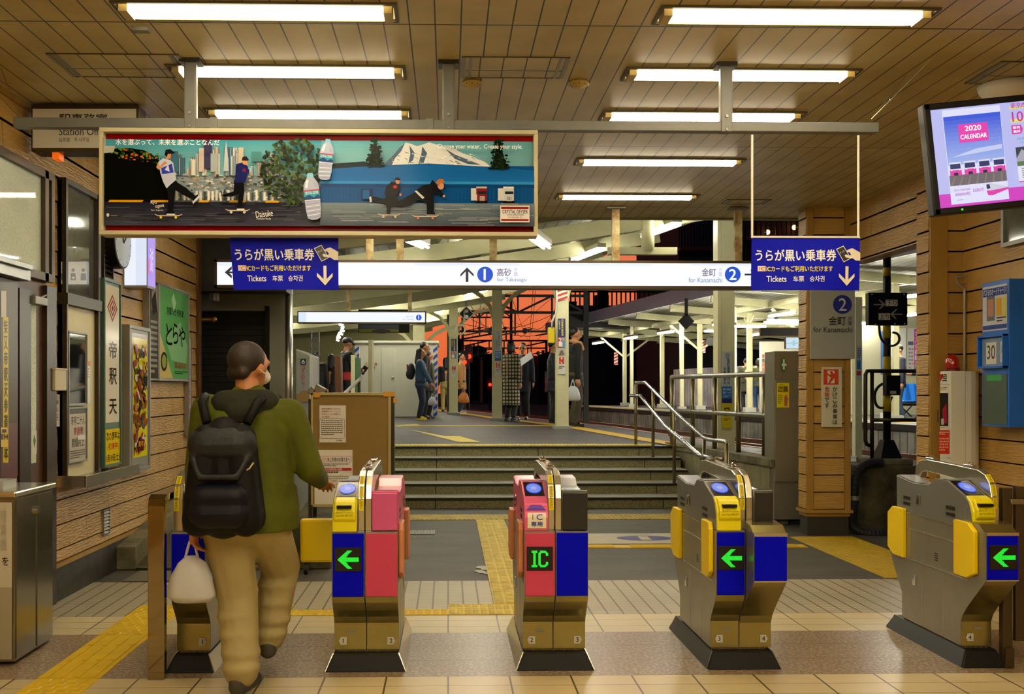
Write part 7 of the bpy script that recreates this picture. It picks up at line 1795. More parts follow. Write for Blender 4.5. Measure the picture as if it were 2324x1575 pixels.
# ================================================================= PEOPLE
def ik(a, c, l1, l2, pole):
    d = c - a; L = min(d.length, (l1 + l2) * .999); d = d.normalized(); c = a + d * L
    k = (l1 * l1 - l2 * l2 + L * L) / (2 * L); h = math.sqrt(max(0, l1 * l1 - k * k))
    p = (pole - d * pole.dot(d)).normalized(); return a + d * k + p * h, c
def hand(b, w, d, n, s, side, curl=.5):
    """w wrist, d pointing direction, n palm normal, side vector towards the thumb"""
    d = d.normalized(); n = (n - d * n.dot(d)).normalized(); sd = d.cross(n).normalized() * side
    for q in (-.5, .5): b.cap(w, w + d * .075 * s + sd * q * .045 * s, .020 * s, .017 * s, 8)
    b.cap(w + d * .03 * s, w + d * .08 * s, .026 * s, .024 * s, 8)
    for i, (o, L) in enumerate(((.034, .070), (.012, .078), (-.011, .072), (-.033, .056))):
        p = w + d * .085 * s + sd * o * s; dd = d.copy()
        for k, f in enumerate((.45, .32, .23)):
            dd = (dd * math.cos(curl * (.5 + k * .3)) + n * math.sin(curl * (.5 + k * .3))).normalized(); q = p + dd * L * f * s; b.cap(p, q, (.0095 - k * .0008) * s, (.009 - k * .001) * s, 7); p = q
    p = w + d * .02 * s + sd * .026 * s; q = p + (d * .6 + sd * .7 + n * .25).normalized() * .04 * s; b.cap(p, q, .012 * s, .010 * s, 7); b.cap(q, q + (d * .9 + sd * .2 + n * .3).normalized() * .03 * s, .0095 * s, .008 * s, 7)
def person(label, X, Y, z, yaw, H, o):
    """o: options.  local frame: faces -y, z up; yaw turns about z"""
    t = thing('person', label, 'person', (X, Y, z), o.get('group'))
    Rz = Matrix.Rotation(yaw, 4, 'Z'); base_ = Matrix.Translation((X, Y, z)) @ Rz
    V = lambda x, y, zz: Vector((x * H, y * H, zz * H))
    sw = .105 * o.get('wide', 1.); hy = Matrix.Rotation(o.get('headyaw', 0), 4, 'Z') @ Matrix.Rotation(o.get('nod', 0), 4, 'X')
    lean_ = o.get('lean', 0)
    hipz = .50; hips = V(0, 0, hipz); chest = V(0, -lean_ * .5, .70); neck = V(0, -lean_, .835); hc = V(0, -lean_ * 1.3 - .005, .925)
    sh = [V(-sw, -lean_, .80), V(sw, -lean_, .80)]
    vox = o.get('vox', .013)
    hands = o.get('hands', [(-.15, -.03, .43), (.15, -.03, .43)]); feet = o.get('feet', [(-.055, .0), (.055, .0)])
    el = []; wr = []
    for i in (0, 1):
        h = V(*hands[i]); pole = Vector((-.6 if i == 0 else .6, .8, -.1)); e, w = ik(sh[i], h, .165 * H, .15 * H, pole); el.append(e); wr.append(w)
    kn = []; an = []
    for i in (0, 1):
        f = feet[i]; a_ = V(f[0], f[1] + .02, .045 + (f[2] if len(f) > 2 else 0)); hj = V(-.052 if i == 0 else .052, 0, .49)
        k, a2 = ik(hj, a_, .226 * H, .226 * H, Vector((0, -1, 0))); kn.append(k); an.append(a2)
    def HM(v): return hc + (hy @ Vector(v)) * H
    # body: one continuous skin
    b = MB(); b.M = base_
    hr = Rz.to_3x3() if False else None
    b.ball(HM((0, .006, .018)), .047 * H, .056 * H, .055 * H, 18, 12, R=hy.to_3x3()); b.cap(HM((0, -.012, .0)), HM((0, -.02, -.038)), .040 * H, .024 * H)
    b.cap(HM((0, -.052, .012)), HM((0, -.064, -.012)), .006 * H, .009 * H, 7)
    for s in (-1, 1): b.ball(HM((s * .047, .006, .002)), .006 * H, .012 * H, .018 * H, 8, 6, R=hy.to_3x3()); b.cap(HM((s * .02, -.045, .018)), HM((s * .028, -.043, .018)), .008 * H, n=6)
    b.cap(HM((-.012, -.052, -.026)), HM((.012, -.052, -.026)), .006 * H, n=6)
    b.cap(hc + V(0, .008, -.03), neck + V(0, .012, -.02), .03 * H, .036 * H)
    b.cap(sh[0] + V(.03, .01, .005), sh[1] + V(-.03, .01, .005), .042 * H); b.cap(chest + V(0, 0, .04), hips + V(0, 0, .04), .078 * H, .07 * H); b.cap(hips + V(-.03, 0, 0), hips + V(.03, 0, 0), .07 * H)
    for i in (0, 1):
        b.cap(sh[i], el[i], .030 * H, .024 * H); b.cap(el[i], wr[i], .024 * H, .016 * H)
        d = (wr[i] - el[i]).normalized(); dn = o.get('palm', Vector((0, 0, 0))); nn = Vector((1 if i == 0 else -1, -.2, .0)) + dn
        hd = o.get('handdir', [None, None])[i]; hand(b, wr[i], (Vector(hd) if hd else d), nn, H / 1.7 * 1.0, -1 if i == 0 else 1, o.get('curl', [.5, .5])[i])
        b.cap(V(-.05 if i == 0 else .05, 0, .47), kn[i], .05 * H, .033 * H); b.cap(kn[i], an[i], .032 * H, .020 * H); b.cap(an[i], an[i] + V(0, -.075, -.025), .02 * H, .015 * H)
    body = b.build('body', SKINM, t, remesh=vox, sm=2)
    # face
    if o.get('face', True):
        b = MB(); b.M = base_
        for s in (-1, 1): b.ball(HM((s * .0205, -.0475, .010)), .0075 * H, .004 * H, .0045 * H, 8, 6, R=hy.to_3x3())
        b.build('eye', mat('eye_dark', '15100c', .3), t)
        b = MB(); b.M = base_
        for s in (-1, 1): b.cap(HM((s * .012, -.053, .025)), HM((s * .030, -.048, .024)), .0028 * H, n=6)
        b.build('eyebrow', mat('hair_black', '0c0a09', .5), t)
        b = MB(); b.M = base_; b.cap(HM((-.011, -.058, -.026)), HM((.011, -.058, -.026)), .0028 * H, n=6); b.build('mouth', mat('lips', '8a4438', .5), t)
    # hair
    HAIR = mat(o.get('hairmat', 'hair_black'), o.get('haircol', '0c0a09'), .5, bump=.3, bscale=60)
    b = MB(); b.M = base_
    if o.get('hair') != 'none':
        b.ball(HM((0, .019, .030)), .0505 * H, .055 * H, .052 * H, 18, 12, R=hy.to_3x3())
        if o.get('hair') == 'bob': b.cap(HM((0, .03, .0)), HM((0, .034, -.045)), .046 * H, .042 * H); b.cap(HM((-.035, .0, .02)), HM((-.036, .01, -.045)), .02 * H); b.cap(HM((.035, .0, .02)), HM((.036, .01, -.045)), .02 * H)
        if o.get('hair') == 'long': b.cap(HM((0, .03, .0)), HM((0, .048, -.12)), .046 * H, .046 * H); b.cap(HM((-.035, .01, .02)), HM((-.036, .02, -.09)), .022 * H); b.cap(HM((.035, .01, .02)), HM((.036, .02, -.09)), .022 * H)
        b.build('hair', HAIR, t, remesh=vox * .9, sm=2)
    if o.get('cap'):
        b = MB(); b.M = base_; b.ball(HM((0, .010, .040)), .056 * H, .061 * H, .040 * H, 18, 12, R=hy.to_3x3()); b.cap(HM((-.022, -.052, .033)), HM((.022, -.052, .033)), .012 * H); b.cap(HM((-.018, -.078, .026)), HM((.018, -.078, .026)), .008 * H)
        b.build('cap', mat(*o['cap']), t, remesh=vox * .9, sm=1)
    if o.get('mask'):
        b = MB(); b.M = base_; b.ball(HM((0, -.045, -.022)), .030 * H, .024 * H, .028 * H, 12, 8, R=hy.to_3x3()); b.build('face_mask', WHITE, t, smooth=True)
    if o.get('glasses'):
        b = MB(); b.M = base_
        for s in (-1, 1): b.tube([HM((s * .021 + .014 * math.cos(a_), -.06, .010 + .010 * math.sin(a_))) for a_ in [k * PI / 6 for k in range(12)]], .0022 * H, 5, closed=True); b.tube([HM((s * .034, -.058, .012)), HM((s * .048, .0, .01))], .002 * H, 4)
        b.build('glasses', BLACK, t)
    # trousers
    tm = mat(*o['trousers']); b = MB(); b.M = base_
    b.cap(hips + V(-.028, 0, .03), hips + V(.028, 0, .03), .078 * H); b.cap(hips + V(-.03, 0, -.02), hips + V(.03, 0, -.02), .075 * H)
    for i in (0, 1):
        lo = o.get('hemcut', 0.); b.cap(V(-.05 if i == 0 else .05, 0, .46), kn[i], .058 * H, .043 * H); b.cap(kn[i], an[i] + (kn[i] - an[i]) * lo, .042 * H, .034 * H)
    b.build('trousers', tm, t, remesh=vox, sm=2)
    # shoes
    sm_ = mat(*o.get('shoes', ('black_shoe', '0c0b0a', .4)))
    for i in (0, 1):
        b = MB(); b.M = base_; a_ = an[i]; f0 = a_ + V(0, .008, -.022); f1 = a_ + V(0, -.085, -.030)
        b.cap(f0, f1, .024 * H, .017 * H); b.cap(f0 + V(0, 0, .01), a_ + V(0, -.04, -.012), .024 * H, .02 * H); b.box(a_.x - .024 * H, a_.x + .024 * H, a_.y - .098 * H, a_.y + .03 * H, a_.z - .046 * H, a_.z - .034 * H)
        b.build('shoe', sm_, t, remesh=.008, sm=1)
    # coat / jacket
    cm = mat(*o['coat']) if not callable(o['coat']) else o['coat'](); L = o.get('coatlen', .46); fl = o.get('flare', .0)
    b = MB(); b.M = base_
    b.cap(sh[0] + V(.025, .008, -.005), sh[1] + V(-.025, .008, -.005), .050 * H); b.cap(chest + V(-.035, 0, .05), chest + V(.035, 0, .05), .075 * H)
    b.cap(chest + V(-.03, 0, 0), hips + V(-.03, 0, .05), .078 * H, .074 * H); b.cap(chest + V(.03, 0, 0), hips + V(.03, 0, .05), .078 * H, .074 * H)
    if L < .5:
        r1 = .080 + fl
        n_ = 16; top_ = .56; vs = []
        for zz, rx, ry in ((top_, .098, .075), (.5, .104 + fl * .3, .084 + fl * .2), (L, .106 + fl, .088 + fl)):
            for k in range(20): a_ = 2 * PI * k / 20; vs.append(V(rx * math.cos(a_), ry * math.sin(a_) , zz))
        b.add(vs, [(20 * j + k, 20 * j + (k + 1) % 20, 20 * j + 20 + (k + 1) % 20, 20 * j + 20 + k) for j in (0, 1) for k in range(20)] + [tuple(range(19, -1, -1)), tuple(range(40, 60))])
    b.cap(neck + V(-.012, .012, -.015), neck + V(.012, .012, -.015), .040 * H)
    for i in (0, 1):
        b.cap(sh[i], el[i], .042 * H, .035 * H); b.cap(el[i], el[i].lerp(wr[i], .93), .034 * H, .027 * H)
    b.build('coat', cm, t, remesh=vox, sm=3)
    if o.get('scarf'):
        b = MB(); b.M = base_; b.tube([hc + V(.045 * math.cos(a_), .045 * math.sin(a_) + .005, -.072 + .012 * math.sin(a_)) for a_ in [k * PI / 8 for k in range(16)]], .019 * H, 8, closed=True); b.cap(hc + V(.0, -.05, -.08), hc + V(.005, -.075, -.14), .022 * H, .02 * H); b.build('scarf', mat(*o['scarf']), t, smooth=True)
    if o.get('backpack'):
        b = MB(); b.M = base_; c_ = V(0, .135 - lean_, .68); b.ball(c_, .08 * H, .055 * H, .12 * H, 16, 10); b.ball(c_ + V(0, .03, -.04), .065 * H, .045 * H, .07 * H, 16, 10)
        bp = b.build('backpack', mat(*o['backpack']), t, remesh=vox, sm=2)
        if o.get('bpstrap'): b = MB(); b.M = base_; b.cap(c_ + V(0, .05, .02), c_ + V(0, .055, .09), .012 * H); b.build('backpack_pocket', mat(*o['bpstrap']), bp)
    HP = [base_ @ (wr[i] + (el[i] - wr[i]).normalized() * -.075 * H) for i in (0, 1)]
    return t, HP
def carrybag(p, s, label, m, name='plastic_bag', cat='bag'):
    """bag hanging from the point p"""
    t = thing(name, label, cat, (p.x, p.y, p.z - .36 * s))
    b = MB(); n = 14; vs = []
    for zz, rx, ry in ((-.10, .03, .02), (-.14, .08, .04), (-.22, .12, .065), (-.32, .135, .075), (-.36, .10, .05)):
        for k in range(n): a_ = 2 * PI * k / n; w_ = 1 + .08 * math.sin(3 * a_ + zz * 30); vs.append((p.x + rx * s * w_ * math.cos(a_), p.y + ry * s * w_ * math.sin(a_), p.z + zz * s))
    b.add(vs, [(n * j + k, n * j + (k + 1) % n, n * j + n + (k + 1) % n, n * j + n + k) for j in range(4) for k in range(n)] + [tuple(range(n)), tuple(range(5 * n - 1, 4 * n - 1, -1))])
    b.build('bag_body', m, t, smooth=True)
    b = MB()
    for q in (-.04, .04): b.tube([(p.x + q * s, p.y, p.z - .13 * s), (p.x + q * .5 * s, p.y, p.z - .05 * s), (p.x, p.y, p.z + .01 * s)], .008 * s, 5)
    b.build('bag_handle', m, t)
    return t
PLAST = mat('white_plastic_bag', 'c9cdd4', .35, bump=.3, bscale=12)
def at_(px, Y): return xat(px, Y), Y, PZ(Y)
# man with cap behind the boards
t, hp = person('man in a dark jacket with a red hem and navy cap behind the boards', *at_(783, 20.2), PI / 2 + .5, 1.72, dict(hair='short', cap=('navy_cap', '1a2230', .6), coat=('black_jacket', '12131a', .6), coatlen=.5, trousers=('black_trousers', '0f0f12', .7), hands=[(-.08, -.17, .62), (.05, -.17, .62)], nod=.35, lean=.02))
b = MB(); q = (hp[0] + hp[1]) / 2; b.M = Matrix.Translation(q + Vector((0, 0, .02))) @ Matrix.Rotation(.6, 4, 'Y'); b.box(-.05, .05, -.008, .008, -.09, .09); b.build('phone_case', BLACK, label='dark phone held by the man with the navy cap', cat='phone')
b = MB(); x, y, z = at_(783, 20.2); b.lathe([(.20, 0), (.205, .03), (.2, .12), (.195, .16)], (x, y, z + .86), 20); b.build('red_hem', mat('red_knit', 'c02018', .6), t)
# seated pair
person('person with long dark hair in black seen from behind near the locker', *at_(719, 19.6), PI, 1.42, dict(hair='bob', coat=('black_coat', '0e0e12', .7), trousers=('navy_trousers', '141a30', .7), coatlen=.45, face=False))
person('person with long dark hair left of the man with the navy cap', *at_(752, 19.9), PI - .2, 1.38, dict(hair='long', coat=('black_coat', '0e0e12', .7), trousers=('navy_trousers', '141a30', .7), coatlen=.45, face=False))
person('child in a teal top between the two dark haired people', *at_(738, 21.5), PI + .3, 1.12, dict(hair='short', coat=('teal_top', '1f7f80', .6), trousers=('navy_trousers', '141a30', .7), face=False))
# denim woman, taller person, olive coat person
t, hp = person('woman in a denim jacket and yellow shoes with a dark backpack', *at_(955, 22.0), PI / 2 - .1, 1.58, dict(hair='long', coat=('denim', '2b4a6c', .7), coatlen=.47, trousers=('dark_jeans', '14203a', .7), shoes=('yellow_shoe', 'd8c018', .5), hands=[(-.1, -.16, .5), (.1, -.14, .52)], backpack=('grey_backpack', '26262e', .6), bpstrap=('red_pocket', 'a81c30', .5)))
person('taller dark haired person in black just beyond the denim jacket', *at_(964, 22.9), PI / 2, 1.76, dict(hair='short', coat=('black_coat', '0e0e12', .7), coatlen=.36, flare=.02, trousers=('black_trousers', '0f0f12', .7)))
t, hp = person('person in an olive coat at the right edge of the white cabin', *at_(974, 23.3), PI / 2 + .2, 1.56, dict(hair='short', coat=('olive_coat', '4a4a22', .7), coatlen=.36, trousers=('black_trousers', '0f0f12', .7), hands=[(-.12, -.05, .42), (.12, -.1, .42)]))
carrybag(Vector((xat(981, 22.5), 22.5, P(0, 893, 22.5).z)), .75, 'white carrier bag hanging beside the olive coat', PLAST)
# tan coat
t, hp = person('person in a tan coat behind the first column', *at_(1047, 28.2), PI / 2 - .2, 1.70, dict(hair='short', coat=('tan_coat', 'b07a3c', .6), coatlen=.40, trousers=('dark_jeans', '14203a', .7), shoes=('white_shoe', 'b8b8b8', .5)))
carrybag(Vector((xat(1052, 28.0), 28.0, P(0, 880, 28.).z)), 1.2, 'tall orange brown bag beside the tan coat', mat('orange_bag', 'b8702c', .5), 'tote_bag')
person('person in a cream skirt left of the first column', *at_(1012, 30.5), PI, 1.66, dict(hair='long', coat=('black_coat', '0e0e12', .7), coatlen=.5, trousers=('cream_skirt', 'a89a60', .6), face=False))
# plaid coat
def plaid():
    if 'plaid' in MATS: return MATS['plaid']
    m = bpy.data.materials.new('plaid'); m.use_nodes = True; nt = m.node_tree; N = nt.nodes; L = nt.links; bb = N['Principled BSDF']; bb.inputs['Roughness'].default_value = .8
    tc = N.new('ShaderNodeTexCoord'); out = None
    for ax, sc_ in (('X', 1.), ('Z', 1.)):
        w_ = N.new('ShaderNodeTexWave'); w_.wave_type = 'BANDS'; w_.bands_direction = ax; w_.inputs['Scale'].default_value = 4.2 if ax == 'Z' else 5.; L.new(tc.outputs['Object'], w_.inputs['Vector'])
        r_ = N.new('ShaderNodeValToRGB'); r_.color_ramp.elements[0].position = .1; r_.color_ramp.elements[0].color = hexc('4a4844'); r_.color_ramp.elements[1].position = .75; r_.color_ramp.elements[1].color = hexc('e8e2c8'); L.new(w_.outputs['Fac'], r_.inputs['Fac'])
        if out is None: out = r_.outputs['Color']
        else:
            mx = N.new('ShaderNodeMixRGB'); mx.blend_type = 'MULTIPLY'; mx.inputs['Fac'].default_value = 1; L.new(out, mx.inputs['Color1']); L.new(r_.outputs['Color'], mx.inputs['Color2']); out = mx.outputs['Color']
    L.new(out, bb.inputs['Base Color']); MATS['plaid'] = m; return m
person('woman in a long black and cream plaid coat with bobbed hair', *at_(1160, 21.1), PI / 2 + .7, 1.70, dict(hair='bob', coat=plaid, coatlen=.20, flare=.02, trousers=('black_trousers', '0f0f12', .7), headyaw=.3, hemcut=.1, hands=[(-.13, -.04, .42), (.15, -.02, .42)]))
t, hp = person('man with glasses in a navy coat holding a white sheet of paper', *at_(1186, 22.4), -.25, 1.72, dict(hair='short', glasses=True, nod=.15, haircol='1a1a1c', hairmat='grey_hair', coat=('navy_coat', '10142c', .7), coatlen=.36, trousers=('black_trousers', '0f0f12', .7), hands=[(-.06, -.16, .66), (.15, -.02, .42)]))
b = MB(); q = P(1193, 826, 22.05); b.add([P(1175, 833, 22.1), P(1203, 812, 22.0), P(1211, 810, 22.1), P(1176, 836, 22.25)], [(0, 1, 2, 3)]); b.add([P(1174, 826, 22.1), P(1196, 811, 22.0), P(1211, 811, 22.1), P(1176, 836, 22.2)], [(0, 1, 2, 3)])
b2 = MB(); a0 = P(1175, 836, 22.05); u_ = P(1210, 812, 22.05) - a0; v_ = Vector((-.04, .12, .14)); nn = u_.cross(v_).normalized() * .002
b2.add([a0, a0 + u_, a0 + u_ + v_, a0 + v_, a0 + nn, a0 + u_ + nn, a0 + u_ + v_ + nn, a0 + v_ + nn], [(0, 1, 2, 3), (7, 6, 5, 4), (0, 4, 5, 1), (1, 5, 6, 2), (2, 6, 7, 3), (3, 7, 4, 0)]); b2.build('paper_sheet', mat('white_sheet', 'e6e4ea', .6), label='white sheet of paper held by the man with glasses', cat='paper')
# man right of striped column
t, hp = person('smiling man in a black coat with an orange scarf right of the striped column', *at_(1305, 18.1), PI / 2 + .15, 1.80, dict(hair='short', coat=('black_coat', '0e0e12', .7), coatlen=.40, wide=1.1, scarf=('orange_scarf', 'd09a68', .7), trousers=('brown_trousers', '4a4030', .7), hands=[(-.12, .0, .43), (.14, -.04, .43)]))
carrybag(Vector((xat(1300, 17.75), 17.75, P(0, 862, 17.75).z)), 1.05, 'white carrier bag held by the smiling man in black', PLAST)
person('person in a quilted navy coat hidden behind the striped column', *at_(1256, 20.0), PI / 2, 1.66, dict(hair='short', coat=('puffer', '1c2436', .5), coatlen=.38, trousers=('black_trousers', '0f0f12', .7), face=False))
# opposite platform people
person('person with a tan backpack behind a slim column on the opposite platform', xat(1693, 32), 32, .73, PI, 1.68, dict(hair='short', coat=('green_coat', '3a3826', .7), coatlen=.36, trousers=('black_trousers', '0f0f12', .7), backpack=('tan_backpack', 'b09a68', .6), face=False, vox=.018))
person('person in an olive jacket and blue jeans on the opposite platform', xat(1721, 31.5), 31.5, .73, PI, 1.66, dict(hair='bob', coat=('olive_coat', '4a4a22', .7), trousers=('blue_jeans', '24406a', .7), shoes=('red_shoe', '7a2418', .5), face=False, vox=.018))
person('man with a cap and face mask in a navy coat seen through the right opening', xat(2040, 22.8), 22.8, .73, PI / 2 + PI + .0, 1.70, dict(hair='short', cap=('black_cap', '15161a', .6), mask=True, nod=.3, coat=('navy_coat2', '141c34', .7), coatlen=.42, trousers=('faded_jeans', '33455e', .7), hands=[(-.05, -.12, .6), (.13, -.02, .42)]))
person('person in black reading at the right edge of the opening by the blue seats', xat(2094, 23.2), 23.2, .73, -PI / 2, 1.62, dict(hair='short', coat=('black_coat', '0e0e12', .7), coatlen=.45, trousers=('navy_trousers', '141a30', .7), hands=[(-.08, -.17, .65), (.05, -.17, .65)], vox=.018))

# ================================================================= THE WALKING MAN
def hero():
    X0, Y0 = xat(556, 4.70), 4.70
    t = thing('person', 'man in an olive jacket with a black backpack walking through the first gate', 'person', (X0, Y0, 0))
    V = lambda x, y, z: Vector((X0 + x, Y0 + y, z))
    hipz = .80
    hipL, hipR = V(-.09, .0, hipz), V(.09, .0, hipz)
    foL = Vector((xat(548, 4.62), 4.62, .075)); foR = V(.07, .24, .16)
    kL, aL = ik(hipL, foL, .385, .37, Vector((0, 1, 0))); kR, aR = ik(hipR, foR, .385, .37, Vector((.25, 1, 0)))
    sL, sR = V(-.185, .06, 1.30), V(.195, .06, 1.28); nk = V(.0, .10, 1.385); hc = V(.0, .13, 1.505)
    wR = P(728, 1088, 5.05); wR.y = 5.02; eR, wR = ik(sR, wR, .27, .26, Vector((.4, -.4, -1)))
    wL = P(440, 1205, 4.64); eL, wL = ik(sL, wL, .27, .26, Vector((-.6, -.5, 0)))
    hy = Matrix.Rotation(-.6, 4, 'Z')          # faces +y turned right
    def HM(x, y, z): return hc + hy @ Vector((x, y, z))
    R3 = hy.to_3x3()
    b = MB()
    b.ball(HM(0, -.005, .025), .077, .094, .092, 22, 14, R=R3); b.cap(HM(0, .025, .0), HM(0, .04, -.062), .064, .040); b.cap(HM(0, .088, .012), HM(0, .108, -.020), .009, .014, 8)
    for s in (-1, 1): b.ball(HM(s * .078, -.008, -.002), .010, .020, .031, 10, 8, R=R3)
    b.cap(HM(-.018, .09, -.045), HM(.018, .09, -.045), .01, n=8); b.cap(HM(-.04, .075, .028), HM(.04, .075, .028), .014, n=8)
    b.cap(HM(0, -.03, -.05), nk + Vector((0, 0, -.03)), .052, .062)
    b.cap(sL + Vector((.05, 0, 0)), sR - Vector((.05, 0, 0)), .075); b.cap(V(0, .05, 1.2), V(0, .0, .88), .13, .12); b.cap(hipL, hipR, .115)
    for s_, e_, w_, sd, cl in ((sL, eL, wL, -1, 1.1), (sR, eR, wR, 1, .35)):
        b.cap(s_, e_, .05, .04); b.cap(e_, w_, .04, .027)
        d = (w_ - e_).normalized(); hand(b, w_, d if sd > 0 else (d + Vector((0, 0, -.8))), Vector((0, 0, -1)) if sd > 0 else Vector((1, 0, 0)), 1.0, -1 if sd > 0 else -1, cl)
    for h_, k_, a_ in ((hipL, kL, aL), (hipR, kR, aR)): b.cap(h_, k_, .085, .055); b.cap(k_, a_, .052, .035); b.cap(a_, a_ + Vector((0, .12, -.04)), .035, .025)
    b.build('body', mat('skin_tan', 'b87a4c', .5), t, remesh=.007, sm=3)
    b = MB(); 
    for s in (-1, 1): b.ball(HM(s * .032, .082, .018), .013, .008, .008, 10, 6, R=R3)
    b.build('eye', mat('eye_dark', '15100c', .3), t)
    b = MB(); b.cap(HM(-.02, .097, -.045), HM(.02, .097, -.045), .004, n=6); b.build('mouth', mat('lips', '8a4438', .5), t)
    b = MB(); b.ball(HM(0, -.028, .045), .087, .096, .088, 22, 14, R=R3); b.cap(HM(-.03, -.08, -.02), HM(.03, -.08, -.02), .035); 
    for s in (-1, 1): b.cap(HM(s * .072, .005, .04), HM(s * .074, .0, .015), .012, n=8)
    b.build('hair', mat('short_dark_hair', '241b14', .6, bump=.12, bscale=90), t, remesh=.008, sm=2)
    b = MB(); b.ball(HM(0, .082, -.042), .045, .032, .036, 14, 10, R=R3); fm = b.build('face_mask', WHITE, t, smooth=True)
    b = MB(); b.tube([HM(.05, .08, -.03), HM(.075, .04, -.028), HM(.088, .0, -.022), HM(.084, -.02, -.005)], .0025, 6); b.build('ear_loop', WHITE, fm)
    # jacket
    OL = mat('olive_jacket', '50560c', .75, spec=.2, bump=.35, bscale=9, col2='3f430b', vscale=4.)
    b = MB(); b.cap(sL + Vector((.04, 0, -.015)), sR - Vector((.04, 0, .01)), .092)
    b.cap(V(-.07, .05, 1.20), V(-.08, .0, .93), .145, .15); b.cap(V(.07, .05, 1.20), V(.08, .0, .93), .145, .15)
    vs = []; n = 28
    for z, rx, ry in ((.95, .235, .165), (.84, .25, .18), (.745, .245, .18)):
        for k in range(n): a_ = 2 * PI * k / n; q = 1 + .03 * math.sin(5 * a_); vs.append(V(.0 + rx * q * math.cos(a_), .01 + ry * q * math.sin(a_), z))
    b.add(vs, [(n * j + k, n * j + (k + 1) % n, n * j + n + (k + 1) % n, n * j + n + k) for j in (0, 1) for k in range(n)] + [tuple(range(n)), tuple(range(3 * n - 1, 2 * n - 1, -1))])
    for s_, e_, w_ in ((sL, eL, wL), (sR, eR, wR)):
        b.cap(s_, e_, .085, .068); b.cap(e_, e_.lerp(w_, .95), .068, .048)
        for q in (.25, .5, .75): p = s_.lerp(e_, q); b.ball(p + Vector((0, 0, -.01)), .079 - q * .01); 
    b.cap(nk + Vector((-.03, .0, -.03)), nk + Vector((.03, .0, -.03)), .075)
    b.build('jacket', OL, t, remesh=.009, sm=4)
    b = MB(); b.cap(nk + Vector((-.10, -.07, -.055)), nk + Vector((.09, -.07, -.05)), .072); b.cap(nk + Vector((-.13, .0, -.06)), nk + Vector((-.06, -.1, -.12)), .055); b.cap(nk + Vector((.12, .0, -.05)), nk + Vector((.05, -.1, -.12)), .055); b.cap(nk + Vector((-.03, -.11, -.10)), nk + Vector((.03, -.11, -.10)), .07)
    b.build('hood', mat('dark_hood', '24261c', .8, spec=.2, bump=.4, bscale=10, var=.2), t, remesh=.01, sm=4)
    # trousers
    TR = mat('beige_trousers', 'a39566', .75, bump=.5, bscale=7, var=.1, bstretch=(1, 1, .6))
    b = MB(); b.cap(hipL + Vector((0, 0, .0)), hipR, .135)
    for h_, k_, a_ in ((hipL, kL, aL), (hipR, kR, aR)):
        b.cap(h_ + Vector((0, 0, -.03)), k_, .118, .098); b.cap(k_, a_ + Vector((0, 0, .03)), .096, .082)
        for q, r_ in ((.25, .098), (.5, .094), (.75, .094), (.95, .09)): b.ball(k_.lerp(a_ + Vector((0, 0, .03)), q) + Vector((.004 * math.sin(q * 20), -.006, 0)), r_, r_, .05)
    b.build('trousers', TR, t, remesh=.009, sm=3)
    for a_ in (aL, aR):
        b = MB(); dr = Vector((-.02, 1, 0)).normalized() if a_ is aR else Vector((.25, 1, 0)).normalized(); f0 = a_ + dr * -.04 + Vector((0, 0, -.035)); f1 = a_ + dr * .15 + Vector((0, 0, -.045)); b.cap(f0, f1, .042, .032); b.cap(f0 + Vector((0, 0, .02)), a_ + dr * .06 + Vector((0, 0, -.0)), .042, .032); b.cap(f0 + Vector((0, 0, -.018)), f1 + Vector((0, 0, -.008)), .02, .018)
        b.build('shoe', mat('grey_shoe', '3a3830', .6), t, remesh=.008, sm=1)
    # backpack: moves with him but is a thing held on his back
    bt = thing('backpack', 'black and grey backpack on the walking man\'s back', 'backpack', V(-.03, -.2, .78))
    BK = mat('backpack_black', '07080c', .6, spec=.2, bump=.25, bscale=12); GK = mat('backpack_grey', '1b1e24', .5, spec=.3, bump=.3, bscale=14)
    c0 = V(-.05, -.215, 1.02)
    b = MB()
    for sx_ in (-1, 1):
        for q in (-.035, .05): b.cap(c0 + Vector((sx_ * .105, q, -.20)), c0 + Vector((sx_ * .075, q, .17)), .075, .06)
    b.cap(c0 + Vector((0, .0, -.18)), c0 + Vector((0, .0, .18)), .11, .085); b.build('main_bag', BK, bt, remesh=.01, sm=5)
    b = MB(); b.cap(c0 + Vector((-.07, -.085, -.16)), c0 + Vector((.07, -.085, -.16)), .07); b.cap(c0 + Vector((-.07, -.085, -.09)), c0 + Vector((.07, -.085, -.09)), .065); b.build('front_pocket', mat('backpack_navy', '060916', .5, spec=.2), bt, remesh=.01, sm=3)
    b = MB(); b.cap(c0 + Vector((-.07, -.03, .14)), c0 + Vector((.07, -.03, .14)), .085); b.tube([c0 + Vector((-.13, -.07, .1)), c0 + Vector((-.08, -.115, .0)), c0 + Vector((.08, -.115, .0)), c0 + Vector((.13, -.07, .1))], .018, 8); b.build('top_flap', GK, bt, remesh=.01, sm=3)
    for s in (-1, 1):
        b = MB(); b.tube([c0 + Vector((s * .09, .06, .23)), c0 + Vector((s * .13, .13, .33)), c0 + Vector((s * .145, .25, .35)), c0 + Vector((s * .15, .37, .28))], .022, 8); b.build('shoulder_strap', BK, bt, smooth=True)
    b = MB(); b.tube([c0 + Vector((.10, -.09, .02)), c0 + Vector((.13, -.085, .035)), c0 + Vector((.145, -.07, .06))], .004, 6); b.build('zip_pull', mat('tan_cord', 'b8a878', .5), bt)
    # bag in his left hand
    hp = wL + Vector((0, 0, -.10)); carrybag(Vector((hp.x - .015, hp.y, hp.z + .03)), .82, 'white plastic bag in the walking man\'s left hand', PLAST)
hero()

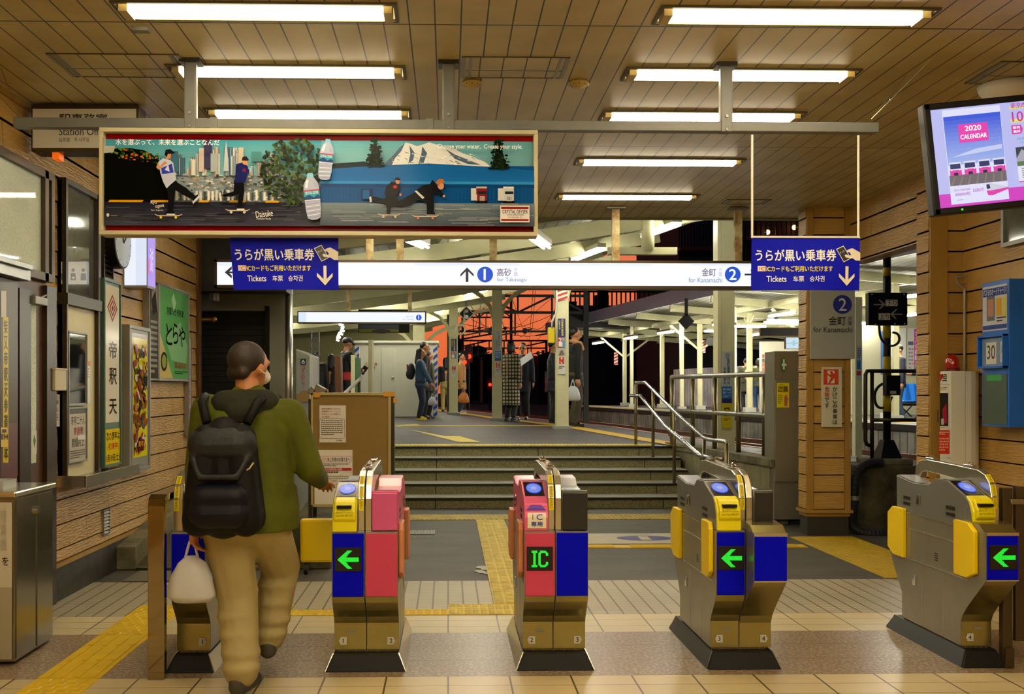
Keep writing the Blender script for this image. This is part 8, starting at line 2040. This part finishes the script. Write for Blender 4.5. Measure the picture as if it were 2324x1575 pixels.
# ================================================================= WORLD, LIGHT, CAMERA
wd = bpy.data.worlds.new('dusk_sky'); sc.world = wd; wd.use_nodes = True; nt = wd.node_tree; N = nt.nodes; L = nt.links
bg = N['Background']; tc = N.new('ShaderNodeTexCoord'); sp = N.new('ShaderNodeSeparateXYZ'); L.new(tc.outputs['Generated'], sp.inputs[0])
r1 = N.new('ShaderNodeValToRGB'); e = r1.color_ramp.elements      # by height
e[0].position = .0; e[0].color = (.80, .12, .035, 1); e[1].position = .05; e[1].color = (.84, .17, .05, 1)
for p_, c_ in ((.12, (.84, .19, .08, 1)), (.19, (.76, .17, .12, 1)), (.3, (.06, .03, .06, 1)), (.6, (.03, .035, .065, 1))): q = e.new(p_); q.color = c_
L.new(sp.outputs['Z'], r1.inputs['Fac'])
r2 = N.new('ShaderNodeValToRGB'); r2.color_ramp.elements[0].position = .45; r2.color_ramp.elements[0].color = (0, 0, 0, 1); r2.color_ramp.elements[1].position = .8; r2.color_ramp.elements[1].color = (1, 1, 1, 1); L.new(sp.outputs['Y'], r2.inputs['Fac'])
mx = N.new('ShaderNodeMixRGB'); mx.inputs['Color1'].default_value = (.035, .04, .07, 1); L.new(r2.outputs['Color'], mx.inputs['Fac']); L.new(r1.outputs['Color'], mx.inputs['Color2']); gt = N.new('ShaderNodeMath'); gt.operation = 'GREATER_THAN'; gt.inputs[1].default_value = -.004; L.new(sp.outputs['Z'], gt.inputs[0]); m2 = N.new('ShaderNodeMixRGB'); m2.inputs['Color1'].default_value = (.01, .009, .012, 1); L.new(gt.outputs[0], m2.inputs['Fac']); L.new(mx.outputs['Color'], m2.inputs['Color2']); L.new(m2.outputs['Color'], bg.inputs['Color']); bg.inputs['Strength'].default_value = 1.12

cam = bpy.data.cameras.new('camera'); co = bpy.data.objects.new('camera', cam); COL.objects.link(co); sc.camera = co
co.location = (0, 0, HC); co.rotation_euler = (PI / 2, 0, -TH)
cam.sensor_fit = 'HORIZONTAL'; cam.sensor_width = 36; cam.lens = F / 2324 * 36
cam.shift_x = (1162 - CX) / 2324; cam.shift_y = (HY - 787.5) / 2324; cam.clip_end = 500; cam.clip_start = .05
sc.view_settings.view_transform = 'Standard'; sc.view_settings.look = 'None'; sc.view_settings.gamma = 1; sc.view_settings.use_curve_mapping = False
sc.view_settings.exposure = -.22
sc.cycles.max_bounces = 7; sc.cycles.diffuse_bounces = 4; sc.cycles.glossy_bounces = 4; sc.cycles.transmission_bounces = 3; sc.cycles.sample_clamp_indirect = 6.; sc.cycles.caustics_reflective = False; sc.cycles.caustics_refractive = False
